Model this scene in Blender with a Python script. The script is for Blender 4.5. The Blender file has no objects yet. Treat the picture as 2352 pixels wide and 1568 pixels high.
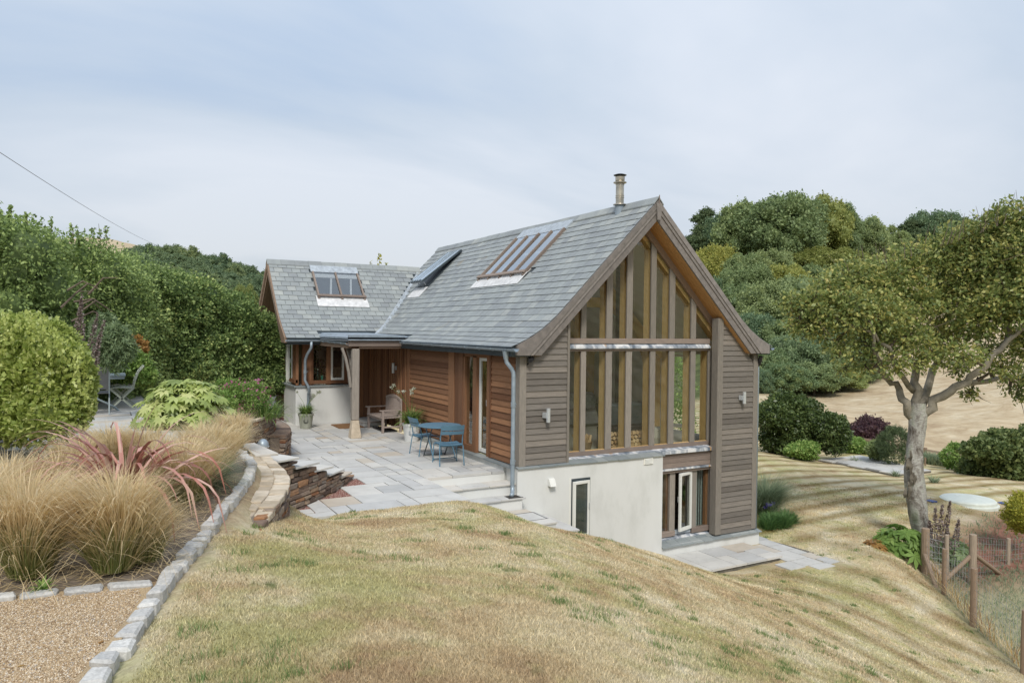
import bpy, math, random
import numpy as np
from mathutils import Vector, Matrix
random.seed(7); RNG = np.random.default_rng(7)
sc = bpy.context.scene
col = sc.collection
R = math.radians

# ------------------------------------------------------------------ camera
# world axes: X along the gable front, Y along the main ridge, Z up; origin at the near left corner of the main house
CAM = np.array([-7.209, -12.65, 2.733])
FOC, YAW, PIT, ROL = 1682.0, .50722, -.015638, .010719
_c, _s = math.cos, math.sin
AM = (np.array([[_c(ROL), 0, _s(ROL)], [0, 1, 0], [-_s(ROL), 0, _c(ROL)]])
      @ np.array([[1, 0, 0], [0, _c(PIT), _s(PIT)], [0, -_s(PIT), _c(PIT)]])
      @ np.array([[_c(YAW), -_s(YAW), 0], [_s(YAW), _c(YAW), 0], [0, 0, 1]]))
cam_d = bpy.data.cameras.new('camera'); cam = bpy.data.objects.new('camera', cam_d); col.objects.link(cam)
cam_d.sensor_width = 36; cam_d.lens = 36 * FOC / 2352; cam_d.clip_end = 3000; cam_d.clip_start = .1
m = Matrix.Identity(4)
for i in range(3):
    m[i][0] = AM[0][i]; m[i][1] = AM[2][i]; m[i][2] = -AM[1][i]; m[i][3] = CAM[i]
cam.matrix_world = m
sc.camera = cam
def ray(x, y): return AM.T @ np.array([(x - 1176) / FOC, 1, -(y - 784) / FOC])
def atd(x, y, d): return CAM + ray(x, y) * d          # point of the place seen in direction (x, y) at depth d
def atz(x, y, z):
    r = ray(x, y); return CAM + r * (z - CAM[2]) / r[2]

# ------------------------------------------------------------------ world
SUN_EL, SUN_AZ = 46, 206                                # sun high behind the camera, veiled by cloud
w = bpy.data.worlds.new('World'); sc.world = w; w.use_nodes = True
nt = w.node_tree; nt.nodes.clear()
def N(t, k, **p):
    n = t.nodes.new(k)
    for a, b in p.items(): setattr(n, a, b)
    return n
out = N(nt, 'ShaderNodeOutputWorld'); bg = N(nt, 'ShaderNodeBackground'); bg2 = N(nt, 'ShaderNodeBackground'); mx = N(nt, 'ShaderNodeMixShader')
sky = N(nt, 'ShaderNodeTexSky', sky_type='NISHITA', sun_disc=False, sun_elevation=R(SUN_EL), sun_rotation=R(SUN_AZ))
sky.air_density = 1.2; sky.dust_density = 2.5
nt.links.new(sky.outputs[0], bg.inputs[0]); bg.inputs[1].default_value = .11
tc = N(nt, 'ShaderNodeTexCoord'); sep = N(nt, 'ShaderNodeSeparateXYZ'); nt.links.new(tc.outputs['Generated'], sep.inputs[0])
dv = N(nt, 'ShaderNodeMath', operation='ADD'); dv.inputs[1].default_value = .28; nt.links.new(sep.outputs[2], dv.inputs[0])
px = N(nt, 'ShaderNodeMath', operation='DIVIDE'); py = N(nt, 'ShaderNodeMath', operation='DIVIDE')
nt.links.new(sep.outputs[0], px.inputs[0]); nt.links.new(dv.outputs[0], px.inputs[1])
nt.links.new(sep.outputs[1], py.inputs[0]); nt.links.new(dv.outputs[0], py.inputs[1])
cmb = N(nt, 'ShaderNodeCombineXYZ'); nt.links.new(px.outputs[0], cmb.inputs[0]); nt.links.new(py.outputs[0], cmb.inputs[1])
mp = N(nt, 'ShaderNodeMapping'); mp.inputs['Rotation'].default_value = (0, 0, R(-25)); mp.inputs['Scale'].default_value = (.55, 1.0, 1); mp.inputs['Location'].default_value = (.4, 2.1, 0)
nt.links.new(cmb.outputs[0], mp.inputs[0])
n1 = N(nt, 'ShaderNodeTexNoise'); n1.inputs['Scale'].default_value = .8; n1.inputs['Detail'].default_value = 6; n1.inputs['Roughness'].default_value = .5; n1.inputs['Distortion'].default_value = .5
nt.links.new(mp.outputs[0], n1.inputs['Vector'])
rp = N(nt, 'ShaderNodeValToRGB'); nt.links.new(n1.outputs[0], rp.inputs[0])
e = rp.color_ramp.elements
e[0].position = .37; e[0].color = (.45, .555, .71, 1); e[1].position = .62; e[1].color = (.75, .79, .86, 1)
q = rp.color_ramp.elements.new(.48); q.color = (.575, .65, .75, 1)
# cloud deck grows brighter towards the zenith
mr = N(nt, 'ShaderNodeMapRange'); mr.inputs[1].default_value = 0; mr.inputs[2].default_value = .85; mr.inputs[3].default_value = .80; mr.inputs[4].default_value = 1.34
nt.links.new(sep.outputs[2], mr.inputs[0])
nt.links.new(rp.outputs[0], bg2.inputs[0]); nt.links.new(mr.outputs[0], bg2.inputs[1])
mx.inputs[0].default_value = .86
nt.links.new(bg.outputs[0], mx.inputs[1]); nt.links.new(bg2.outputs[0], mx.inputs[2]); nt.links.new(mx.outputs[0], out.inputs[0])
sl = bpy.data.lights.new('sun', 'SUN'); so = bpy.data.objects.new('sun', sl); col.objects.link(so)
sl.energy = 2.1; sl.angle = R(13); sl.color = (1, .95, .87)
# nishita: rotation 0 = +Y, clockwise seen from above
sd = Vector((math.sin(R(SUN_AZ)) * math.cos(R(SUN_EL)), math.cos(R(SUN_AZ)) * math.cos(R(SUN_EL)), math.sin(R(SUN_EL))))
so.rotation_euler = sd.to_track_quat('Z', 'Y').to_euler(); so.location = (-8, -20, 30)
sc.render.engine = 'CYCLES'
sc.view_settings.view_transform = 'Standard'; sc.view_settings.look = 'None'; sc.view_settings.gamma = 1
sc.view_settings.use_curve_mapping = False; sc.view_settings.exposure = .22
sc.cycles.max_bounces = 8; sc.cycles.transparent_max_bounces = 12; sc.cycles.caustics_reflective = False; sc.cycles.caustics_refractive = False

# ------------------------------------------------------------------ helpers: tags and meshes
def tag(o, label=None, cat=None, group=None, kind=None):
    if label: o['label'] = label
    if cat: o['category'] = cat
    if group: o['group'] = group
    if kind: o['kind'] = kind
    return o
def thing(name, label, cat, loc=(0, 0, 0), rz=0, group=None):
    o = bpy.data.objects.new(name, None); col.objects.link(o); o.location = loc; o.rotation_euler = (0, 0, rz)
    o.empty_display_size = .2
    return tag(o, label, cat, group)
def copy_tree(o, parent=None):
    c = o.copy(); col.objects.link(c); c.parent = parent
    for ch in list(o.children): copy_tree(ch, c)
    return c
BOXF = [(0, 3, 2, 1), (4, 5, 6, 7), (0, 1, 5, 4), (1, 2, 6, 5), (2, 3, 7, 6), (3, 0, 4, 7)]
class MB:
    """collects pieces and links them as one mesh object"""
    def __init__(s): s.v = []; s.f = []; s.r = []; s.n = 0
    def add(s, v, f, r=None):
        r = random.random() if r is None else r
        s.v.extend(tuple(map(float, p)) for p in v); s.f.extend(tuple(i + s.n for i in q) for q in f)
        s.r.extend([r] * len(v)); s.n += len(v); return s
    def box(s, x0, x1, y0, y1, z0, z1, r=None):
        return s.add([(x0, y0, z0), (x1, y0, z0), (x1, y1, z0), (x0, y1, z0), (x0, y0, z1), (x1, y0, z1), (x1, y1, z1), (x0, y1, z1)], BOXF, r)
    def hexa(s, p, r=None): return s.add(p, BOXF, r)
    def bar(s, a, b, wd, ht, up=(0, 0, 1), r=None):
        a = Vector(a); b = Vector(b); d = (b - a).normalized(); u = Vector(up)
        if abs(d.dot(u)) > .98: u = Vector((1, 0, 0))
        sd_ = d.cross(u).normalized() * wd / 2; u = sd_.cross(d).normalized() * ht / 2
        return s.add([a - sd_ - u, a + sd_ - u, a + sd_ + u, a - sd_ + u, b - sd_ - u, b + sd_ - u, b + sd_ + u, b - sd_ + u],
                     [(0, 1, 2, 3), (7, 6, 5, 4), (0, 4, 5, 1), (1, 5, 6, 2), (2, 6, 7, 3), (3, 7, 4, 0)], r)
    def prism(s, poly, f0, f1, r=None):
        """poly: list of 2-D points; f0, f1 map a 2-D point to the two end positions"""
        n = len(poly); v = [f0(p) for p in poly] + [f1(p) for p in poly]
        return s.add(v, [tuple(range(n))[::-1], tuple(range(n, 2 * n))] + [(i, (i + 1) % n, n + (i + 1) % n, n + i) for i in range(n)], r)
    def tube(s, pts, rad, seg=8, cap=True, r=None):
        pts = [Vector(p) for p in pts]; k = len(pts)
        if not hasattr(rad, '__len__'): rad = [rad] * k
        v = []; f = []; pu = None
        for i, p in enumerate(pts):
            d = (pts[min(i + 1, k - 1)] - pts[max(i - 1, 0)]).normalized()
            if pu is None: pu = d.orthogonal().normalized()
            u = (pu - d * pu.dot(d)).normalized(); pu = u; w_ = d.cross(u)
            for j in range(seg):
                a = 2 * math.pi * j / seg; v.append(p + (u * math.cos(a) + w_ * math.sin(a)) * rad[i])
        for i in range(k - 1):
            for j in range(seg):
                f.append((i * seg + j, i * seg + (j + 1) % seg, (i + 1) * seg + (j + 1) % seg, (i + 1) * seg + j))
        if cap: f.append(tuple(range(seg))[::-1]); f.append(tuple((k - 1) * seg + j for j in range(seg)))
        return s.add(v, f, r)
    def lathe(s, c, prof, seg=20, r=None):
        v = []; f = []; k = len(prof)
        for (rr, z) in prof:
            for j in range(seg):
                a = 2 * math.pi * j / seg; v.append((c[0] + rr * math.cos(a), c[1] + rr * math.sin(a), c[2] + z))
        for i in range(k - 1):
            for j in range(seg): f.append((i * seg + j, i * seg + (j + 1) % seg, (i + 1) * seg + (j + 1) % seg, (i + 1) * seg + j))
        f.append(tuple(range(seg))[::-1]); f.append(tuple((k - 1) * seg + j for j in range(seg)))
        return s.add(v, f, r)
    def build(s, name, m, parent=None, smooth=False, bevel=0, label=None, cat=None, group=None, kind=None):
        me = bpy.data.meshes.new(name); me.from_pydata(s.v, [], s.f)
        a = me.attributes.new('rnd', 'FLOAT', 'POINT'); a.data.foreach_set('value', np.array(s.r, 'f'))
        if 'glass' in m.name:
            import bmesh
            bm = bmesh.new(); bm.from_mesh(me); bmesh.ops.recalc_face_normals(bm, faces=bm.faces); bm.to_mesh(me); bm.free()
        return link(name, me, m, parent, smooth, bevel, label, cat, group, kind)
def link(name, me, m, parent=None, smooth=False, bevel=0, label=None, cat=None, group=None, kind=None):
    me.materials.append(m)
    o = bpy.data.objects.new(name, me); col.objects.link(o)
    if parent is not None:
        root = parent
        while root.parent: root = root.parent
        me.transform(root.matrix_basis.inverted()); o.parent = parent
    elif kind != 'structure':
        co = np.empty(len(me.vertices) * 3, 'f'); me.vertices.foreach_get('co', co); co = co.reshape(-1, 3)
        c = ((co[:, 0].min() + co[:, 0].max()) / 2, (co[:, 1].min() + co[:, 1].max()) / 2, co[:, 2].min())
        me.transform(Matrix.Translation([-float(t) for t in c])); o.location = [float(t) for t in c]
    if smooth: me.shade_smooth()
    if bevel:
        b = o.modifiers.new('bevel', 'BEVEL'); b.width = bevel; b.segments = 1; b.limit_method = 'ANGLE'
    return tag(o, label, cat, group, kind)
def npmesh(name, v, f, rnd=None, m=None, parent=None, smooth=False, **k):
    me = bpy.data.meshes.new(name); v = np.asarray(v, 'f'); f = np.asarray(f, 'i'); nf, kk = f.shape
    me.vertices.add(len(v)); me.vertices.foreach_set('co', v.ravel())
    me.loops.add(nf * kk); me.loops.foreach_set('vertex_index', f.ravel())
    me.polygons.add(nf); me.polygons.foreach_set('loop_start', np.arange(nf, dtype='i') * kk)
    try: me.polygons.foreach_set('loop_total', np.full(nf, kk, 'i'))
    except Exception: pass
    me.update(calc_edges=True); me.validate()
    if rnd is not None:
        a = me.attributes.new('rnd', 'FLOAT', 'POINT'); a.data.foreach_set('value', np.asarray(rnd, 'f'))
    return link(name, me, m, parent, smooth, **k)

# ------------------------------------------------------------------ helpers: materials
def new_mat(name, rough=.8, spec=.3):
    m = bpy.data.materials.new(name); m.use_nodes = True; t = m.node_tree; b = t.nodes['Principled BSDF']
    b.inputs['Roughness'].default_value = rough; b.inputs['Specular IOR Level'].default_value = spec
    return m, t, b
def ramp(t, cols, src=None):
    r = N(t, 'ShaderNodeValToRGB'); el = r.color_ramp.elements
    while len(el) > 1: el.remove(el[-1])
    for i, (p, c) in enumerate(cols):
        x = el[0] if i == 0 else el.new(p)
        x.position = p; x.color = (*c, 1)
    if src is not None: t.links.new(src, r.inputs[0])
    return r
def noise(t, scale, detail=4, rough=.55, coord='Object', stretch=None, dist=0):
    src = N(t, 'ShaderNodeNewGeometry').outputs['Position'] if coord == 'World' else N(t, 'ShaderNodeTexCoord').outputs[coord]
    if stretch:
        mp = N(t, 'ShaderNodeMapping'); mp.inputs['Scale'].default_value = stretch; t.links.new(src, mp.inputs[0]); src = mp.outputs[0]
    n = N(t, 'ShaderNodeTexNoise'); n.inputs['Scale'].default_value = scale; n.inputs['Detail'].default_value = detail
    n.inputs['Roughness'].default_value = rough; n.inputs['Distortion'].default_value = dist; t.links.new(src, n.inputs['Vector'])
    return n.outputs[0]
def mixc(t, a, b, fac, mode='MIX'):
    x = N(t, 'ShaderNodeMix', data_type='RGBA', blend_type=mode)
    for sock, v in ((x.inputs[0], fac), (x.inputs[6], a), (x.inputs[7], b)):
        if hasattr(v, 'links'): t.links.new(v, sock)
        elif isinstance(v, (int, float)): sock.default_value = v
        else: sock.default_value = (*v, 1)
    return x.outputs[2]
def math_(t, op, a, b=None, c=None):
    x = N(t, 'ShaderNodeMath', operation=op)
    for s_, v in zip(x.inputs, (a, b, c)):
        if v is None: continue
        if hasattr(v, 'links'): t.links.new(v, s_)
        else: s_.default_value = v
    return x.outputs[0]
def attr(t, n='rnd'): return N(t, 'ShaderNodeAttribute', attribute_name=n)
def bump(t, b, h, st=.3, dist=.02):
    x = N(t, 'ShaderNodeBump'); x.inputs['Strength'].default_value = st; x.inputs['Distance'].default_value = dist
    t.links.new(h, x.inputs['Height']); t.links.new(x.outputs[0], b.inputs['Normal'])
def piece_mat(name, cols, grain, gs=6, stretch=None, rough=.8, spec=.25, bst=.25, bd=.01, gamt=.5, coord='World', detail=5, stain=None):
    """per-piece colour from the attribute rnd, multiplied by a grain noise"""
    m, t, b = new_mat(name, rough, spec)
    n = noise(t, gs, detail, .6, coord, stretch, .4)
    base = ramp(t, cols, attr(t).outputs['Fac']).outputs[0]
    g = ramp(t, [(.25, grain[0]), (.75, grain[1])], n).outputs[0]
    c = mixc(t, base, g, gamt, 'MULTIPLY')
    if stain:
        n2 = noise(t, stain[0], 3, .6, 'World'); f = ramp(t, [(stain[2], (0, 0, 0)), (stain[3], (1, 1, 1))], n2).outputs[0]
        c = mixc(t, c, stain[1], f)
    t.links.new(c, b.inputs['Base Color']); bump(t, b, n, bst, bd)
    return m
def plain(name, c, rough=.5, metal=0, var=.12, sc_=5, spec=.4):
    m, t, b = new_mat(name, rough, spec); b.inputs['Metallic'].default_value = metal
    n = noise(t, sc_, 4, .6, 'World')
    g = ramp(t, [(.3, tuple(max(0, x * (1 - var)) for x in c)), (.7, tuple(min(1, x * (1 + var)) for x in c))], n).outputs[0]
    t.links.new(g, b.inputs['Base Color']); return m

M = {}
# weathered oak / cedar (grain stretched along the board: x for the gable, z for posts)
def wood(name, cols, st, **k): return piece_mat(name, cols, ((.55, .55, .55), (1.15, 1.12, 1.1)), 9, st, .75, .2, .5, .006, .75, **k)
GREY = [(0, (.150, .134, .118)), (.35, (.182, .165, .146)), (.7, (.212, .193, .172)), (1, (.262, .232, .20))]
BROWN = [(0, (.16, .075, .04)), (.4, (.23, .118, .066)), (.75, (.29, .15, .08)), (1, (.37, .19, .10))]
M['board_grey'] = wood('weathered_boards', GREY, (.5, 6, 9))
M['post_grey'] = wood('weathered_oak_posts', [(0, (.22, .20, .172)), (.5, (.285, .258, .225)), (1, (.355, .318, .275))], (7, 7, .5))
M['beam_grey'] = wood('weathered_oak_beams', [(0, (.22, .175, .15)), (1, (.33, .27, .23))], (.5, 7, 7))
M['barge'] = wood('weathered_barge_boards', [(0, (.205, .186, .172)), (1, (.275, .252, .236))], (1, 7, 1))
M['board_brown'] = wood('brown_cedar_boards', BROWN, (9, .5, 9))
M['post_brown'] = wood('brown_cedar_posts', BROWN, (8, 8, .4))
M['beam_brown'] = wood('brown_oak_beam', [(0, (.27, .19, .14)), (1, (.36, .26, .19))], (7, .5, 7))
M['golden'] = wood('unweathered_golden_oak', [(0, (.54, .35, .15)), (.5, (.64, .43, .19)), (1, (.72, .50, .24))], (7, 7, .5))
M['soffit'] = wood('orange_soffit_boards', [(0, (.42, .21, .075)), (.5, (.54, .29, .11)), (1, (.64, .37, .16))], (1, 8, 1))
M['bench'] = wood('silvered_teak', [(0, (.36, .30, .27)), (1, (.46, .39, .35))], (6, 6, 6))
M['fencewood'] = wood('weathered_fence_wood', [(0, (.28, .2, .14)), (.6, (.36, .28, .21)), (1, (.42, .36, .29))], (7, 7, .5))
M['slate'] = piece_mat('green_grey_slate', [(0, (.235, .252, .26)), (.3, (.262, .282, .285)), (.6, (.28, .302, .302)), (.85, (.30, .322, .318)), (1, (.34, .355, .34))],
                       ((.78, .78, .8), (1.15, 1.15, 1.12)), 3, None, .55, .4, .25, .006, .8, stain=(.9, (.30, .27, .2), .66, .8))
M['slate_dark'] = piece_mat('slate_capping', [(0, (.2, .23, .24)), (1, (.32, .345, .34))], ((.8, .8, .8), (1.1, 1.1, 1.1)), 6, None, .55, .4)
M['paving'] = piece_mat('sandstone_paving', [(0, (.43, .43, .42)), (.2, (.50, .495, .48)), (.55, (.56, .55, .52)), (.85, (.59, .57, .53)), (.96, (.53, .48, .41)), (1, (.48, .40, .31))],
                        ((.80, .80, .80), (1.10, 1.10, 1.10)), 2.2, None, .8, .25, .15, .004, .8, stain=(6, (.36, .36, .345), .62, .86))
M['stone'] = piece_mat('rubble_wall_stone', [(0, (.13, .10, .085)), (.25, (.22, .16, .125)), (.45, (.30, .22, .165)), (.62, (.24, .21, .185)), (.8, (.33, .265, .2)), (.92, (.36, .2, .11)), (1, (.24, .12, .07))],
                       ((.55, .52, .5), (1.25, 1.2, 1.15)), 14, (1, 1, 2.2), .9, .15, .8, .02, .8)
M['stone_top'] = piece_mat('cream_wall_top_stone', [(0, (.42, .36, .28)), (.5, (.55, .48, .38)), (1, (.62, .56, .47))], ((.7, .66, .6), (1.15, 1.12, 1.1)), 9, None, .9, .15, .6, .015, .8)
M['mortar'] = plain('wall_mortar', (.2, .165, .13), .95, 0, .25, 18)
M['bedding'] = plain('paving_bedding', (.13, .12, .10), .95, 0, .3, 9)
M['granite'] = piece_mat('granite_setts', [(0, (.45, .445, .43)), (1, (.62, .61, .58))], ((.6, .6, .6), (1.22, 1.22, 1.22)), 45, None, .85, .25, .5, .006, .8)
M['render'] = None
m_, t_, b_ = new_mat('white_render', .9, .2)
n_ = noise(t_, 1.3, 6, .65, 'World', (1, 1, .45)); n2_ = noise(t_, 60, 3, .6, 'World')
c_ = ramp(t_, [(.3, (.55, .555, .53)), (.5, (.655, .66, .64)), (.8, (.70, .705, .69))], n_).outputs[0]
t_.links.new(c_, b_.inputs['Base Color']); bump(t_, b_, n2_, .25, .004); M['render'] = m_
# lead: grey with white patina streaks and rust marks
m_, t_, b_ = new_mat('lead_flashing', .5, .4)
n_ = noise(t_, 1.0, 5, .6, 'World', (4, 4, 1.0), .6); n2_ = noise(t_, 1.7, 2, .5, 'World', (3, 3, .2))
c_ = ramp(t_, [(.36, (.12, .15, .19)), (.5, (.35, .38, .42)), (.6, (.68, .68, .68))], n_).outputs[0]
c_ = mixc(t_, c_, (.5, .3, .12), ramp(t_, [(.64, (0, 0, 0)), (.72, (.8, .8, .8))], n2_).outputs[0])
t_.links.new(c_, b_.inputs['Base Color']); M['lead'] = m_
M['lead_white'] = plain('white_patinated_lead', (.62, .62, .62), .7, 0, .2, 7)
M['lead_grey'] = plain('grey_lead', (.36, .40, .44), .5, 0, .25, 8)
M['lead_blue'] = plain('blue_grey_lead_roll', (.25, .30, .35), .45, 0, .2, 6)
M['gutter'] = plain('galvanised_gutter', (.30, .36, .41), .42, .35, .14, 7)
M['white'] = plain('white_painted_timber', (.72, .72, .68), .45, 0, .04, 3)
M['cream'] = plain('cream_plaster', (.80, .78, .71), .9, 0, .03, 1)
M['steel'] = plain('brushed_steel', (.55, .55, .54), .3, .85, .1, 6)
M['flue'] = plain('weathered_stainless_flue', (.46, .42, .35), .32, .85, .3, 5)
M['black'] = plain('black_metal', (.02, .02, .022), .45, 0, .2, 5)
M['darkgrey'] = plain('dark_painted_metal', (.05, .065, .075), .4, .2, .2, 5)
M['alu'] = plain('aluminium_light', (.6, .63, .65), .35, .5, .06, 9)
M['blue'] = plain('blue_painted_metal', (.105, .215, .30), .42, 0, .06, 6)
M['sage'] = plain('sage_green_painted_metal', (.36, .39, .33), .45, 0, .1, 6)
M['slategrey'] = plain('grey_painted_table', (.24, .29, .31), .45, 0, .1, 6)
M['mesh_grey'] = plain('dark_grey_sling_fabric', (.10, .105, .11), .7, 0, .12, 9)
M['sofa'] = plain('grey_sofa_fabric', (.34, .34, .34), .9, 0, .12, 10)
M['cushion'] = piece_mat('printed_cushions', [(0, (.18, .18, .19)), (.5, (.42, .42, .42)), (1, (.55, .53, .5))], ((.35, .37, .42), (1.3, 1.3, 1.3)), 9, None, .9, .1, .2, .01, .8)
M['log'] = piece_mat('split_logs', [(0, (.42, .26, .13)), (.5, (.58, .40, .22)), (1, (.70, .52, .32))], ((.6, .6, .6), (1.1, 1.1, 1.1)), 12, None, .9, .1)
M['carpet'] = plain('pale_floor', (.42, .38, .32), .9, 0, .06, 4)
M['lampshade'] = plain('linen_lampshade', (.55, .52, .44), .9, 0, .05, 9)
M['wicker'] = plain('wicker', (.20, .13, .07), .8, 0, .4, 30)
M['mat'] = plain('coir_mat', (.22, .115, .05), .95, 0, .25, 60)
M['pot_sage'] = plain('sage_glazed_pot', (.32, .33, .27), .4, 0, .12, 5)
M['pot_white'] = plain('white_painted_pot', (.62, .63, .62), .45, 0, .06, 5)
M['bottle'] = plain('dark_green_glass_bottle', (.01, .02, .012), .12, 0, .1, 5, .6)
M['green_tumbler'] = plain('green_glass_tumbler', (.04, .16, .12), .2, 0, .1, 5, .6)
M['tank'] = plain('pale_green_tank_lid', (.60, .63, .57), .6, 0, .08, 4)
M['blue_plastic'] = plain('blue_plastic_cover', (.05, .08, .22), .5, 0, .1, 6)
M['wire'] = plain('galvanised_wire', (.34, .35, .35), .5, .3, .1, 6)
M['curtain'] = plain('grey_green_curtain', (.27, .33, .32), .9, 0, .2, 14)
M['rust_metal'] = plain('drain_grate', (.05, .045, .04), .7, 0, .3, 30)
# glass: see through with a clear reflection
def glass(name, tint, ior=1.5, boost=1.0):
    m = bpy.data.materials.new(name); m.use_nodes = True; t = m.node_tree; t.nodes.clear()
    o = N(t, 'ShaderNodeOutputMaterial'); mx = N(t, 'ShaderNodeMixShader'); tr = N(t, 'ShaderNodeBsdfTransparent'); gl = N(t, 'ShaderNodeBsdfGlossy')
    tr.inputs[0].default_value = (*tint, 1); gl.inputs['Roughness'].default_value = .012; gl.inputs[0].default_value = (.95, .97, .97, 1)
    fr = N(t, 'ShaderNodeFresnel'); fr.inputs[0].default_value = ior
    bf = N(t, 'ShaderNodeNewGeometry').outputs['Backfacing']
    f = math_(t, 'MULTIPLY', math_(t, 'MULTIPLY', fr.outputs[0], boost), math_(t, 'SUBTRACT', 1.0, bf))
    t.links.new(f, mx.inputs[0]); t.links.new(tr.outputs[0], mx.inputs[1]); t.links.new(gl.outputs[0], mx.inputs[2]); t.links.new(mx.outputs[0], o.inputs[0])
    return m
M['glass'] = glass('window_glass', (.93, .95, .93), 1.5, 1.9)
M['glass_roof'] = glass('rooflight_glass', (.78, .8, .82), 1.65, 2.6)
# foliage
LB = {'hill_tree_leaves': 3.0, 'blue_green_tree_leaves': 2.9, 'olive_tree_leaves': 2.3, 'dark_evergreen_leaves': 2.3, 'far_wood_leaves': 2.4, 'hedge_leaves': 2.5, 'beech_hedge_leaves': 2.2, 'beech_tree_leaves': 2.2, 'juniper_leaves': 1.8, 'fatsia_leaves': 1.3, 'fresh_green_leaves': 1.3}
def leaf(name, cols, trans=.35, rough=.55, spec=.35, gs=.9):
    cols = [(p, tuple(min(.9, x * LB.get(name, 1)) for x in c)) for p, c in cols]
    m = bpy.data.materials.new(name); m.use_nodes = True; t = m.node_tree; b = t.nodes['Principled BSDF']
    b.inputs['Roughness'].default_value = rough; b.inputs['Specular IOR Level'].default_value = spec
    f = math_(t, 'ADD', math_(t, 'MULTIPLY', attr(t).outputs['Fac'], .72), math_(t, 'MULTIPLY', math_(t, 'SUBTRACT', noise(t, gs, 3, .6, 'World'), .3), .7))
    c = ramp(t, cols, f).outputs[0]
    if 'tree' in name or 'wood' in name:      # every tree of a wood has its own tint
        c = mixc(t, c, ramp(t, [(0, (.72, .80, .78)), (.35, (.95, .95, .85)), (.7, (1.12, 1.08, .9)), (1, (1.38, 1.22, .92))], N(t, 'ShaderNodeObjectInfo').outputs['Random']).outputs[0], 1.0, 'MULTIPLY')
    t.links.new(c, b.inputs['Base Color'])
    o = t.nodes['Material Output']; tl = N(t, 'ShaderNodeBsdfTranslucent'); mx = N(t, 'ShaderNodeMixShader'); mx.inputs[0].default_value = trans
    t.links.new(c, tl.inputs[0]); t.links.new(b.outputs[0], mx.inputs[1]); t.links.new(tl.outputs[0], mx.inputs[2]); t.links.new(mx.outputs[0], o.inputs[0])
    return m
M['leaf_hill'] = leaf('hill_tree_leaves', [(0, (.048, .066, .030)), (.5, (.084, .110, .054)), (1, (.145, .170, .082))])
M['leaf_hill2'] = leaf('blue_green_tree_leaves', [(0, (.046, .068, .038)), (.5, (.076, .104, .060)), (1, (.125, .158, .088))])
M['leaf_olive'] = leaf('olive_tree_leaves', [(0, (.075, .095, .03)), (.5, (.125, .145, .05)), (1, (.2, .2, .08))])
M['leaf_dark'] = leaf('dark_evergreen_leaves', [(0, (.028, .042, .020)), (.5, (.052, .074, .034)), (1, (.098, .122, .055))])
M['leaf_laurel'] = leaf('glossy_laurel_leaves', [(0, (.035, .06, .02)), (.5, (.085, .13, .04)), (1, (.20, .26, .08))], .3, .4, .5)
M['leaf_hazel'] = leaf('fresh_bush_leaves', [(0, (.06, .095, .03)), (.5, (.14, .19, .065)), (1, (.28, .32, .12))], .35, .5)
M['leaf_far'] = leaf('far_wood_leaves', [(0, (.05, .075, .045)), (.5, (.08, .11, .062)), (1, (.125, .155, .085))])  # distance haze put into the colour: lightened, slightly bluish
M['leaf_hedge'] = leaf('hedge_leaves', [(0, (.048, .070, .026)), (.5, (.10, .138, .048)), (.8, (.17, .215, .075)), (1, (.27, .29, .11))])
M['leaf_beech'] = leaf('beech_hedge_leaves', [(0, (.032, .055, .018)), (.5, (.085, .125, .04)), (.8, (.18, .225, .08)), (1, (.36, .37, .14))])
M['leaf_lime'] = leaf('lime_green_shrub_leaves', [(0, (.16, .22, .045)), (.4, (.34, .42, .10)), (.75, (.50, .56, .17)), (1, (.62, .64, .27))], .4, .4, .5)
M['leaf_beechtree'] = leaf('beech_tree_leaves', [(0, (.045, .065, .024)), (.4, (.10, .13, .045)), (.7, (.19, .20, .075)), (.9, (.29, .26, .10)), (1, (.33, .24, .11))], .35, .45, .45, 1.6)
M['leaf_bright'] = leaf('fresh_green_leaves', [(0, (.08, .15, .03)), (.6, (.18, .28, .07)), (1, (.34, .40, .13))])
M['leaf_fatsia'] = leaf('fatsia_leaves', [(0, (.11, .16, .045)), (.5, (.33, .40, .12)), (1, (.60, .60, .29))], .35, .4, .5)
M['leaf_purple'] = leaf('purple_leaves', [(0, (.05, .025, .035)), (.6, (.10, .05, .06)), (1, (.2, .13, .11))])
M['leaf_yellow'] = leaf('golden_conifer_leaves', [(0, (.22, .26, .04)), (1, (.55, .5, .09))])
M['leaf_juniper'] = leaf('juniper_leaves', [(0, (.03, .07, .025)), (1, (.11, .19, .06))])
M['leaf_red'] = leaf('dying_orange_leaves', [(0, (.3, .12, .04)), (1, (.5, .33, .1))])
M['stipa'] = leaf('straw_grass_blades', [(0, (.44, .35, .17)), (.35, (.70, .56, .32)), (.7, (.84, .70, .46)), (1, (.9, .82, .62))], .5, .6, .3, 2)
def two_tone(name, lo, hi):
    m = M['stipa'].copy(); m.name = name; t = m.node_tree; b = t.nodes['Principled BSDF']; r = [n for n in t.nodes if n.type == 'VALTORGB'][0]
    g = ramp(t, lo, attr(t).outputs['Fac']).outputs[0]; f = ramp(t, [(.12, (0, 0, 0)), (.55, (1, 1, 1))], attr(t, 'along').outputs['Fac']).outputs[0]
    c = mixc(t, g, r.outputs[0], f); t.links.new(c, b.inputs['Base Color']); t.links.new(c, [n for n in t.nodes if n.type == 'BSDF_TRANSLUCENT'][0].inputs[0]); return m
M['feather'] = two_tone('feather_grass_blades', [(0, (.16, .20, .05)), (.5, (.30, .33, .11)), (1, (.50, .46, .22))], None)
M['stipa_green'] = leaf('green_grass_bases', [(0, (.12, .17, .05)), (.5, (.27, .30, .11)), (1, (.45, .42, .2))], .4, .6, .3, 2)
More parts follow.
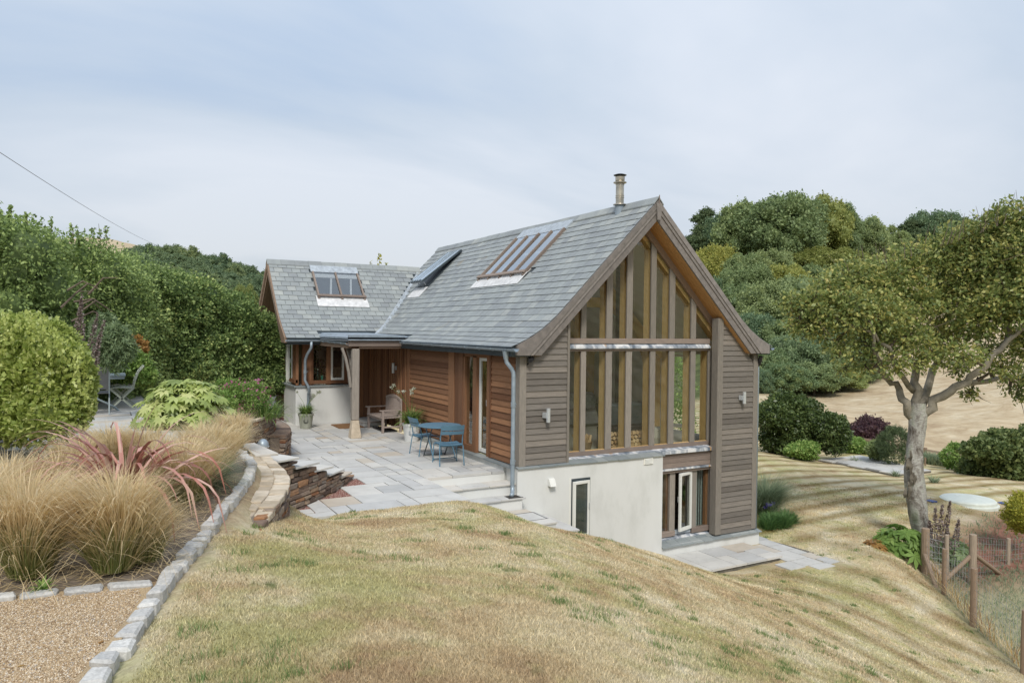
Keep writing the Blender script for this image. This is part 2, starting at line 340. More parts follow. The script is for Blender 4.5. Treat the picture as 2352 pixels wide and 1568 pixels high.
M['bluegrass'] = leaf('blue_green_grass_blades', [(0, (.12, .17, .10)), (.6, (.26, .33, .2)), (1, (.45, .48, .3))], .4)
M['phormium'] = leaf('red_flax_leaves', [(0, (.13, .09, .05)), (.3, (.34, .13, .09)), (.55, (.58, .27, .22)), (.8, (.72, .47, .38)), (1, (.78, .72, .5))], .25, .35, .5, 3)
M['agap'] = leaf('strap_leaves', [(0, (.07, .14, .03)), (.6, (.2, .31, .08)), (1, (.40, .45, .17))], .3, .4, .5)
M['flower_blue'] = leaf('blue_flowers', [(0, (.12, .10, .38)), (1, (.25, .22, .6))])
M['flower_pink'] = leaf('pink_flowers', [(0, (.35, .05, .12)), (1, (.6, .25, .45))])
M['flower_white'] = leaf('pale_flower_heads', [(0, (.4, .42, .3)), (1, (.6, .6, .5))])
M['spike'] = leaf('dry_flower_spikes', [(0, (.10, .07, .06)), (.5, (.24, .18, .16)), (1, (.5, .44, .42))])
M['twig'] = plain('twigs', (.13, .10, .075), .9, 0, .3, 8)
m_, t_, b_ = new_mat('grey_beech_bark', .85, .2)
n_ = noise(t_, 2.4, 6, .7, 'World', (1, 1, .8), .8); n2_ = noise(t_, 16, 5, .65, 'World', (1, 1, 2.6))
c_ = ramp(t_, [(.34, (.13, .11, .09)), (.44, (.32, .30, .27)), (.52, (.50, .49, .45)), (.62, (.40, .42, .34)), (.72, (.56, .55, .5))], n_).outputs[0]
c_ = mixc(t_, c_, ramp(t_, [(.3, (.5, .48, .46)), (.6, (1, 1, 1))], n2_).outputs[0], .7, 'MULTIPLY')
t_.links.new(c_, b_.inputs['Base Color']); bump(t_, b_, n2_, .8, .05); M['bark'] = m_
M['limb'] = plain('olive_brown_limb_bark', (.25, .225, .18), .9, 0, .4, 5)
M['bark_dark'] = plain('dark_bark', (.13, .115, .09), .95, 0, .35, 6)
# ------------------------------------------------------------------ terrain
def C(x, y, d): p = atd(x, y, d); return (p[0], p[1], p[2])
def Cz(x, y, z): p = atz(x, y, z); return (p[0], p[1], p[2])
CT = [(-7.2, -12.65, 1.0), (-9, -14, 1.05), (-5, -14.5, .9), (-12, -10, 1.0), (-7.2, -8.5, .98), (-8, -5, .98), (-6.4, -5.9, .95), (-5.9, -5.4, .8), (-5.5, -2, .95), (-10, 0, .98), (-8, 6, .98), (-12, 10, 1.0), (-8, 14, 1.0), (-20, 4, 1.2),
      Cz(1176, 1568, .93), Cz(700, 1568, 1.0), Cz(1600, 1568, .5), Cz(2000, 1568, -.9), Cz(2352, 1568, -2.85), Cz(1500, 1400, .05), Cz(1176, 1350, .62), Cz(1900, 1430, -1.7), Cz(700, 1300, .85), Cz(860, 1250, .5),
      (-4.87, -1.68, -.11), (-4.1, -1.65, -.115), (-3.3, -1.65, -.115), (-2.6, -1.65, -.115), (-1.95, -1.68, -.12), (-1.2, -1.65, -.38), (-.35, -1.6, -.76), (.5, -1.3, -1.05), (1.16, -1.2, -1.30), (2.58, -1.2, -1.79), (4.1, -1.35, -2.33), (1.2, -.05, -1.68), (2.6, -.05, -2.1), (-4.2, -3.2, .17), (-5.2, -3.7, .45), (-2, -4, .02), (-1.3, -3.3, -.32), (-.2, -3.0, -.74), (-1.75, -2.6, -.19),
      (6.6, -2.3, -2.44), (5, -2.2, -2.34), (7.5, .5, -2.47), (8.5, 3, -2.42), Cz(2000, 1400, -2.3), Cz(2100, 1440, -2.62), Cz(1900, 1320, -2.42), Cz(2060, 1290, -2.5),
      C(2110, 1262, 18.6), Cz(2223, 1149, -2.6), Cz(1900, 1150, -2.4), Cz(1745, 1043, -2.42), Cz(2080, 1120, -2.45), Cz(1800, 1200, -2.42), Cz(2330, 1125, -2.75),
      C(2124, 1318, 17.5), C(2235, 1438, 14.5), C(2351, 1545, 12.2), C(2300, 1330, 17.5), C(2352, 1440, 14.8), C(2290, 1230, 20.5),
      Cz(1960, 1046, -3.05), Cz(2060, 1088, -3.0), Cz(1885, 1056, -3.0), Cz(2150, 1080, -3.05), C(1850, 1046, 36), C(2200, 1080, 33), C(2300, 1095, 30), C(2180, 1052, 38), C(1960, 1010, 42),
      C(1762, 905, 60), C(2010, 868, 74), C(2200, 1000, 43), C(2352, 900, 55), C(2352, 750, 92), C(2200, 720, 100), C(2060, 592, 135), C(2352, 590, 135), C(2050, 760, 95),
      C(1800, 850, 80), C(1750, 640, 118), C(1900, 580, 130), C(1650, 590, 135), C(1750, 770, 90), C(2200, 575, 150), C(1900, 575, 220), C(1500, 640, 170), C(1500, 800, 110),
      (3, 5, -2.6), (3, 14, -1.5), (12, 8, -2.6), (20, 20, -2.9), (0, 22, .5), (6, 30, -3),
      C(0, 800, 40), C(300, 800, 45), C(600, 800, 48), C(900, 800, 60), C(0, 720, 120), C(300, 700, 140), C(600, 740, 140), C(900, 760, 140),
      C(250, 592, 300), C(420, 608, 260), C(600, 668, 240), C(760, 700, 260), C(1100, 720, 260), C(-300, 590, 300), C(250, 558, 420), C(200, 555, 420), C(330, 590, 420), C(450, 615, 420), C(580, 650, 420), C(1000, 740, 420), C(-600, 700, 90),
      (-30, -14, 3), (-22, -45, 9), (10, -48, 9), (40, -40, 6), (30, -15, -3.5), (60, 0, -3), (0, -110, 24), (80, -80, 16), (-80, -60, 18), (150, 0, 14), (180, 100, 26), (-120, 40, 14), (-200, 150, 30), (0, 400, 30), (250, 300, 30), (-250, -150, 30), (200, -200, 30), (0, -300, 40), (400, 0, 30)]
CT = np.array(CT)
def U(r2): return np.where(r2 > 1e-9, r2 * np.log(np.maximum(r2, 1e-9)) * .5, 0)
def wp(x, y):                      # compress distance so near and far control points weigh alike
    dx, dy = x - CAM[0], y - CAM[1]; r = np.hypot(dx, dy); k = np.log1p(r / 6.0) / np.maximum(r, 1e-6)
    return np.stack([dx * k, dy * k], -1)
_P = wp(CT[:, 0], CT[:, 1]); _n = len(CT)
K = U(((_P[:, None] - _P[None]) ** 2).sum(-1)) + np.eye(_n) * 2e-4
Q = np.concatenate([np.ones((_n, 1)), _P], 1)
SOL = np.linalg.solve(np.block([[K, Q], [Q.T, np.zeros((3, 3))]]), np.concatenate([CT[:, 2], np.zeros(3)]))
def tps(x, y):
    x = np.asarray(x, float); y = np.asarray(y, float); sh = x.shape; p = wp(x.ravel(), y.ravel()); z = np.empty(len(p))
    for i in range(0, len(p), 40000):
        q = p[i:i + 40000]; z[i:i + 40000] = U(((q[:, None] - _P[None]) ** 2).sum(-1)) @ SOL[:_n] + SOL[_n] + q @ SOL[_n + 1:]
    return z.reshape(sh)
def sdist(x, y, poly):             # signed distance to a polygon, negative inside
    P = np.array(poly, float); d = np.full(x.shape, 1e9); ins = np.zeros(x.shape, bool)
    for a, b in zip(P, np.roll(P, -1, 0)):
        ex, ey = b - a; wx, wy = x - a[0], y - a[1]; t = np.clip((wx * ex + wy * ey) / (ex * ex + ey * ey), 0, 1)
        d = np.minimum(d, np.hypot(wx - ex * t, wy - ey * t))
        c = ((a[1] <= y) & (b[1] > y)) | ((b[1] <= y) & (a[1] > y))
        with np.errstate(divide='ignore', invalid='ignore'): xi = a[0] + (y - a[1]) / (b[1] - a[1]) * ex
        ins ^= c & (x < xi)
    return np.where(ins, -d, d)
SETT = [(-7.55, -9.6), (-7.26, -8.62), (-7.2, -8.36), (-7.11, -8.13), (-7.05, -7.89), (-6.98, -7.66), (-6.9, -7.4), (-6.78, -6.97), (-6.6, -6.45), (-6.4, -5.85), (-6.22, -5.25), (-5.98, -4.55), (-5.72, -3.7), (-5.55, -2.9), (-5.52, -2.1), (-5.62, -1.2), (-5.75, -.6)]
PLATEAU = SETT + [(-5.8, 0.2), (-5.35, .9), (-4.9, 1.9), (-4.35, 2.9), (-4.0, 3.9), (-4.3, 6), (-4.5, 10), (-4.6, 17), (-22, 17), (-22, -15), (-8.5, -15)]
PATIO = [(-5.0, -1.46), (-1.80, -1.46), (-1.80, .35), (.2, .35), (.3, 9.3), (-2.2, 9.3), (-2.2, 15), (-4.1, 15), (-4.0, 5), (-4.1, 3.8), (-4.9, 1.6), (-5.5, .5), (-5.5, -1.0)]
FLAT = [(PLATEAU, .93, .25), (PATIO, -.3, .12), ([(-1.82, -1.35), (.35, -1.35), (.35, .3), (-1.82, .3)], -1.3, .30), ([(.12, .1), (6.6, .1), (6.6, 11.7), (4.6, 14), (-1.8, 14), (-1.8, 9.3), (.12, 9.3)], -2.95, .1),
        ([(3.6, -1.25), (6.2, -1.25), (7.9, -2.35), (5.9, -1.9), (6.8, .1), (3.6, .1)], -2.42, .3)]
LOWFAR = [tuple(atz(*p, -3.0)[:2]) for p in ((1879, 1057), (1975, 1047), (2139, 1082), (2057, 1091))]
FLAT.append((LOWFAR, -3.06, .8))
def ground(x, y):
    x = np.asarray(x, float); y = np.asarray(y, float); z = tps(x, y)
    for poly, zv, bl in FLAT:
        P = np.array(poly); near = (x > P[:, 0].min() - bl) & (x < P[:, 0].max() + bl) & (y > P[:, 1].min() - bl) & (y < P[:, 1].max() + bl)
        if not near.any(): continue
        d = sdist(x[near], y[near], poly); t = np.clip((bl - d) / bl, 0, 1); t = t * t * (3 - 2 * t)
        z[near] = z[near] * (1 - t) + zv * t
    return z
def gz(x, y): return float(ground(np.array([float(x)]), np.array([float(y)]))[0])
def hit(px_, py_, dmin=2, dmax=400):    # where the view ray of a pixel meets the ground
    d = np.geomspace(dmin, dmax, 900); r = ray(px_, py_); p = CAM[None] + d[:, None] * r[None]
    z = ground(p[:, 0], p[:, 1]); k = np.argmax(p[:, 2] < z)
    return p[k - 1] * .5 + p[k] * .5 if k else p[-1]

th0 = math.pi / 2 - YAW                      # view direction measured from +X
fine = np.arange(-R(40), R(40), R(.16)); coarse = np.linspace(R(40), 2 * math.pi - R(40), 90, endpoint=False)
TH = np.concatenate([fine, coarse]) + th0
RR = np.concatenate([[0.01, 1.0, 2.0], np.geomspace(3, 40, 245), np.geomspace(41, 900, 110)])
rr, tt = np.meshgrid(RR, TH, indexing='ij')
gx = CAM[0] + rr * np.cos(tt); gy = CAM[1] + rr * np.sin(tt)
gzv = ground(gx, gy)
# gentle unevenness of turf, rougher with distance
def uneven(gx, gy): return .012 * np.sin(gx * 3.1 + np.sin(gy * 2.3) * 1.3) * np.cos(gy * 2.7 + np.sin(gx * 1.9)) + .006 * np.sin(gx * 9.3 + gy * 4.1) * np.sin(gy * 8.7 - gx * 3.3)
un = uneven(gx, gy)
off = sdist(gx, gy, PLATEAU)
gzv = gzv + un * np.clip(off / .6, 0, 1) + np.clip((rr - 50) / 60, 0, 1) * .5 * np.sin(gx * .21 + np.sin(gy * .13) * 2) * np.sin(gy * .17)
nr, na = rr.shape
idx = np.arange(nr * na).reshape(nr, na); nx_ = np.roll(idx, -1, 1)
F = np.stack([idx[:-1], idx[1:], nx_[1:], nx_[:-1]], -1).reshape(-1, 4)
V = np.stack([gx, gy, gzv], -1).reshape(-1, 3)
X, Y = V[:, 0], V[:, 1]
def sm(d, w): return np.clip(.5 - d / w, 0, 1)
FIELD = [tuple(atd(*p)[:2]) for p in ((1700, 985, 48), (1945, 1008, 41), (2060, 1035, 38.5), (2200, 1058, 37), (2420, 1090, 36), (2900, 1000, 60), (2900, 500, 160), (2030, 560, 160), (1980, 850, 90), (1740, 890, 75))]
SOIL = [tuple(atz(*p)[:2]) for p in ((2170, 1290, -2.95), (2205, 1235, -2.9), (2265, 1190, -2.85), (2420, 1170, -2.85), (2500, 1300, -3.1), (2330, 1335, -3.1), (2200, 1345, -3.05))]
ROUGH = [tuple(atz(*p)[:2]) for p in ((2122, 1318, -3.0), (2135, 1262, -2.8), (2190, 1262, -2.9), (2240, 1300, -3.0), (2420, 1310, -3.1), (2700, 1400, -3.1), (2700, 1650, -2.9), (2358, 1552, -2.95), (2235, 1440, -3.0), (2168, 1366, -3.0))]
z_field = sm(sdist(X, Y, FIELD), 2.5) + np.clip((np.hypot(X - CAM[0], Y - CAM[1]) - 120) / 60, 0, 1); z_soil = sm(sdist(X, Y, SOIL), 1.2); z_rough = sm(sdist(X, Y, ROUGH), .5)
YARD = [(-14, -1.5), (-5.6, -1.5), (-5.6, .9), (-4.9, 1.9), (-4, 4.5), (-4.2, 9), (-6.3, 9), (-6.3, 1), (-7.7, 1.2), (-7.8, 9), (-14, 9)]
z_bed = sm(sdist(X, Y, [(-7.2, -7.2), (-6.9, -7.2), (-6.3, -5.7), (-5.9, -4.4), (-5.6, -3.2), (-5.6, 3), (-9, 3), (-14, 2), (-14, -7)]), .3)
z_patio = sm(sdist(X, Y, [(-5.3, -1.45), (-1.8, -1.45), (-1.8, .3), (.2, .3), (.2, 15), (-5.3, 15)]), .1)

def lawn_color(t):
    """parched lawn: straw with green and bleached patches, mown in stripes"""
    P = N(t, 'ShaderNodeNewGeometry').outputs['Position']
    def nz(scale, detail, st=None, dist=0):
        src = P
        if st is not None:
            mp = N(t, 'ShaderNodeMapping'); mp.inputs['Scale'].default_value = st; t.links.new(P, mp.inputs[0]); src = mp.outputs[0]
        n = N(t, 'ShaderNodeTexNoise'); n.inputs['Scale'].default_value = scale; n.inputs['Detail'].default_value = detail; n.inputs['Distortion'].default_value = dist
        n.inputs['Roughness'].default_value = .6
        t.links.new(src, n.inputs['Vector']); return n.outputs[0]
    base = ramp(t, [(.28, (.38, .27, .165)), (.42, (.50, .40, .25)), (.54, (.58, .50, .335)), (.66, (.64, .575, .43)), (.8, (.68, .63, .50))], nz(.95, 7, None, .7)).outputs[0]
    gf = ramp(t, [(.47, (0, 0, 0)), (.60, (1, 1, 1))], math_(t, 'ADD', math_(t, 'MULTIPLY', nz(.42, 3), .62), math_(t, 'MULTIPLY', nz(3.0, 4, None, .8), .38))).outputs[0]
    c = mixc(t, base, (.40, .40, .18), math_(t, 'MULTIPLY', gf, .7))
    tuft = ramp(t, [(.63, (0, 0, 0)), (.72, (1, 1, 1))], nz(2.2, 3, (1, 1, 1), .5)).outputs[0]
    c = mixc(t, c, (.12, .175, .05), math_(t, 'MULTIPLY', tuft, .75))
    s = N(t, 'ShaderNodeSeparateXYZ'); t.links.new(P, s.inputs[0])
    wob = math_(t, 'MULTIPLY', nz(.07, 1), 3.0)
    # stripes across the far lawn, and running towards the camera on the near right
    far = math_(t, 'SINE', math_(t, 'ADD', math_(t, 'MULTIPLY', math_(t, 'ADD', s.outputs[1], math_(t, 'MULTIPLY', s.outputs[0], -.03)), 6.3), wob))
    near = math_(t, 'SINE', math_(t, 'ADD', math_(t, 'MULTIPLY', math_(t, 'ADD', s.outputs[0], math_(t, 'MULTIPLY', s.outputs[1], .15)), 4.2), wob))
    mf = N(t, 'ShaderNodeMapRange'); mf.inputs[1].default_value = -1.5; mf.inputs[2].default_value = 1.0; t.links.new(s.outputs[1], mf.inputs[0])
    mn = N(t, 'ShaderNodeMapRange'); mn.inputs[1].default_value = -1.5; mn.inputs[2].default_value = 3.0; t.links.new(s.outputs[0], mn.inputs[0])
    sg = math_(t, 'ADD', math_(t, 'MULTIPLY', far, mf.outputs[0]), math_(t, 'MULTIPLY', math_(t, 'MULTIPLY', near, math_(t, 'SUBTRACT', 1.0, mf.outputs[0])), math_(t, 'MULTIPLY', mn.outputs[0], .6)))
    sg = math_(t, 'MULTIPLY', sg, ramp(t, [(.3, (.7, .7, .7)), (.6, (1, 1, 1))], nz(.5, 3)).outputs[0])
    dk = mixc(t, c, (.56, .49, .34), math_(t, 'MULTIPLY', math_(t, 'MAXIMUM', math_(t, 'MULTIPLY', sg, -1), 0), 1.0), 'MULTIPLY')
    return mixc(t, dk, (1.2, 1.17, 1.1), math_(t, 'MULTIPLY', math_(t, 'MAXIMUM', sg, 0), .9), 'MULTIPLY')
m, t, b = new_mat('ground_surface', .95, .1)
c = lawn_color(t)
c = mixc(t, c, mixc(t, (1, 1, 1), (.62, .6, .58), ramp(t, [(.35, (1, 1, 1)), (.6, (0, 0, 0))], noise(t, 26, 5, .7, 'World')).outputs[0]), .8, 'MULTIPLY')
fc = ramp(t, [(.3, (.34, .25, .165)), (.42, (.46, .365, .24)), (.52, (.54, .45, .31)), (.68, (.63, .56, .42))], noise(t, .22, 10, .72, 'World', (1, 1.6, 3), 1.2)).outputs[0]
fc = mixc(t, fc, ramp(t, [(.3, (.66, .6, .55)), (.7, (1.14, 1.12, 1.08))], noise(t, 1.2, 8, .75, 'World', (1, .45, 1))).outputs[0], .8, 'MULTIPLY')
c = mixc(t, c, fc, attr(t, 'z_field').outputs['Fac'])
c = mixc(t, c, ramp(t, [(.35, (.06, .075, .03)), (.6, (.13, .15, .06)), (.75, (.22, .21, .10))], noise(t, .9, 6, .7, 'World')).outputs[0], attr(t, 'z_wood').outputs['Fac'])
c = mixc(t, c, ramp(t, [(.3, (.20, .13, .08)), (.6, (.34, .24, .16))], noise(t, 9, 5, .7, 'World')).outputs[0], attr(t, 'z_bed').outputs['Fac'])
c = mixc(t, c, ramp(t, [(.3, (.30, .27, .15)), (.55, (.40, .36, .23)), (.7, (.20, .24, .11))], noise(t, 2.2, 6, .7, 'World')).outputs[0], attr(t, 'z_rough').outputs['Fac'])
c = mixc(t, c, ramp(t, [(.35, (.17, .075, .05)), (.6, (.27, .14, .10)), (.75, (.38, .26, .19))], noise(t, 5, 6, .7, 'World')).outputs[0], attr(t, 'z_soil').outputs['Fac'])
c = mixc(t, c, ramp(t, [(.35, (.22, .09, .07)), (.5, (.34, .17, .13)), (.65, (.45, .30, .25))], noise(t, 45, 3, .7, 'World')).outputs[0], attr(t, 'z_patio').outputs['Fac'])
t.links.new(c, b.inputs['Base Color']); bump(t, b, noise(t, 40, 4, .7, 'World'), .6, .03)
M['ground'] = m
g = npmesh('ground', V, F, None, M['ground'], None, True, kind='structure')
WOODS = [tuple(atd(*p)[:2]) for p in ((1300, 800, 60), (1745, 880, 62), (1985, 850, 72), (2040, 640, 98), (2060, 600, 118), (2400, 590, 128), (2600, 590, 240), (1300, 600, 240))]
WOODL = [tuple(atd(*p)[:2]) for p in ((285, 700, 100), (1100, 700, 100), (1200, 600, 290), (700, 600, 290), (300, 580, 290), (262, 600, 240))]
z_wood = np.maximum(sm(sdist(X, Y, WOODS), 5), sm(sdist(X, Y, WOODL), 6))
for nme, arr in (('z_wood', z_wood), ('z_field', z_field), ('z_soil', z_soil), ('z_rough', z_rough), ('z_bed', z_bed), ('z_patio', z_patio)):
    a = g.data.attributes.new(nme, 'FLOAT', 'POINT'); a.data.foreach_set('value', np.clip(arr, 0, 1).astype('f'))
bpy.data.objects['ground'].data.materials[0] = M['ground']

# red gravel strip beside the patio and pebbles: real little stones, one object each
def pebbles(name, poly, n, size, m, zf, label, cat):
    P = np.array(poly); pts = RNG.uniform(P.min(0), P.max(0), (n * 3, 2)); pts = pts[sdist(pts[:, 0], pts[:, 1], poly) < 0][:n]
    k = len(pts); s = RNG.uniform(.5, 1.2, (k, 1)) * size; z = zf(pts[:, 0], pts[:, 1])
    o = np.array([[1, 0, 0], [0, 1, 0], [-1, 0, 0], [0, -1, 0], [0, 0, .8], [0, 0, -.5]]); a = RNG.uniform(0, 6.28, k); ca, sa = np.cos(a), np.sin(a)
    v = np.repeat(o[None], k, 0) * s[:, None] * RNG.uniform(.6, 1.2, (k, 1, 3))
    v = np.stack([v[..., 0] * ca[:, None] - v[..., 1] * sa[:, None] + pts[:, 0:1], v[..., 0] * sa[:, None] + v[..., 1] * ca[:, None] + pts[:, 1:2], v[..., 2] + z[:, None] + size * .3], -1)
    f = np.array([[0, 1, 4], [1, 2, 4], [2, 3, 4], [3, 0, 4], [1, 0, 5], [2, 1, 5], [3, 2, 5], [0, 3, 5]])
    F_ = (f[None] + (np.arange(k) * 6)[:, None, None]).reshape(-1, 3)
    return npmesh(name, v.reshape(-1, 3), F_, np.repeat(RNG.random(k), 6), m, None, size > .02, kind='stuff', label=label, cat=cat)
M['red_gravel'] = piece_mat('red_gravel', [(0, (.17, .06, .05)), (.5, (.32, .15, .12)), (1, (.5, .36, .31))], ((.8, .8, .8), (1.1, 1.1, 1.1)), 20)
M['pebble'] = piece_mat('river_pebbles', [(0, (.36, .31, .26)), (.5, (.52, .48, .43)), (1, (.68, .65, .6))], ((.8, .8, .8), (1.1, 1.1, 1.1)), 20)

# lawn blades: short single triangles, straw coloured like the turf under them
m, t, b = new_mat('lawn_blades', .8, .2)
c = mixc(t, lawn_color(t), ramp(t, [(0, (.55, .54, .5)), (.5, (.98, .98, .98)), (.9, (1.3, 1.27, 1.22)), (1, (1.6, 1.58, 1.5))], attr(t).outputs['Fac']).outputs[0], 1.0, 'MULTIPLY')
t.links.new(c, b.inputs['Base Color']); M['lawn_blades'] = m
NB = 900000
r_ = np.exp(RNG.uniform(math.log(3.2), math.log(27), NB)) ; a_ = th0 + RNG.uniform(-R(37), R(37), NB)
bx, by = CAM[0] + r_ * np.cos(a_), CAM[1] + r_ * np.sin(a_)
ok = (sdist(bx, by, PLATEAU) > .14 - .08 * RNG.random(NB) ** 3 + .10 * np.sin(by * 5) * np.sin(bx * 7)) & (sdist(bx, by, PATIO) > .04) & (sdist(bx, by, [(-1.85, -1.52), (6.78, -1.52), (6.78, 12), (-1.85, 12)]) > 0) & (sdist(bx, by, [(3.6, -1.27), (6.2, -1.27), (7.9, -2.4), (5.9, -1.95), (6.75, .1)]) > .02) & (sdist(bx, by, SOIL) > .3) & (sdist(bx, by, ROUGH) > .1)
wallish = (sdist(bx, by, [(-6.3, -5.6), (-6.02, -5.72), (-5.8, -5.08), (-5.56, -4.52), (-5.3, -3.8), (-5.15, -3), (-5.1, -1.5), (-5.7, -1.5)]) > .02)
ok &= wallish
# strip of turf between the steps and the white wall
bx, by, r_ = bx[ok], by[ok], r_[ok]
ex = RNG.uniform(.45, 3.6, 14000); ey = RNG.uniform(-1.52, -.1, 14000)
bx = np.concatenate([bx, ex]); by = np.concatenate([by, ey]); r_ = np.concatenate([r_, np.full(14000, 14.)])
bz = ground(bx, by) + uneven(bx, by) * np.clip(sdist(bx, by, PLATEAU) / .6, 0, 1); k = len(bx)
h = RNG.uniform(.010, .024, k) * (1 + r_ / 50); wd = .0013 + r_ * .00036
an = RNG.uniform(0, 6.28, k); ln = RNG.uniform(0, 1.3, k) * h; la = RNG.uniform(0, 6.28, k)
v = np.empty((k, 3, 3)); dx, dy = np.cos(an) * wd, np.sin(an) * wd
v[:, 0] = np.stack([bx - dx, by - dy, bz - .004], -1); v[:, 1] = np.stack([bx + dx, by + dy, bz - .004], -1)
v[:, 2] = np.stack([bx + np.cos(la) * ln, by + np.sin(la) * ln, bz + h], -1)
o = npmesh('lawn_grass', v.reshape(-1, 3), np.arange(k * 3).reshape(-1, 3), np.repeat(RNG.random(k), 3), M['lawn_blades'], None, False, kind='stuff', label='short parched straw coloured lawn grass sloping down from the camera', cat='grass')

# scattered taller green tufts in the turf
nt_ = 520; rt = np.exp(RNG.uniform(math.log(3.6), math.log(20), nt_)); at_ = th0 + RNG.uniform(-R(34), R(36), nt_); tx_, ty_ = CAM[0] + rt * np.cos(at_), CAM[1] + rt * np.sin(at_)
cl = (np.sin(tx_ * 1.7 + 1) + np.sin(ty_ * 1.3 + tx_ * .6)) > -.35; tx_, ty_, rt = tx_[cl], ty_[cl], rt[cl]
per = 46; bx = np.repeat(tx_, per) + RNG.normal(0, 1, len(tx_) * per) * np.repeat(RNG.uniform(.03, .11, len(tx_)), per); by = np.repeat(ty_, per) + RNG.normal(0, 1, len(tx_) * per) * np.repeat(RNG.uniform(.02, .05, len(tx_)), per); r_ = np.repeat(rt, per)
ok = (sdist(bx, by, PLATEAU) > .25) & (sdist(bx, by, PATIO) > .05) & (sdist(bx, by, [(-1.85, -1.52), (6.78, -1.52), (6.78, 12), (-1.85, 12)]) > 0) & (sdist(bx, by, [(3.6, -1.27), (6.2, -1.27), (7.9, -2.4), (5.9, -1.95), (6.75, .1)]) > .02) & (sdist(bx, by, ROUGH) > .1)
bx, by, r_ = bx[ok], by[ok], r_[ok]; bz = ground(bx, by) + uneven(bx, by); k = len(bx); h = RNG.uniform(.03, .065, k); wd = .0018 + r_ * .0004; an = RNG.uniform(0, 6.28, k); la = RNG.uniform(0, 6.28, k); ln = RNG.uniform(.1, .8, k) * h
v = np.empty((k, 3, 3)); dx, dy = np.cos(an) * wd, np.sin(an) * wd
v[:, 0] = np.stack([bx - dx, by - dy, bz - .004], -1); v[:, 1] = np.stack([bx + dx, by + dy, bz - .004], -1); v[:, 2] = np.stack([bx + np.cos(la) * ln, by + np.sin(la) * ln, bz + h], -1)
M['tuft'] = leaf('green_tuft_blades', [(0, (.10, .16, .05)), (.6, (.20, .28, .10)), (1, (.36, .38, .18))], .2)
npmesh('green_grass_tufts', v.reshape(-1, 3), np.arange(k * 3).reshape(-1, 3), np.repeat(RNG.random(k), 3), M['tuft'], None, False, kind='stuff', label='darker green grass tufts dotted over the parched front lawn', cat='grass')
# loose stones of the drive surface
M['drive_stone'] = piece_mat('drive_stones', [(0, (.22, .15, .09)), (.3, (.42, .30, .18)), (.65, (.58, .45, .29)), (.9, (.72, .63, .5)), (1, (.3, .28, .27))], ((.85, .85, .85), (1.1, 1.1, 1.1)), 20)
pebbles('drive_gravel', [(-8.6, -7.06), (-7.75, -7.04), (-7.02, -7.18), (-7.0, -7.4), (-7.14, -7.89), (-7.3, -8.36), (-7.37, -8.62), (-7.6, -9.2), (-9.0, -9.2)], 60000, .0062, M['drive_stone'], lambda x, y: np.full(len(x), .984), 'small golden stones bedded in the surface of the drive', 'gravel')
# ------------------------------------------------------------------ house
H = thing('house', 'timber framed house with slate roofs, weathered cladding and a glazed gable over white rendered walls', 'house')
CX = 3.325
# --- rendered base and walls
mb = MB()
mb.box(-.063, 3.66, -.07, .05, -3.0, -.012); mb.build('rendered_wall', M['render'], H)
mb = MB(); mb.box(3.66, 6.73, -.06, .1, -3.0, -2.07); mb.box(6.5, 6.73, .1, 11.8, -3.0, -2.07); mb.build('rendered_plinth', M['render'], H)
mb = MB(); mb.box(-.06, .06, .05, 6.0, -1.2, -.035); mb.build('side_plinth', M['render'], H)
# slate cappings as separate tiles
def capping(x0, x1, yf, yb, zf, zb, step=.3, th=.022):
    x = x0
    while x < x1 - .01:
        e_ = min(x + step * random.uniform(.85, 1.2), x1); dz = random.uniform(-.003, .003); g_ = .004; a, b = x + g_, e_ - g_
        yy = yf + random.uniform(-.006, .006)
        MB().hexa([(a, yy, zf - th + dz), (b, yy, zf - th + dz), (b, yb, zb - th), (a, yb, zb - th), (a, yy, zf + dz), (b, yy, zf + dz), (b, yb, zb), (a, yb, zb)]).build('capping_slate', M['slate_dark'], H)
        x = e_
capping(-.075, 1.18, -.105, .02, -.005, .015, .5)
capping(1.18, 3.70, -.11, .14, -.008, .028)
capping(3.66, 6.76, -.125, .04, -2.085, -2.05)
capping(3.66, 5.30, .02, .17, -2.06, -2.02)
mb = MB(); mb.hexa([(1.18, .14, .01), (3.66, .14, .01), (3.66, .30, .03), (1.18, .30, .03), (1.18, .14, .034), (3.66, .14, .034), (3.66, .30, .062), (1.18, .30, .062)])
mb.build('lead_flashing', M['lead'], H)
mb = MB(); mb.hexa([(3.63, .10, .0), (5.31, .10, .0), (5.31, .30, .04), (3.63, .30, .04), (3.63, .10, .03), (5.31, .10, .03), (5.31, .30, .068), (3.63, .30, .068)])
mb.box(3.68, 5.30, .088, .10, -.045, .03); mb.build('lead_flashing', M['lead'], H)
mb = MB(); mb.hexa([(3.66, .16, -2.03), (5.31, .16, -2.03), (5.31, .34, -1.98), (3.66, .34, -1.98), (3.66, .16, -2.012), (5.31, .16, -2.012), (5.31, .34, -1.955), (3.66, .34, -1.955)])
mb.build('lead_flashing', M['lead'], H)
# slate ledge along the side wall: tiles on the plinth
y = .02
while y < 5.95:
    e_ = min(y + random.uniform(.4, .65), 5.97)
    MB().box(-.15, .06, y + .004, e_ - .004, -.03 + random.uniform(-.003, .003), -.002).build('capping_slate', M['slate_dark'], H); y = e_
mb = MB(); mb.box(-.11, -.06, .43, 5.95, -1.0, -.032); mb.build('side_plinth_kerb', M['render'], H)
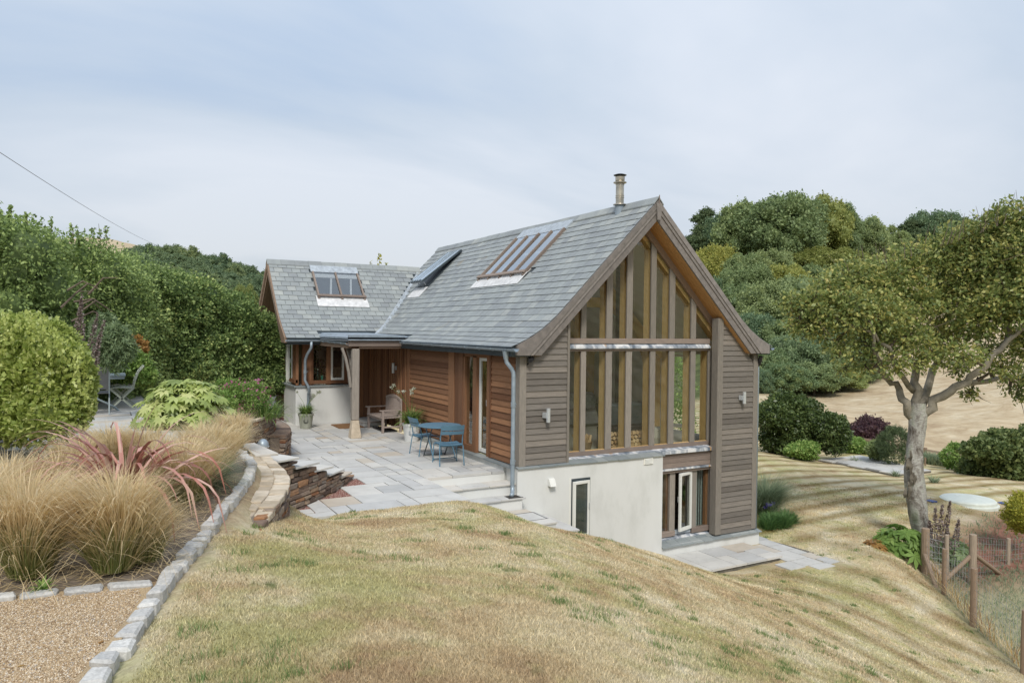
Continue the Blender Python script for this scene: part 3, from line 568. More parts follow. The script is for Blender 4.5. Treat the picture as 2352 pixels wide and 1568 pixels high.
# --- weather boards
def hboard(x0, x1, z, g=.124, y=0.0, m='board_grey', x0t=None, x1t=None):
    """one lapped board on the gable: thick proud lower edge, thin upper edge"""
    x0t = x0 if x0t is None else x0t; x1t = x1 if x1t is None else x1t; j = random.uniform(-.002, .002)
    MB().hexa([(x0, y - .022 + j, z), (x1, y - .022 + j, z), (x1, y + .02, z), (x0, y + .02, z), (x0t, y + .0, z + g + .004), (x1t, y + .0, z + g + .004), (x1t, y + .02, z + g + .004), (x0t, y + .02, z + g + .004)]).build('weatherboard', M[m], H)
def vboard_side(y0, y1, z, g=.127, m='board_brown'):
    j = random.uniform(-.003, .003)
    MB().hexa([(-.024 + j, y0, z), (-.024 + j, y1, z), (.02, y1, z), (.02, y0, z), (-.002, y0, z + g + .003), (-.002, y1, z + g + .003), (.02, y1, z + g + .003), (.02, y0, z + g + .003)]).build('weatherboard', M[m], H)
for i in range(28):                                            # left of the gable glazing
    z = .02 + i * .124
    x0 = max(.147, z - 1.86); x0t = max(.147, z + .124 - 1.86)
    if x0t < 1.12: hboard(x0, 1.121, z, x0t=x0t)
for i in range(42):                                            # right of the glazing, down to the plinth
    z = -2.035 + i * .124
    x1 = min(6.5, 8.51 - z); x1t = min(6.5, 8.51 - z - .124)
    if x1t > 5.48: hboard(5.475, x1, z, x1t=x1t)
for i in range(17): vboard_side(3.39, 5.94, .02 + i * .127)
for i in range(17): vboard_side(.15, 1.18, .02 + i * .127)
MB().box(0.02, .1, .15, 1.3, 0, 2.25).build('wall_backing', M['cream'], H)
MB().box(.02, .1, 2.62, 6.0, 0, 2.25).build('wall_backing', M['cream'], H)
MB().box(5.45, 6.6, .02, .1, -2.03, 2.0).prism([(.15, 0), (1.2, 0), (1.2, 2.85), (.15, 1.9)], lambda p: (p[0], .02, p[1]), lambda p: (p[0], .1, p[1])).build('wall_backing', M['cream'], H)
# --- corner posts and trims
MB().box(-.01, .147, -.03, .15, -.0, 2.235).build('corner_post', M['post_grey'], H, bevel=.008)
MB().box(6.50, 6.655, -.03, .13, -2.03, 2.235).build('corner_post', M['post_grey'], H, bevel=.008)
MB().box(1.121, 1.176, -.032, .1, .0, 3.07).build('trim_board', M['post_grey'], H)
MB().box(5.30, 5.475, -.05, .16, -2.03, 3.06).build('oak_post', M['post_grey'], H, bevel=.01)
MB().box(5.315, 5.335, -.056, -.049, 2.2, 2.9).build('post_edge_strip', M['post_grey'], H)
# --- gable glazing, set back .3 m
GY = .30
MULL = [(1.10, 1.24), (1.66, 1.79), (2.32, 2.48), (2.87, 3.03), (3.55, 3.70), (4.10, 4.26), (4.76, 4.91), (5.31, 5.45)]
def soff(x): return 5.175 - abs(x - CX)                           # underside of the roof over the gable
MB().box(1.12, 5.46, GY - .03, GY + .14, .057, .153).build('window_sill', M['beam_grey'], H, bevel=.006)
MB().box(1.12, 5.33, GY - .04, GY + .10, 2.296, 2.351).build('transom', M['beam_grey'], H)
MB().hexa([(1.12, GY - .09, 2.351), (5.32, GY - .09, 2.351), (5.32, GY + .05, 2.351), (1.12, GY + .05, 2.351), (1.12, GY - .09, 2.385), (5.32, GY - .09, 2.385), (5.32, GY - .01, 2.458), (1.12, GY - .01, 2.458)]).build('lead_flashing', M['lead'], H)
MB().box(1.12, 5.34, GY - .045, GY + .12, 2.458, 2.571).build('transom_beam', M['beam_grey'], H, bevel=.006)
for i, (a, b) in enumerate(MULL):
    j = random.uniform(-.004, .004)
    MB().box(a, b, GY - .03 + j, GY + .02, .153, 2.296).build('mullion', M['post_grey'], H, bevel=.004)
    MB().box(a + .02, b - .01, GY + .045, GY + .26, .10, 2.45).build('inner_post', M['golden'], H)
    if 0 < i < 7:
        zt = [soff(a) - .20, soff(b) - .20]
        MB().hexa([(a, GY - .03, 2.571), (b, GY - .03, 2.571), (b, GY + .02, 2.571), (a, GY + .02, 2.571), (a, GY - .03, zt[0]), (b, GY - .03, zt[1]), (b, GY + .02, zt[1]), (a, GY + .02, zt[0])]).build('mullion', M['post_grey'], H, bevel=.004)
        MB().hexa([(a + .02, GY + .045, 2.5), (b - .01, GY + .045, 2.5), (b - .01, GY + .26, 2.5), (a + .02, GY + .26, 2.5), (a + .02, GY + .045, zt[0]), (b - .01, GY + .045, zt[1]), (b - .01, GY + .26, zt[1]), (a + .02, GY + .26, zt[0])]).build('inner_post', M['golden'], H)
    if i < 7:
        c0, c1 = b, MULL[i + 1][0]
        MB().box(c0 - .01, c1 + .01, GY + .024, GY + .036, .14, 2.31).build('pane', M['glass'], H)
        MB().hexa([(c0 - .01, GY + .024, 2.56), (c1 + .01, GY + .024, 2.56), (c1 + .01, GY + .036, 2.56), (c0 - .01, GY + .036, 2.56)] + [(x, y_, max(2.57, soff(x) - .16)) for x, y_ in ((c0 - .01, GY + .024), (c1 + .01, GY + .024), (c1 + .01, GY + .036), (c0 - .01, GY + .036))]).build('pane', M['glass'], H)
        MB().box(c0, c1, GY + .0, GY + .05, .13, .165).build('glazing_bead', M['golden'], H)
for sgn in (-1, 1):                                                # raking frame below the soffit
    def rk(d0, d1, y0, y1, m, xe=2.6):
        P_ = [(0, d0), (xe, d0), (xe, d1), (0, d1)]
        MB().prism(P_, lambda p: (CX + sgn * p[0], y0, 5.175 - p[0] - p[1]), lambda p: (CX + sgn * p[0], y1, 5.175 - p[0] - p[1])).build('raking_frame', m, H)
    rk(.0, .22, GY - .05, GY + .02, M['beam_brown'], 2.15)
    rk(.03, .34, GY + .045, GY + .25, M['golden'], 2.3)
# --- lower windows in the gable
LY = .25
for k_, z in enumerate((-.155, -.27, -.385)):
    MB().box(3.66, 5.31, LY - .09 + random.uniform(-.003, .003), LY - .05, z + .003, z + .112).build('spandrel_board', M['beam_grey'], H)
MB().box(3.66, 5.31, LY - .13, LY - .05, -.432, -.392).build('lead_flashing', M['lead'], H)
MB().box(3.66, 5.42, LY - .08, LY + .06, -.50, -.434).build('window_head', M['beam_grey'], H)
for a, b in ((3.70, 3.88), (4.13, 4.29), (4.80, 4.95), (5.36, 5.5)): MB().box(a, b, LY - .03, LY + .08, -1.94, -.5).build('window_post', M['post_grey'], H, bevel=.004)
for a, b in ((3.72, 4.29), (4.80, 5.45)): MB().box(a, b, LY - .05, LY + .08, -1.965, -1.85).build('window_sill', M['beam_grey'], H, bevel=.004)
MB().box(3.86, 4.15, LY + .02, LY + .03, -1.86, -.5).build('pane', M['glass'], H)
MB().box(4.95, 5.37, LY + .02, LY + .03, -1.86, -.5).build('pane', M['glass'], H)
for x in (4.11, 5.34): MB().box(x - .05, x + .02, LY + .035, LY + .12, -1.86, -.5).build('inner_reveal', M['post_brown'], H)
MB().box(4.29, 4.80, LY + .0, LY + .09, -1.95, -1.87).build('threshold', M['lead_grey'], H)
def casement(name, hinge, ang, wd, z0, z1, fw=.065, th=.05, parent=H, m='white', flip=1, lab=None):
    """a framed sash hinged on a vertical line"""
    hx, hy = hinge; ux, uy = math.cos(ang), math.sin(ang); nx, ny = -uy, ux
    def pt(u, n, z): return (hx + ux * u + nx * n, hy + uy * u + ny * n, z)
    fr = MB()
    for u0, u1, za, zb in ((0, fw, z0, z1), (wd - fw, wd, z0, z1), (fw, wd - fw, z0, z0 + fw * 1.2), (fw, wd - fw, z1 - fw, z1)):
        fr.hexa([pt(u0, 0, za), pt(u1, 0, za), pt(u1, th, za), pt(u0, th, za), pt(u0, 0, zb), pt(u1, 0, zb), pt(u1, th, zb), pt(u0, th, zb)], .5)
    o = fr.build(name, M[m], parent, bevel=.004, label=lab)
    MB().hexa([pt(fw - .005, th * .4, z0 + fw), pt(wd - fw + .005, th * .4, z0 + fw), pt(wd - fw + .005, th * .6, z0 + fw), pt(fw - .005, th * .6, z0 + fw), pt(fw - .005, th * .4, z1 - fw + .01), pt(wd - fw + .005, th * .4, z1 - fw + .01), pt(wd - fw + .005, th * .6, z1 - fw + .01), pt(fw - .005, th * .6, z1 - fw + .01)]).build('pane', M['glass'], o)
    a_ = pt(wd - fw * .5, -.03, (z0 + z1) / 2); b_ = pt(wd - fw * .5, -.03, (z0 + z1) / 2 + .13)
    MB().tube([a_, b_], .01, 6).build('handle', M['alu'], o)
    return o
casement('casement_window', (4.80, LY + .02), math.pi - .05 + .32, .5, -1.86, -.52)
MB().box(4.29, 4.31, LY + .04, LY + .1, -1.86, -.5).box(4.78, 4.80, LY + .06, LY + .1, -1.86, -.5).build('window_jamb_lining', M['white'], H)
# narrow window in the rendered wall: dark sheet painted for its unlit opening, white frame, outward sash
MB().box(1.17, 1.22, -.072, -.03, -1.62, -.30).build('window_reveal', M['white'], H)
MB().box(1.22, 1.695, -.074, -.068, -1.60, -.33).build('dark_opening_sheet', M['darkgrey'], H)
casement('casement_window', (1.235, -.155), .16, .455, -1.57, -.385, .06, lab='tall narrow white casement standing ajar in the rendered wall')
# vents
v = MB(); v.hexa([(.645, -.20, -.42), (.785, -.20, -.42), (.785, -.07, -.42), (.645, -.07, -.42), (.645, -.12, -.27), (.785, -.12, -.27), (.785, -.07, -.265), (.645, -.07, -.265)]).build('vent_cowl', M['white'], H, bevel=.006)
v = MB().box(3.12, 3.37, -.085, -.07, -.185, -.045).build('louvre_vent', M['cream'], H)
for k_ in range(5): MB().hexa([(3.14, -.10, -.176 + k_ * .026), (3.35, -.10, -.176 + k_ * .026), (3.35, -.085, -.170 + k_ * .026), (3.14, -.085, -.170 + k_ * .026), (3.14, -.10, -.171 + k_ * .026), (3.35, -.10, -.171 + k_ * .026), (3.35, -.085, -.158 + k_ * .026), (3.14, -.085, -.158 + k_ * .026)]).build('louvre', M['white'], v)
# --- side wall joinery (facing the patio)
for a, b, m_, z1 in ((1.18, 1.25, 'post_brown', 2.2), (2.57, 2.80, 'post_brown', 2.2), (2.80, 3.05, 'post_brown', 2.2), (3.05, 3.38, 'post_brown', 2.2), (5.94, 6.06, 'post_brown', 2.25)):
    MB().box(-.035 if a != 2.8 else -.02, .1, a, b - .004, -.0, z1).build('trim_board', M[m_], H)
MB().box(-.0, .12, 1.25, 1.43, .0, 2.15).build('door_post', M['post_brown'], H)
MB().box(-.02, .12, 1.90, 2.08, .0, 2.15).build('door_post', M['post_brown'], H)
MB().box(-.02, .12, 2.49, 2.57, .0, 2.15).build('door_post', M['post_brown'], H)
MB().box(-.02, .12, 2.08, 2.49, .0, .13).build('window_sill', M['post_brown'], H)
MB().box(.04, .05, 2.08, 2.49, .13, 2.15).build('pane', M['glass'], H)
casement('glazed_door', (.05, 1.895), -math.pi / 2, .46, .04, 2.12, .07, lab='white framed glazed door in the side wall')
MB().box(-.06, .12, .15, 6.06, 2.2, 2.33).build('wall_plate', M['beam_brown'], H)
MB().box(-.02, .1, 1.25, 2.57, 2.12, 2.2).build('door_head', M['post_brown'], H)
# --- porch walls: vertical boards, door
y = 6.06; k_ = 0
while y < 9.5:
    w_ = .11 if k_ % 2 else .07
    MB().box(-.03 if k_ % 2 == 0 else -.005, .08, y, y + w_ - .003, -.05, 2.3).build('vertical_board', M['post_brown'], H); y += w_; k_ += 1
DY = 9.35
x = -.66; k_ = 0
while x < .33:
    w_ = .145
    MB().box(x, x + w_ - .004, DY - (.02 if k_ % 2 else .0), DY + .05, .0 - .01, 2.3).build('vertical_board', M['post_brown'], H); x += w_; k_ += 1
MB().box(.36, .41, DY - .03, DY + .05, .04, 2.1).build('door_frame', M['golden'], H)
dr = MB().box(.41, .0 + .62, DY + .04, DY + .08, .04, 2.08).build('front_door', M['white'], H, label='pale grey front door seen at the back of the porch')
MB().tube([(.40, DY - .09, .68), (.40, DY - .09, 1.29)], .012, 8).tube([(.40, DY - .09, .74), (.40, DY + .03, .74)], .007, 6).tube([(.40, DY - .09, 1.23), (.40, DY + .03, 1.23)], .007, 6).build('bar_handle', M['steel'], dr)
MB().box(.31, .36, DY - .05, DY - .02, 1.38, 1.52).build('door_bell', M['black'], H)
MB().box(-.62, .7, DY + .08, DY + .12, 0, 2.3).box(-2.3, .1, DY - .3, 12.0, 2.28, 2.34).build('porch_inner', M['post_brown'], H)
# step and boards of the porch
MB().box(-.62, -.0, 8.1, DY, -.13, -.03).build('porch_step_base', M['render'], H)
MB().box(-.64, .0, 8.08, 8.7, -.03, .0).box(-.64, .0, 8.71, DY, -.03, .0).build('porch_step', M['paving'], H)
# porch post, staddle foot, beam, brace, flat lead roof
MB().box(-1.60, -1.41, 5.93, 6.11, .34, 2.2).build('porch_post', M['post_grey'], H, bevel=.02)
MB().hexa([(-1.645, 5.86, -.125), (-1.365, 5.86, -.125), (-1.365, 6.15, -.125), (-1.645, 6.15, -.125), (-1.595, 5.935, .34), (-1.415, 5.935, .34), (-1.415, 6.105, .34), (-1.595, 6.105, .34)]).build('staddle_stone', M['stone_top'], H, bevel=.015)
MB().box(-1.70, -.08, 5.93, 6.07, 2.26, 2.43).build('porch_beam', M['beam_grey'], H, bevel=.008)
MB().box(-1.42, .0, 5.98, 6.03, 2.205, 2.26).build('porch_beam_lining', M['beam_brown'], H)
MB().box(-1.72, -1.58, 6.07, 9.0, 2.22, 2.35).build('porch_side_beam', M['beam_brown'], H)
MB().prism([(0, 0), (.06, 0), (.30, .8), (.30, .92), (.2, .9)], lambda p: (-1.60 - .05 + .0, 6.11 + 0 + p[0] * 0 + (.0), 0), lambda p: (0, 0, 0)) if False else None
br = MB(); pts_ = [(-1.505, 6.12, 1.25), (-1.505, 6.22, 1.6), (-1.505, 6.42, 1.95), (-1.505, 6.72, 2.22)]
for a, b in zip(pts_, pts_[1:]): br.bar(a, b, .09, .1, (1, 0, 0), .4)
br.build('brace', M['post_grey'], H)
br = MB(); pts_ = [(-1.63, 6.02, 1.2), (-1.68, 6.02, 1.6), (-1.76, 6.02, 1.95), (-1.86, 6.02, 2.22)]
for a, b in zip(pts_, pts_[1:]): br.bar(a, b, .06, .07, (0, 1, 0), .6)
br.build('brace', M['post_grey'], H)
MB().box(-1.74, -.2, 5.86, 9.3, 2.45, 2.50).box(-1.74, -.2, 5.86, 5.90, 2.42, 2.56).hexa([(-1.74, 5.9, 2.50), (-.05, 5.9, 2.50), (-.05, 9.0, 2.50), (-1.74, 9.0, 2.50), (-1.6, 5.98, 2.555), (-.2, 5.98, 2.555), (-.2, 9.0, 2.6), (-1.6, 9.0, 2.6)]).build('porch_roof', M['lead_blue'], H)

# --- roofs: profile from the ridge outwards (horizontal distance, height)
def prof(zr):
    return [(0, zr), (2.54, zr - 2.54), (2.85, zr - 2.80), (3.15, zr - 2.99), (3.40, zr - 3.115), (3.61, zr - 3.20)]
def along(P):
    s = [0]
    for a, b in zip(P, P[1:]): s.append(s[-1] + math.dist(a, b))
    return s
def at_s(P, S, s):
    s = max(0, min(s, S[-1] - 1e-6))
    for i in range(len(P) - 1):
        if s <= S[i + 1]:
            f = (s - S[i]) / (S[i + 1] - S[i]); a, b = P[i], P[i + 1]; L = math.dist(a, b)
            return (a[0] + (b[0] - a[0]) * f, a[1] + (b[1] - a[1]) * f), ((a[1] - b[1]) / L, (b[0] - a[0]) / L)
P1 = prof(5.60); S1 = along(P1)
P2 = [(0, 4.83), (1.55, 3.28), (1.85, 3.02), (2.15, 2.80), (2.45, 2.62), (2.78, 2.44)]; S2 = along(P2)
slate_jobs = []
def slates(P, S, mapf, t0, t1, gauge, wd, skip, part):
    n = int(S[-1] / gauge)
    for i in range(n):
        s1 = S[-1] + .02 - i * gauge; s0 = max(s1 - gauge - .05, .0); off = (i % 2) * wd / 2
        k0 = int((t0) / wd) - 1; t = t0 - off
        while t < t1:
            a = max(t, t0); b = min(t + wd, t1); t += wd
            if b - a < .04: continue
            (h1, z1), (nx1, nz1) = at_s(P, S, min(s1, S[-1] - 1e-4)); (h0, z0), _ = at_s(P, S, s0)
            ex_ = max(0, s1 - S[-1]); h1 += ex_ * nz1; z1 -= ex_ * nx1
            mid = mapf((h0 + h1) / 2, (a + b) / 2, (z0 + z1) / 2)
            if skip(h1, (a + b) / 2, h0): continue
            j = random.uniform(0, .004); l1, l0, th = .013 + j, .003, .006; g_ = .005; sk = random.uniform(-.006, .006)
            def Q(h, t_, z, l): return mapf(h + nx1 * l, t_, z + nz1 * l)
            a_, b_ = a + g_, b - g_
            ds = random.uniform(-.004, .004); h1 += ds * nz1; z1 -= ds * nx1
            v = [Q(h1, a_, z1, l1), Q(h1, b_, z1 + sk * .0, l1), Q(h0, b_, z0, l0), Q(h0, a_, z0, l0), Q(h1, a_, z1, l1 + th), Q(h1, b_, z1, l1 + th), Q(h0, b_, z0, l0 + .002), Q(h0, a_, z0, l0 + .002)]
            slate_jobs.append((math.dist(mid, CAM), v, part))
def skip_main(h, y, h0):
    x = CX - h; z = 5.6 - h
    if 2.98 < y < 5.5 and 1.86 < x < 3.1: return True            # large rooflight
    if 2.8 < y < 5.54 and 1.60 < x < 1.9: return True
    if 9.05 < y < 9.98 and 1.5 < x < 2.95: return True            # small rooflight
    # hidden behind the wing roof (beyond the valley)
    if x < 2.6:
        zy = 11.5 - min(max(11.5 - y, 0), 9)                       # wing surface height at this y
        d = abs(11.5 - y)
        if d < 2.78:
            zw = np.interp(d, [p[0] for p in P2], [p[1] for p in P2]); zm = np.interp(CX - x, [p[0] for p in P1], [p[1] for p in P1])
            if zw > zm + .05: return True
        elif y > 8.75 and x < 0: return True
    if x < -.02 and y > 5.9: return True
    return False
slates(P1, S1, lambda h, t, z: (CX - h, t, z), -.19, 11.85, .213, .275, skip_main, 'main')
def skip_wing(h, x, h0):
    y = 11.5 - h
    if -1.4 < x < .12 and 10.3 < y < 11.42: return True
    if -1.44 < x < .13 and 10.08 < y <= 10.42: return True
    zw = np.interp(h, [p[0] for p in P2], [p[1] for p in P2]); zm = np.interp(CX - x, [p[0] for p in P1], [p[1] for p in P1]) if x > CX - 3.62 else -9
    if zm > zw + .05: return True
    if x > -1.66 and h > 2.5: return True
    return False
slates(P2, S2, lambda h, t, z: (t, 11.5 - h, z), -2.70, 2.8, .213, .275, skip_wing, 'wing')
slate_jobs.sort(key=lambda q: q[0])
roof_main = MB(); roof_wing = MB()
def roof_body(P, zin, mapf, t0, t1, mb, hole=None):
    """solid under the slates: outer profile down to an inner line"""
    if hole:
        ha, hb, ta, tb_ = hole
        roof_body(P, zin, mapf, t0, ta, mb); roof_body(P, zin, mapf, tb_, t1, mb)
        up = [(0, P[0][1] - .004), (ha, P[0][1] - ha - .004), (ha, zin - ha), (0, zin)]
        lo = [(hb, P[0][1] - hb - .004)] + [(h, z - .004) for h, z in P[1:]] + [(P[-1][0] - .02, P[-1][1] - .19), (P[-1][0] - .45, P[-1][1] - .19), (hb, zin - hb)]
        for poly in (up, lo): mb.prism(poly, lambda p: mapf(p[0], ta, p[1]), lambda p: mapf(p[0], tb_, p[1]), .5)
        return
    outer = [(h, z - .004) for h, z in P]; inner = [(P[-1][0] - .02, P[-1][1] - .19), (P[-1][0] - .45, P[-1][1] - .19), (0, zin)]
    poly = outer + inner
    mb.prism(poly, lambda p: mapf(p[0], t0, p[1]), lambda p: mapf(p[0], t1, p[1]), .5)
roof_body(P1, 5.22, lambda h, t, z: (CX - h, t, z), -.14, 11.83, roof_main, (.34, 1.42, 3.0, 5.42)); roof_body(P1, 5.22, lambda h, t, z: (CX + h, t, z), -.14, 11.83, roof_main)
rm = roof_main.build('roof', M['darkgrey'], H)
roof_body(P2, 4.42, lambda h, t, z: (t, 11.5 - h, z), -2.66, 2.3, roof_wing); roof_body(P2, 4.42, lambda h, t, z: (t, 11.5 + h, z), -2.66, 2.3, roof_wing)
rw = roof_wing.build('wing_roof', M['darkgrey'], H)
MB().prism([(0, 5.61), *[(h, z + .012) for h, z in P1[1:]], *[(h, z - .0) for h, z in P1[:0:-1]], (0, 5.6)], lambda p: (CX + p[0], -.2, p[1]), lambda p: (CX + p[0], 11.85, p[1])).build('far_slope_slating', M['slate'], rm)
MB().prism([(0, 4.84), *[(h, z + .012) for h, z in P2[1:]], *[(h, z - .0) for h, z in P2[:0:-1]], (0, 4.83)], lambda p: (-2.7, 11.5 + p[0], p[1]), lambda p: (2.3, 11.5 + p[0], p[1])).build('far_slope_slating', M['slate'], rw)
rest = {'main': MB(), 'wing': MB()}
for k_, (_d, v, part) in enumerate(slate_jobs):
    if k_ < 300: MB().hexa(v).build('slate', M['slate'], rm if part == 'main' else rw)
    else: rest[part].hexa(v)
rest['main'].build('slates', M['slate'], rm, kind='stuff'); rest['wing'].build('slates', M['slate'], rw, kind='stuff')
# ridge tiles
def ridge(a, b, n, par, zt):
    a = Vector(a); b = Vector(b); d = (b - a) / n; side = Vector((d.y, -d.x, 0)).normalized()
    for i in range(n):
        p = a + d * i + d * .01; q_ = a + d * (i + 1); j = random.uniform(-.004, .006); w_ = .135
        v = []
        for c in (p, q_):
            v += [c - side * w_ - Vector((0, 0, w_ - .02 - j)), c + Vector((0, 0, .045 + j)), c + side * w_ - Vector((0, 0, w_ - .02 - j)), c + side * w_ - Vector((0, 0, w_ + .01 - j)), c + Vector((0, 0, .015 + j)), c - side * w_ - Vector((0, 0, w_ + .01 - j))]
        f = [(0, 1, 7, 6), (1, 2, 8, 7), (2, 3, 9, 8), (3, 4, 10, 9), (4, 5, 11, 10), (5, 0, 6, 11), (0, 5, 4, 1), (1, 4, 3, 2), (6, 7, 10, 11), (7, 8, 9, 10)]
        MB().add(v, f).build('ridge_tile', M['slate'], par)
ridge((CX, -.22, 5.63), (CX, 11.87, 5.63), 28, rm, 0)
ridge((-2.74, 11.5, 4.86), (2.45, 11.5, 4.86), 12, rw, 0)
MB().tube([(CX, -.23, 5.70), (CX, -.235, 5.5)], .01, 4).build('ridge_end_pin', M['beam_grey'], rm)
# valley lead between the two roofs: follows the intersection of the profiles
vl = []
for d in np.linspace(.02, 2.74, 14):
    zw = np.interp(d, [p[0] for p in P2], [p[1] for p in P2]); h = np.interp(-zw, [-p[1] for p in P1], [p[0] for p in P1]); vl.append((CX - h, 11.5 - d, zw))
vm = MB()
for a, b in zip(vl, vl[1:]):
    w_ = .085
    A0 = Vector(a) + Vector((-w_ * 1.1, 0, .03)); A1 = Vector(a) + Vector((.0, 0, .015)); A2 = Vector(a) + Vector((.03, -w_ * 1.6, .035))
    B0 = Vector(b) + Vector((-w_ * 1.1, 0, .03)); B1 = Vector(b) + Vector((.0, 0, .015)); B2 = Vector(b) + Vector((.03, -w_ * 1.6, .035))
    vm.add([A0, A1, B1, B0], [(0, 1, 2, 3)], .5); vm.add([A1, A2, B2, B1], [(0, 1, 2, 3)], .5)
vm.build('valley_lead', M['lead_grey'], rm)
# --- barge boards of the main gable: three stepped layers each side
def lineP(c):     # inner lines z = c - h, cut level at the foot
    return [(0, c), (c - 2.235, 2.235)]
for sgn in (-1, 1):
    mapx = lambda p, y_: (CX + sgn * p[0], y_, p[1])
    def layer(poly, y0, y1): MB().prism(poly, lambda p: mapx(p, y0), lambda p: mapx(p, y1)).build('barge_board', M['barge'], rm)
    layer([(0, 5.16), (0, 5.36), (3.125, 2.235), (2.925, 2.235)], -.172, -.13)
    layer([(0, 5.355), (0, 5.455), (3.22, 2.235), (3.12, 2.235)], -.195, -.13)
    layer([(0, 5.45)] + [(h, z - .003) for h, z in P1[:-1]] + [(3.50, 2.43), (3.50, 2.235), (3.215, 2.235)], -.215, -.13)
    # soffit boards run with the slope between barge and glazing
    for k_ in range(5):
        y0 = -.13 + k_ * .098
        MB().prism([(0, 5.175), (2.94, 2.235), (2.92, 2.225), (0, 5.155)], lambda p: mapx(p, y0), lambda p: mapx(p, y0 + .094)).build('soffit_board', M['soffit'], rm)
MB().hexa([(CX - .045, -.235, 5.16), (CX + .045, -.235, 5.16), (CX + .045, -.2, 5.16), (CX - .045, -.2, 5.16), (CX - .075, -.24, 5.52), (CX + .075, -.24, 5.52), (CX + .075, -.2, 5.52), (CX - .075, -.2, 5.52)]).build('apex_pendant', M['barge'], rm)
MB().box(-.15, .42, -.13, .33, 2.222, 2.233).box(6.22, 6.80, -.13, .33, 2.222, 2.233).build('eaves_soffit', M['beam_brown'], H)
# wing verge (facing left): barge, soffit, gable boards
for sgn in (-1, 1):
    mapw = lambda p, x_: (x_, 11.5 + sgn * p[0], p[1])
    for (c0, c1, x0_) in ((4.42, 4.55, -2.70), (4.55, 4.63, -2.72)):
        MB().prism([(0, c0), (0, c1), (c1 - 2.3, 2.3), (c0 - 2.3, 2.3)], lambda p: mapw(p, x0_), lambda p: mapw(p, -2.64)).build('barge_board', M['barge'] if sgn < 0 else M['beam_brown'], rw)
    MB().prism([(0, 4.62)] + [(h, z - .004) for h, z in P2[:-1]] + [(2.68, 2.45), (2.68, 2.3), (2.32, 2.3)], lambda p: mapw(p, -2.735), lambda p: mapw(p, -2.64)).build('barge_board', M['beam_brown'], rw)
    for k_ in range(4):
        x0_ = -2.64 + k_ * .17
        MB().prism([(0, 4.42), (2.12, 2.3), (2.10, 2.29), (0, 4.40)], lambda p: mapw(p, x0_), lambda p: mapw(p, x0_ + .165)).build('soffit_board', M['beam_brown'], rw)
for k_ in range(26):
    y0 = 9.5 + k_ * .155; zt = 4.40 - abs(y0 + .07 - 11.5)
    if zt > 2.35: MB().box(-2.0, -1.94, y0, y0 + .15, 1.0, zt).build('vertical_board', M['beam_brown'], H)
MB().box(-2.06, -2.0, 9.6, 13.4, 2.32, 2.42).build('tie_beam', M['beam_brown'], H)
# --- corner bay of the wing
MB().box(-2.33, -.62, 9.13, 9.45, -.3, .99).box(-2.33, -2.0, 9.45, 10.72, -.3, .99).build('rendered_bay', M['render'], H)
for a, b in ((-2.39, -1.95), (-1.95, -1.5), (-1.5, -1.08), (-1.08, -.60)): MB().box(a + .003, b - .003, 9.08, 9.42, .99, 1.03 + random.uniform(-.004, .004)).build('capping_slate', M['slate_dark'], H)
for a, b in ((9.42, 9.85), (9.85, 10.3), (10.3, 10.76)): MB().box(-2.39, -2.0, a + .003, b - .003, .99, 1.03).build('capping_slate', M['slate_dark'], H)
BY = 9.22
MB().box(-1.93, -.76, BY - .04, BY + .08, 1.07, 1.17).build('window_sill', M['post_brown'], H)
for a, b in ((-2.12, -1.86), (-1.86, -1.80), (-1.41, -1.28), (-.88, -.60)): MB().box(a, b, BY - .02, BY + .1, 1.04, 2.3).build('window_post', M['post_brown'], H)
MB().box(-2.3, -.6, BY - .03, BY + .1, 2.24, 2.36).build('window_head', M['beam_brown'], H)
MB().box(-1.80, -1.41, BY + .03, BY + .04, 1.17, 2.25).build('pane', M['glass'], H)
casement('casement_window', (-1.28, BY - .03), 0, .40, 1.17, 2.22, .06)
MB().box(-.66, -.52, 9.1, 9.2, .0, 2.3).build('trim_board', M['post_brown'], H)
# left face of the bay: glass, white frames, brown posts
for a, b, m_ in ((9.26, 9.42, 'post_brown'), (9.62, 9.72, 'post_brown'), (10.55, 10.72, 'white')): MB().box(-2.30, -2.22, a, b, 1.04, 2.3).build('window_post', M[m_], H)
MB().box(-2.34, -2.24, 9.26, 9.98, 1.1, 1.2).build('window_sill', M['post_brown'], H)
casement('casement_window', (-2.27, 10.54), -math.pi / 2, .56, 1.05, 2.28, .07)
casement('casement_window', (-2.27, 9.97), -math.pi / 2, .25, 1.2, 2.26, .05)
MB().box(-2.32, -2.2, 9.2, 10.8, 2.28, 2.38).build('window_head', M['beam_brown'], H)
# second bay further along
MB().box(-2.30, -1.9, 12.1, 14.0, -.3, .96).build('rendered_bay', M['render'], H)
for a, b in ((12.05, 12.7), (12.7, 13.4), (13.4, 14.05)): MB().hexa([(-2.4, a + .004, .95), (-2.4, b - .004, .95), (-1.9, b - .004, 1.02), (-1.9, a + .004, 1.02), (-2.4, a + .004, .975), (-2.4, b - .004, .975), (-1.9, b - .004, 1.05), (-1.9, a + .004, 1.05)]).build('capping_slate', M['slate_dark'], H)
MB().box(-2.26, -1.94, 10.95, 12.33, 1.32, 2.35).build('oriel_window', M['post_brown'], H)
for k_, (a, b) in enumerate(((10.98, 11.1), (11.25, 11.42), (11.62, 11.8), (12.1, 12.3))): MB().box(-2.30, -2.26, a, b, 1.34, 2.34).build('window_post', M['post_brown'], H)
MB().box(-2.29, -2.262, 11.12, 11.24, 1.36, 2.3).build('window_sash', M['white'], H)
MB().box(-2.36, -1.94, 10.92, 12.36, 1.2, 1.32).build('window_sill', M['post_brown'], H)
MB().box(-2.40, -1.94, 10.85, 12.5, 2.36, 2.42).build('lead_flashing', M['lead_grey'], H)
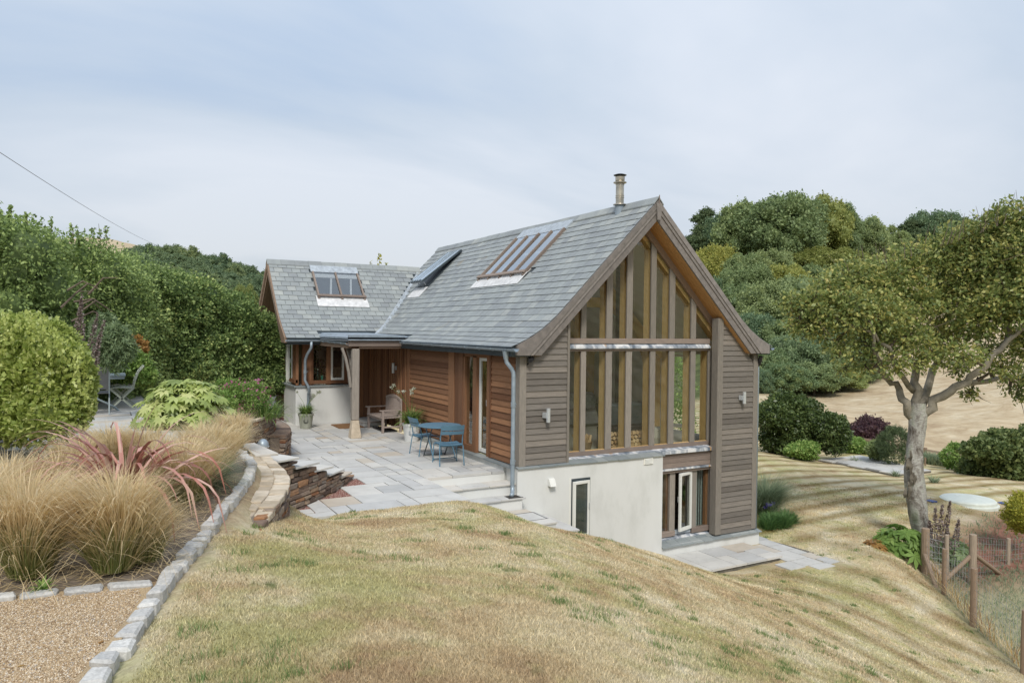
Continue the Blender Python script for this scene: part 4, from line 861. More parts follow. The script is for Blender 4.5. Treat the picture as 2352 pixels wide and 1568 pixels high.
for k_ in range(9): MB().box(-2.10, -1.95, 10.75 + k_ * .15, 10.895 + k_ * .15, -.3, 1.2).build('vertical_board', M['post_brown'], H)
# --- gutters and downpipes
def gutter(a, b, r_=.06, name='gutter'):
    a = Vector(a); b = Vector(b); d = (b - a).normalized(); s_ = Vector((d.y, -d.x, 0)); mb = MB(); n = 8; v = []
    for p in (a, b):
        for rr_ in (r_, r_ - .008):
            for j in range(n + 1):
                an_ = math.pi + math.pi * j / n; v.append(p + s_ * math.cos(an_) * rr_ + Vector((0, 0, math.sin(an_) * rr_)))
    k = n + 1; f = []
    for j in range(n): f.append((j, j + 1, 2 * k + j + 1, 2 * k + j)); f.append((k + j + 1, k + j, 3 * k + j, 3 * k + j + 1)); f.append((j, k + j, k + j + 1, j + 1)); f.append((2 * k + j, 2 * k + j + 1, 3 * k + j + 1, 3 * k + j))
    f.append((0, 2 * k, 3 * k, k)); f.append((n, k + n, 3 * k + n, 2 * k + n))
    o = mb.add(v, f, .5).build(name, M['gutter'], H)
    L = (b - a).length; q_ = MB(); t_ = .35
    while t_ < L:
        p = a + d * t_; q_.tube([p + s_ * (r_ + .005) * math.cos(x_) + Vector((0, 0, (r_ + .005) * math.sin(x_))) for x_ in np.linspace(math.pi, 2 * math.pi, 7)], .008, 4); t_ += .62
    q_.build('gutter_brackets', M['gutter'], o, kind='stuff')
    return o
gutter((-.30, -.40, 2.37), (-.30, 5.86, 2.39)); 
MB().box(-.31, -.25, -.15, 5.85, 2.395, 2.415).build('eaves_lead', M['lead_blue'], H)
gutter((6.95, -.2, 2.37), (6.95, 11, 2.37))
gutter((-2.72, 8.66, 2.385), (-1.72, 8.66, 2.385)); gutter((-1.72, 8.66, 2.385), (-1.72, 6.0, 2.36))
MB().hexa([(-1.73, 6.0, 2.40), (-1.3, 6.0, 2.46), (-1.3, 8.75, 2.46), (-1.73, 8.7, 2.40), (-1.73, 6.0, 2.42), (-1.3, 6.0, 2.49), (-1.3, 8.75, 2.49), (-1.73, 8.7, 2.42)]).build('porch_edge_slates', M['lead_grey'], H)
def pipe(pts, r_, clips, name='downpipe'):
    o = MB().tube(pts, r_, 10, r=.5).build(name, M['gutter'], H, smooth=True)
    for p in clips: MB().tube([(p[0], p[1], p[2] - .05), (p[0], p[1], p[2] + .05)], r_ + .008, 10, r=.8).tube([(p[0], p[1], p[2]), (p[0] + .09, p[1] + .05, p[2])], .012, 5).build('pipe_clip', M['gutter'], o)
    return o
pipe([(-.30, .02, 2.34), (-.30, .02, 2.18), (-.29, .01, 2.10), (-.20, -.02, 1.98), (-.165, -.04, 1.90), (-.163, -.05, 1.8), (-.163, -.05, -.34), (-.17, -.07, -.42), (-.22, -.15, -.49), (-.27, -.2, -.50)], .042, [(-.163, -.05, 1.26), (-.163, -.05, .13)])
MB().lathe((-.30, .02, 2.15), [(.045, 0), (.06, .08), (.075, .17)], 10).build('gutter_outlet', M['gutter'], H)
pipe([(-2.0, 8.66, 2.34), (-2.0, 8.66, 2.16), (-2.08, 8.82, 1.95), (-2.1, 8.95, 1.8), (-2.1, 8.98, 1.2), (-2.02, 8.9, 1.02), (-1.98, 8.92, .9), (-1.98, 9.05, .8), (-1.98, 9.06, .0), (-1.96, 8.95, -.03)], .042, [(-2.1, 8.97, 1.45), (-1.98, 9.05, .5)])
pipe([(6.74, .04, 2.1), (6.71, .04, 1.95), (6.70, .04, -2.05)], .04, [])
MB().tube([(6.66, -.10, 2.16), (6.67, -.06, 2.05), (6.70, .02, 1.95)], .05, 8).build('pipe_elbow', M['black'], H)
# --- rooflights
def rooflight(x0, x1, y0, y1, mapf, nl, m, nbar, head, apron, opened=0, name='rooflight', open_bars=False):
    """frame lying on a slope; u runs up the slope, t along the roof. mapf(t, u, lift)"""
    par = rm if m == 'main' else rw
    o = MB()
    (t0, t1), (u0, u1) = (x0, x1), (y0, y1)
    fr = MB()
    def slab(mb, ta, tb, ua, ub, la, lb): mb.hexa([mapf(ta, ua, la), mapf(tb, ua, la), mapf(tb, ub, la), mapf(ta, ub, la), mapf(ta, ua, lb), mapf(tb, ua, lb), mapf(tb, ub, lb), mapf(ta, ub, lb)])
    if m == 'main':
        for q_ in ((t0, t0 + .05, u0, u1), (t1 - .05, t1, u0, u1), (t0 + .05, t1 - .05, u0, u0 + .05), (t0 + .05, t1 - .05, u1 - .05, u1)): slab(o, *q_, -.30, .012)
    else: slab(o, t0, t1, u0, u1, -.02, .012)
    body = o.build(name, M['white'] if m == 'main' else M['darkgrey'], par)
    w_ = .055
    for k_ in range(nbar + 1):
        tcx = t0 + (t1 - t0) * k_ / nbar; tcx = min(max(tcx, t0 + w_ / 2), t1 - w_ / 2)
        b_ = MB(); slab(b_, tcx - w_ / 2, tcx + w_ / 2, u0 - .08, u1, .012, .09); b_.build('glazing_bar', M['beam_grey'], body)
        b_ = MB(); slab(b_, tcx - w_ / 2 - .005, tcx + w_ / 2 + .005, u0 - .17, u0 - .05, .03, .07); b_.build('bar_foot', M['beam_grey'], body)
    b_ = MB(); slab(b_, t0 - .03, t1 + .03, u0 - .12, u0 - .03, .08, .115); b_.build('bottom_rail', M['beam_grey'], body)
    b_ = MB(); slab(b_, t0, t1, u0, u1, .045, .052); b_.build('pane', M['glass_roof'], body)
    b_ = MB(); slab(b_, t0 - .02, t1 + .02, u1, u1 + head, .015, .06); b_.build('head_flashing', M['lead_grey'], body)
    b_ = MB(); slab(b_, t0 - .06, t1 + .06, u0 - apron, u0 - .03, .026, .034); b_.build('apron_flashing', M['lead_white'], body)
    return body
r2 = math.sqrt(.5)
mapW = lambda t, u, l: (t, 11.5 - (4.83 - (2.2 + u * r2)) - l * r2, 2.2 + u * r2 + l * r2)     # wing slope, u measured from z = 2.2
rooflight(-1.40, .12, (3.74 - 2.2) / r2, (4.50 - 2.2) / r2, mapW, 0, 'wing', 2, .32, .50)
mapM = lambda t, u, l: (CX - (5.6 - (2.2 + u * r2)) - l * r2, t, 2.2 + u * r2 + l * r2)
rooflight(2.95, 5.48, (4.17 - 2.2) / r2, (5.28 - 2.2) / r2, mapM, 0, 'main', 4, .36, .46)
# inner frames and blind seen under the wing rooflight
bd = MB().hexa([mapW(-1.36, 3.02, .014), mapW(.08, 3.02, .014), mapW(.08, 3.2, .014), mapW(-1.36, 3.2, .014), mapW(-1.36, 3.02, .03), mapW(.08, 3.02, .03), mapW(.08, 3.2, .03), mapW(-1.36, 3.2, .03)]).build('blind', M['white'], rw)
for t_ in (-1.0, -.35):
    MB().hexa([mapW(t_, 2.2, .014), mapW(t_ + .06, 2.2, .014), mapW(t_ + .22, 3.0, .014), mapW(t_ + .16, 3.0, .014), mapW(t_, 2.2, .026), mapW(t_ + .06, 2.2, .026), mapW(t_ + .22, 3.0, .026), mapW(t_ + .16, 3.0, .026)]).build('inner_sash', M['white'], rw)
# small dark rooflight, propped open at its foot
def slabm(mb, ta, tb, ua, ub, l0a, l0b, th):
    mb.hexa([mapM(ta, ua, l0a), mapM(tb, ua, l0a), mapM(tb, ub, l0b), mapM(ta, ub, l0b), mapM(ta, ua, l0a + th), mapM(tb, ua, l0a + th), mapM(tb, ub, l0b + th), mapM(ta, ub, l0b + th)])
b_ = MB(); slabm(b_, 9.05, 9.98, 2.66, 4.30, -.02, -.02, .06); sr = b_.build('rooflight', M['darkgrey'], rm)
b_ = MB(); slabm(b_, 9.0, 10.03, 2.60, 4.32, .26, .06, .05); b_.build('open_sash', M['darkgrey'], sr)
b_ = MB(); slabm(b_, 9.06, 9.97, 2.66, 4.28, .315, .115, .006); b_.build('pane', M['glass_roof'], sr)
for t_ in (9.02, 9.3, 9.5, 9.7, 9.98): b_ = MB(); slabm(b_, t_, t_ + .03, 2.6, 4.3, .315, .115, .02); b_.build('glazing_bar', M['gutter'], sr)
b_ = MB(); slabm(b_, 9.0, 10.05, 2.16, 2.62, .02, .03, .012); b_.build('apron_flashing', M['lead_white'], sr)
b_ = MB(); b_.bar(mapM(9.3, 2.7, .0), mapM(9.3, 2.72, .27), .02, .02); b_.bar(mapM(9.8, 2.7, .0), mapM(9.8, 2.72, .27), .02, .02); b_.build('stay', M['alu'], sr)
# --- flue
F_ = (CX - .10, 1.05, 5.38)
FS = lambda pr: [(r_ * .68, z * .60) for r_, z in pr]
fl = MB().lathe(F_, FS([(.165, 0), (.16, .44), (.155, .46)]), 24).build('flue_flashing', M['lead_blue'], H, smooth=False)
MB().lathe(F_, FS([(.15, .46), (.225, .455), (.22, .49), (.14, .52), (.138, .72), (.15, .73), (.15, .76), (.138, .77), (.138, .80), (.15, .81), (.15, .83), (.138, .84), (.138, 1.22), (.15, 1.23), (.15, 1.25), (.14, 1.27), (.225, 1.31), (.225, 1.335), (.13, 1.35)]), 28, .5).build('flue_pipe', M['flue'], fl)
MB().lathe(F_, FS([(.13, 1.35), (.16, 1.40), (.165, 1.54), (.12, 1.56)]), 24).build('flue_cowl', M['flue'], fl)
cp = MB().lathe(F_, FS([(.215, 1.595), (.225, 1.61), (.12, 1.65), (.02, 1.66)]), 24)
for a in (0, 2.1, 4.2): cp.tube([(F_[0] + .09 * math.cos(a), F_[1] + .09 * math.sin(a), F_[2] + .9), (F_[0] + .09 * math.cos(a), F_[1] + .09 * math.sin(a), F_[2] + .96)], .008, 4)
cp.build('flue_cap', M['black'], fl)
# --- rooms behind the glass
MB().box(.15, 6.45, .45, 9.2, -.02, .06).build('room_floor', M['carpet'], H)
iw = MB(); iw.box(.10, .14, .12, 1.3, .05, 2.3).box(.10, .14, 2.6, 9.2, .05, 2.3).box(6.42, 6.5, 3.4, 9.2, .05, 2.5).box(6.42, 6.5, .12, .55, .05, 2.5).prism([(.1, .05), (6.5, .05), (6.5, 2.0), (CX, 5.1), (.1, 2.0)], lambda p: (p[0], 9.1, p[1]), lambda p: (p[0], 9.2, p[1]))
for sgn, ya, yb, ha, hb in ((1, .56, 9.1, 0, 2.9), (-1, .56, 3.0, 0, 2.9), (-1, 5.42, 9.1, 0, 2.9), (-1, 3.0, 5.42, 0, .34), (-1, 3.0, 5.42, 1.42, 2.9)):
    iw.prism([(ha, 5.14 - ha), (hb, 5.14 - hb), (hb, 5.19 - hb), (ha, 5.19 - ha)], lambda p: (CX + sgn * p[0], ya, p[1]), lambda p: (CX + sgn * p[0], yb, p[1]))
iw.box(6.42, 6.5, .55, 3.4, 2.15, 2.5); iw.build('room_walls', M['cream'], H)
casement('glazed_door', (6.45, .62), math.pi / 2, .85, .08, 2.12, .08); casement('glazed_door', (6.45, 3.35), -math.pi / 2 + .5, .85, .08, 2.12, .08)
for yy in (2.9, 6.0):
    tr = MB()
    tr.box(.55, .8, yy, yy + .22, .05, 2.2, .5).box(5.85, 6.1, yy, yy + .22, .05, 2.2, .4)
    tr.box(CX - 1.45, CX + 1.45, yy, yy + .2, 3.35, 3.6, .7)
    for sgn in (-1, 1):
        q_ = [(CX + sgn * 2.65, 1.3), (CX + sgn * 2.35, 2.2), (CX + sgn * 1.75, 3.0), (CX + sgn * 1.0, 3.55)]
        for a, b in zip(q_, q_[1:]): tr.bar((a[0], yy + .1, a[1]), (b[0], yy + .1, b[1]), .2, .28, (0, 1, 0), .45)
        tr.bar((CX + sgn * 2.8, yy + .1, 2.05), (CX, yy + .1, 4.85), .2, .26, (0, 1, 0), .6)
    tr.build('roof_truss', M['golden'], H)
MB().box(3.0, 3.5, 5.9, 6.1, .06, 2.6).build('inner_partition', M['golden'], H)
MB().box(3.7, 6.45, .5, 4, -2.6, -2.5).box(3.7, 6.45, 3.9, 4, -2.6, -.1).box(3.62, 3.7, .35, 4, -2.6, -.1).box(3.7, 6.45, .4, 4, -.12, -.05).box(6.42, 6.5, .35, 4, -2.6, -.1).build('lower_room', M['carpet'], H)
cu = MB()
for k_ in range(16): x = 4.98 + k_ * .025; cu.box(x, x + .02, .45 + .03 * math.sin(k_ * 1.9), .47 + .03 * math.sin(k_ * 1.9), -1.9, -.55)
for k_ in range(8): x = 3.95 + k_ * .025; cu.box(x, x + .02, .45 + .03 * math.sin(k_ * 1.9), .47 + .03 * math.sin(k_ * 1.9), -1.9, -.55)
cu.build('curtain', M['curtain'], H)
# kitchen behind the bay windows
MB().box(-2.1, .0, 11.6, 11.7, .0, 2.3).box(-.45, -.35, 9.5, 11.6, 0, 2.3).box(-2.0, -.6, 9.45, 9.9, .98, 1.03).build('kitchen_walls', M['cream'], H)
MB().box(-1.0, -.5, 10.9, 11.0, 1.45, 2.0).build('kitchen_screen', M['black'], H)
MB().box(-2.2, -.5, 9.4, 11.6, 2.35, 2.4).build('kitchen_ceiling', M['cream'], H)
# ------------------------------------------------------------------ paving: random rectangular flags, each its own piece
def flags(rects, keep, z, th=.05, mod=.295, parent=None, m='paving', name='paving_slab', gap=.010, zf=None, big=3):
    for (x0, x1, y0, y1) in rects:
        nx_ = max(1, round((x1 - x0) / mod)); ny_ = max(1, round((y1 - y0) / mod)); dx = (x1 - x0) / nx_; dy = (y1 - y0) / ny_
        used = np.zeros((nx_, ny_), bool)
        for j in range(ny_):
            for i in range(nx_):
                if used[i, j]: continue
                opts = [(3, 2), (2, 2), (2, 1), (3, 2), (2, 3), (1, 2), (1, 1), (2, 2), (3, 1)] if big == 3 else [(4, 1), (3, 1), (3, 1), (2, 1), (4, 1)]
                random.shuffle(opts)
                for a, b in opts + [(1, 1)]:
                    if i + a <= nx_ and j + b <= ny_ and not used[i:i + a, j:j + b].any(): break
                used[i:i + a, j:j + b] = True
                cx_, cy_ = x0 + (i + a / 2) * dx, y0 + (j + b / 2) * dy
                if not keep(cx_, cy_): continue
                X0, X1, Y0, Y1 = x0 + i * dx + gap, x0 + (i + a) * dx - gap, y0 + j * dy + gap, y0 + (j + b) * dy - gap
                zz = (zf(cx_, cy_) if zf else z) + random.uniform(-.003, .003); tx, ty = random.uniform(-.003, .003), random.uniform(-.003, .003)
                e_ = [random.uniform(-.004, .004) for _ in range(8)]
                top = [(X0 + e_[0], Y0 + e_[1], zz - tx - ty), (X1 + e_[2], Y0 + e_[3], zz + tx - ty), (X1 + e_[4], Y1 + e_[5], zz + tx + ty), (X0 + e_[6], Y1 + e_[7], zz - tx + ty)]
                MB().hexa([(p[0], p[1], p[2] - th) for p in top] + top).build(name, M[m], parent)
def inpoly(x, y, P): return float(sdist(np.array([x]), np.array([y]), P)[0]) < 0
PZ = -.125
patio = MB().box(-4.93, -1.84, -1.57, 10.6, PZ - .3, PZ - .03).box(-1.84, -.11, .4, 9.1, PZ - .3, PZ - .03).box(-2.3, -1.9, 9.1, 10.5, PZ - .3, PZ - .032).build('patio', M['bedding'], None, kind='structure')
_keep = [(-4.93, -1.6), (-1.83, -1.6), (-1.83, 10.6), (-3.5, 10.6), (-3.7, 7.5), (-3.9, 4.3), (-3.9, 2.2), (-3.2, 1.5), (-2.75, 1.1), (-3.05, .62), (-3.35, .30), (-3.7, -.05), (-4.2, -.52), (-4.55, -.85), (-4.93, -1.3)]
# joints and gravel strip: cut the bedding back where the gravel shows
bpy.data.objects.remove(patio)
pb = MB(); pb.prism([(-4.9, -1.57), (-1.84, -1.57), (-1.84, 10.6), (-3.6, 10.6), (-3.9, 4.5), (-3.8, 2.2), (-2.7, 1.2), (-2.75, .7), (-3.3, .2), (-3.9, -.4), (-4.5, -1.0), (-4.8, -1.4)], lambda p: (p[0], p[1], PZ - .3), lambda p: (p[0], p[1], PZ - .028))
pb.box(-1.84, -.11, .4, 9.1, PZ - .3, PZ - .028); patio = pb.build('patio', M['bedding'], None, kind='structure')
flags([(-4.93, -1.83, -1.6, .37), (-4.5, -1.83, .37, 10.6)], lambda x, y: inpoly(x, y, _keep) and not (x > -2.36 and y > 9.1), PZ, parent=patio)
flags([(-1.83, -.115, .37, 9.1)], lambda x, y: not (x > -.62 and y > 8.1), PZ, parent=patio)
pebbles('red_gravel', [(-2.8, 1.35), (-2.7, .5), (-3.7, -.8), (-4.6, -1.6), (-5.1, -1.5), (-4.7, -.55), (-4.0, .25), (-3.2, 1.3)], 9000, .012, M['red_gravel'], lambda x, y: np.full(len(x), PZ - .02), 'red gravel strip between the stepped stone wall and the patio flags', 'gravel')
MB().prism([(-2.75, 1.5), (-2.6, .5), (-3.6, -.8), (-4.4, -1.55), (-5.1, -1.5), (-4.7, -.5), (-4.0, .3), (-3.2, 1.5)], lambda p: (p[0], p[1], PZ - .3), lambda p: (p[0], p[1], PZ - .022)).build('gravel_bed', M['red_gravel'], patio)
# ------------------------------------------------------------------ white rendered steps going down beside the house
ST = thing('garden_steps', 'pale flagged steps with white risers leading down past the downpipe beside the white wall', 'steps', (-1, .4, -1.2))
def tread(x0, x1, y0, y1, z, n=None, th=.035):
    L = x1 - x0; n = n or max(1, round(L / .62)); cuts = [x0] + sorted(x0 + L * (k_ + random.uniform(-.12, .12)) / n for k_ in range(1, n)) + [x1]
    for a, b in zip(cuts, cuts[1:]):
        jf = random.uniform(-.008, .008)
        MB().box(a + .004, b - .004, y0 - .02 + jf, y1, z - th, z).build('tread_slab', M['paving'], ST, bevel=.004)
MB().box(-1.82, -.112, .385, .46, -.9, PZ - .052).build('riser', M['render'], ST)
tread(-1.78, -.065, .0, .395, -.31); MB().box(-1.80, -.065, .02, .38, -.95, -.346).build('riser', M['render'], ST)
tread(-1.72, -.0, -.30, .015, -.53); MB().box(-1.78, -.065, -.28, .015, -.95, -.566).build('riser', M['render'], ST)
tread(-1.8, -1.15, -.85, -.30, -.62, 1); MB().box(-1.80, -1.2, -.83, -.3, -1.0, -.66).build('riser', M['render'], ST)
MB().box(-1.82, -1.79, -1.5, .38, -1.0, PZ - .052).build('side_riser', M['render'], ST)
l_ = MB().box(-1.4, .02, -1.38, -.28, -1.2, -.80).build('landing_base', M['render'], ST)
for (a, b, c_, d_) in ((-1.15, -.62, -.72, -.30), (-.61, .0, -.56, -.30), (-1.15, -.62, -1.40, -.73), (-.61, -.46, -1.1, -.57), (-.61, .04, -1.40, -1.11), (.0, .04, -1.1, -.57), (-.61, -.46, -1.1, -.57)):
    MB().box(a + .004, b - .004, c_ + .004, d_ - .004, -.80, -.765 + random.uniform(-.002, .002)).build('tread_slab', M['paving'], ST)
MB().box(-.45, -.01, -1.09, -.58, -.80, -.768).build('inset_cover_slab', M['paving'], ST)
cf = MB(); cf.box(-.47, -.45, -1.11, -.56, -.81, -.766).box(-.01, .01, -1.11, -.56, -.81, -.766).box(-.45, -.01, -1.11, -1.09, -.81, -.766).box(-.45, -.01, -.58, -.56, -.81, -.766); cf.build('cover_frame', M['black'], ST)
MB().box(.04, .55, -1.3, -.09, -1.25, -1.02).build('riser', M['render'], ST); MB().box(.04, .58, -1.32, -.09, -1.02, -.99).build('tread_slab', M['paving'], ST)
gr = MB()
for k_ in range(8): gr.box(-.36 + k_ * .035, -.34 + k_ * .035, -.30, -.08, -.53, -.522)
gr.box(-.38, -.06, -.31, -.29, -.53, -.521).build('drain_grate', M['rust_metal'], ST)
# ------------------------------------------------------------------ lower paving by the gable foot
lp = MB().prism([(3.66, -1.2), (6.15, -1.2), (6.15, -.08), (3.66, -.08)], lambda p: (p[0], p[1], -2.6), lambda p: (p[0], p[1], -2.335)).build('lower_patio', M['bedding'], None, kind='structure')
for (a, b, c_, d_) in ((3.3, 4.05, -.62, -.07), (4.05, 4.75, -.78, -.07), (4.75, 5.45, -.62, -.07), (5.45, 6.2, -.55, -.07), (3.5, 4.05, -1.24, -.62), (4.05, 4.75, -1.24, -.78), (4.75, 5.1, -.95, -.62), (4.75, 5.1, -1.24, -.95), (5.1, 5.7, -1.24, -.62), (5.7, 6.2, -.9, -.55), (5.7, 6.2, -1.24, -.9), (5.1, 5.45, -.62, -.615)):
    if d_ - c_ > .05: MB().box(a + .006, b - .006, c_ + .006, d_ - .006, -2.345, -2.30 + random.uniform(-.002, .002)).build('paving_slab', M['paving'], lp)
gp = MB().prism([(6.22, .6), (7.2, .6), (7.6, -2.3), (6.0, -1.9), (6.2, -1.2)], lambda p: (p[0], p[1], -2.7), lambda p: (p[0], p[1], -2.432)).build('garden_path', M['bedding'], None, kind='structure')
for (a, b, c_, d_) in ((6.75, 7.25, .1, .75), (6.75, 7.2, -.35, .1), (6.22, 6.72, -.75, -.12), (6.73, 7.2, -.75, -.36), (6.22, 6.9, -1.35, -.76), (6.91, 7.2, -1.1, -.76), (6.91, 7.25, -1.5, -1.11), (6.3, 6.9, -1.75, -1.36), (6.95, 7.3, -1.9, -1.51), (6.4, 6.94, -2.05, -1.76), (5.8, 6.29, -1.8, -1.36)):
    MB().box(a + .005, b - .005, c_ + .005, d_ - .005, -2.44, -2.40 + random.uniform(-.002, .002)).build('paving_slab', M['paving'], gp)
# round flagged corner beyond the right end of the house
ct = thing('round_step', 'pale flagged step with a curved edge just beyond the right corner of the house', 'step', (7.2, 2.5, -2.4))
arc = [(7.0 + 1.15 * math.cos(a), 2.6 + 1.25 * math.sin(a)) for a in np.linspace(-1.57, 1.57, 14)]
MB().prism([(6.76, 3.85), (6.76, 1.35)] + arc, lambda p: (p[0], p[1], -2.6), lambda p: (p[0], p[1], -2.33)).build('step_base', M['stone'], ct)
for a, b in ((1.35, 2.0), (2.0, 2.7), (2.7, 3.85)):
    pp = [(x, y) for x, y in arc if a - .01 <= y <= b + .01]
    xa = 7.0 + 1.15 * math.sqrt(max(0, 1 - ((a - 2.6) / 1.25) ** 2)); xb = 7.0 + 1.15 * math.sqrt(max(0, 1 - ((b - 2.6) / 1.25) ** 2))
    MB().prism([(6.76, b - .006), (6.76, a + .006), (xa, a + .006)] + pp + [(xb, b - .006)], lambda p: (p[0], p[1], -2.33), lambda p: (p[0], p[1], -2.29)).build('paving_slab', M['paving'], ct)
# far lower patio
cA, cB, cC, cD = [np.array(p) for p in LOWFAR]
fp = MB().prism([tuple(p) for p in LOWFAR], lambda p: (p[0], p[1], -3.3), lambda p: (p[0], p[1], -2.99)).build('far_patio', M['bedding'], None, kind='structure')
for i in range(6):
    for j in range(5):
        o_ = .5 * (j % 2); q_ = []
        for (u, v_) in ((i + o_, j), (i + 1 + o_, j), (i + 1 + o_, j + 1), (i + o_, j + 1)):
            u = min(u, 6) / 6; v_ = v_ / 5; q_.append((cA * (1 - v_) + cD * v_) * (1 - u) + (cB * (1 - v_) + cC * v_) * u)
        c0 = sum(q_) / 4; q_ = [c0 + (p - c0) * .975 for p in q_]
        if np.linalg.norm(q_[0] - q_[1]) < .2: continue
        MB().prism([tuple(p) for p in q_], lambda p: (p[0], p[1], -3.0), lambda p: (p[0], p[1], -2.95)).build('paving_slab', M['paving'], fp)
# ------------------------------------------------------------------ upper terrace with long flags, driveway, bed
TZ = 1.0
ter = MB().box(-10.5, -6.42, .85, 8.6, .6, TZ - .028).box(-10.5, -5.75, -.5, .85, .6, TZ - .029).build('upper_terrace', M['bedding'], None, kind='structure')
flags([(-10.4, -6.4, .85, 8.6)], lambda x, y: x > -8.6, TZ, .05, .36, ter, big=4, gap=.01)
flags([(-10.4, -5.75, -.5, .85)], lambda x, y: x > -8.4, TZ, .05, .34, ter, big=4, gap=.01)
drive = MB().prism([(-14, -7.0), (-7.75, -7.0), (-7.2, -7.06), (-6.92, -7.14), (-6.97, -7.4), (-7.02, -7.66), (-7.08, -7.89), (-7.22, -8.36), (-7.29, -8.62), (-7.6, -9.6), (-8.5, -13), (-9, -15), (-14, -15)], lambda p: (p[0], p[1], .7), lambda p: (p[0], p[1], .985))
m, t, b = new_mat('resin_bound_gravel', .9, .2)
g1 = ramp(t, [(.30, (.24, .165, .095)), (.45, (.42, .31, .185)), (.58, (.56, .44, .28)), (.72, (.72, .62, .46))], noise(t, 130, 3, .75, 'World')).outputs[0]
g2 = mixc(t, g1, ramp(t, [(.35, (.82, .82, .84)), (.65, (1.08, 1.04, .98))], noise(t, 1.3, 4, .6, 'World')).outputs[0], 1.0, 'MULTIPLY')
t.links.new(g2, b.inputs['Base Color']); bump(t, b, noise(t, 150, 2, .6, 'World'), .8, .01); M['drive'] = m
drive = drive.build('driveway', M['drive'], None, kind='structure')
# ------------------------------------------------------------------ stones
def stone_piece(c, ux, uy, L, D, Ht, m, par, name='stone', lump=.12, r=None):
    """rough block: L along (ux, uy), D across, Ht up, jittered corners"""
    vx, vy = -uy, ux; v = []
    for dz in (-.5, .5):
        for a, b in ((-.5, -.5), (.5, -.5), (.5, .5), (-.5, .5)):
            a += random.uniform(-lump, lump) * .5; b += random.uniform(-lump, lump) * .5; h = dz + random.uniform(-lump, lump) * .6
            v.append((c[0] + ux * a * L + vx * b * D, c[1] + uy * a * L + vy * b * D, c[2] + h * Ht))
    return MB().hexa(v, r).build(name, M[m], par, bevel=min(Ht, D) * .14)
def resample(P, step=.05):
    out_ = []; P = [np.array(p, float) for p in P]
    for a, b in zip(P, P[1:]):
        n = max(1, int(np.linalg.norm(b - a) / step)); out_ += [a + (b - a) * k_ / n for k_ in range(n)]
    return np.array(out_ + [P[-1]])
def smooth_path(P, it=3):
    P = [np.array(p, float) for p in P]
    for _ in range(it):
        Q_ = [P[0]]
        for a, b in zip(P, P[1:]): Q_ += [a * .75 + b * .25, a * .25 + b * .75]
        P = Q_ + [P[-1]]
    return P
def wall(root, path, zb, zt, face=1, limit=290, depth=.22, rmin=.05, rmax=.11, lmin=.12, lmax=.34):
    """rubble face along a path: courses of uneven stones standing proud of a mortar core. zb, zt: functions of arc length"""
    P = resample(smooth_path(path), .04); seg = np.linalg.norm(np.diff(P, axis=0), axis=1); S = np.concatenate([[0], np.cumsum(seg)]); L = S[-1]
    def pt(s):
        s = min(max(s, 0), L - 1e-4); i = int(np.searchsorted(S, s, 'right')) - 1; i = min(i, len(P) - 2); f = (s - S[i]) / seg[i]
        d = (P[i + 1] - P[i]) / seg[i]; return P[i] * (1 - f) + P[i + 1] * f, d
    core = MB(); n = 40
    ring = []
    for k_ in range(n + 1):
        s = L * k_ / n; p, d = pt(s); nn = np.array([d[1], -d[0]]) * face
        q0, q1 = p - nn * .035, p - nn * depth; ring.append([(q0[0], q0[1], zb(s) - .1), (q1[0], q1[1], zb(s) - .1), (q1[0], q1[1], zt(s) - .02), (q0[0], q0[1], zt(s) - .02)])
    vs = [p for r_ in ring for p in r_]; fs = []
    for k_ in range(n):
        a = k_ * 4; b = a + 4
        for j in range(4): fs.append((a + j, a + (j + 1) % 4, b + (j + 1) % 4, b + j))
    fs += [(0, 1, 2, 3), (n * 4 + 3, n * 4 + 2, n * 4 + 1, n * 4)]
    core.add(vs, fs, .5).build('wall_core', M['mortar'], root)
    z = min(zb(s) for s in np.linspace(0, L, 12)); zmax = max(zt(s) for s in np.linspace(0, L, 30)); cnt = 0; extra = MB()
    while z < zmax:
        h = random.uniform(rmin, rmax); s = random.uniform(-.1, 0)
        while s < L:
            l_ = random.uniform(lmin, lmax); sm_ = s + l_ / 2
            h0 = h
            if 0 <= sm_ <= L and z + h > zt(sm_): h = zt(sm_) - z
            if 0 <= sm_ <= L and h > .025 and z + h * .4 > zb(sm_):
                p, d = pt(sm_); nn = np.array([d[1], -d[0]]) * face; pr = random.uniform(-.012, .022)
                if random.random() < .25 and h > .08:
                    for k_ in (0, 1):
                        stone_piece((p[0] + nn[0] * (pr - .05), p[1] + nn[1] * (pr - .05), z + h * (.25 + .5 * k_)), d[0], d[1], l_ - .014, .12, h * .46, 'stone', root, lump=.16); cnt += 1
                else:
                    stone_piece((p[0] + nn[0] * (pr - .05), p[1] + nn[1] * (pr - .05), z + h / 2), d[0], d[1], l_ - .014, .12, h - .012, 'stone', root, lump=.2); cnt += 1
            s += l_; h = h0
        z += h
    return cnt, pt, L
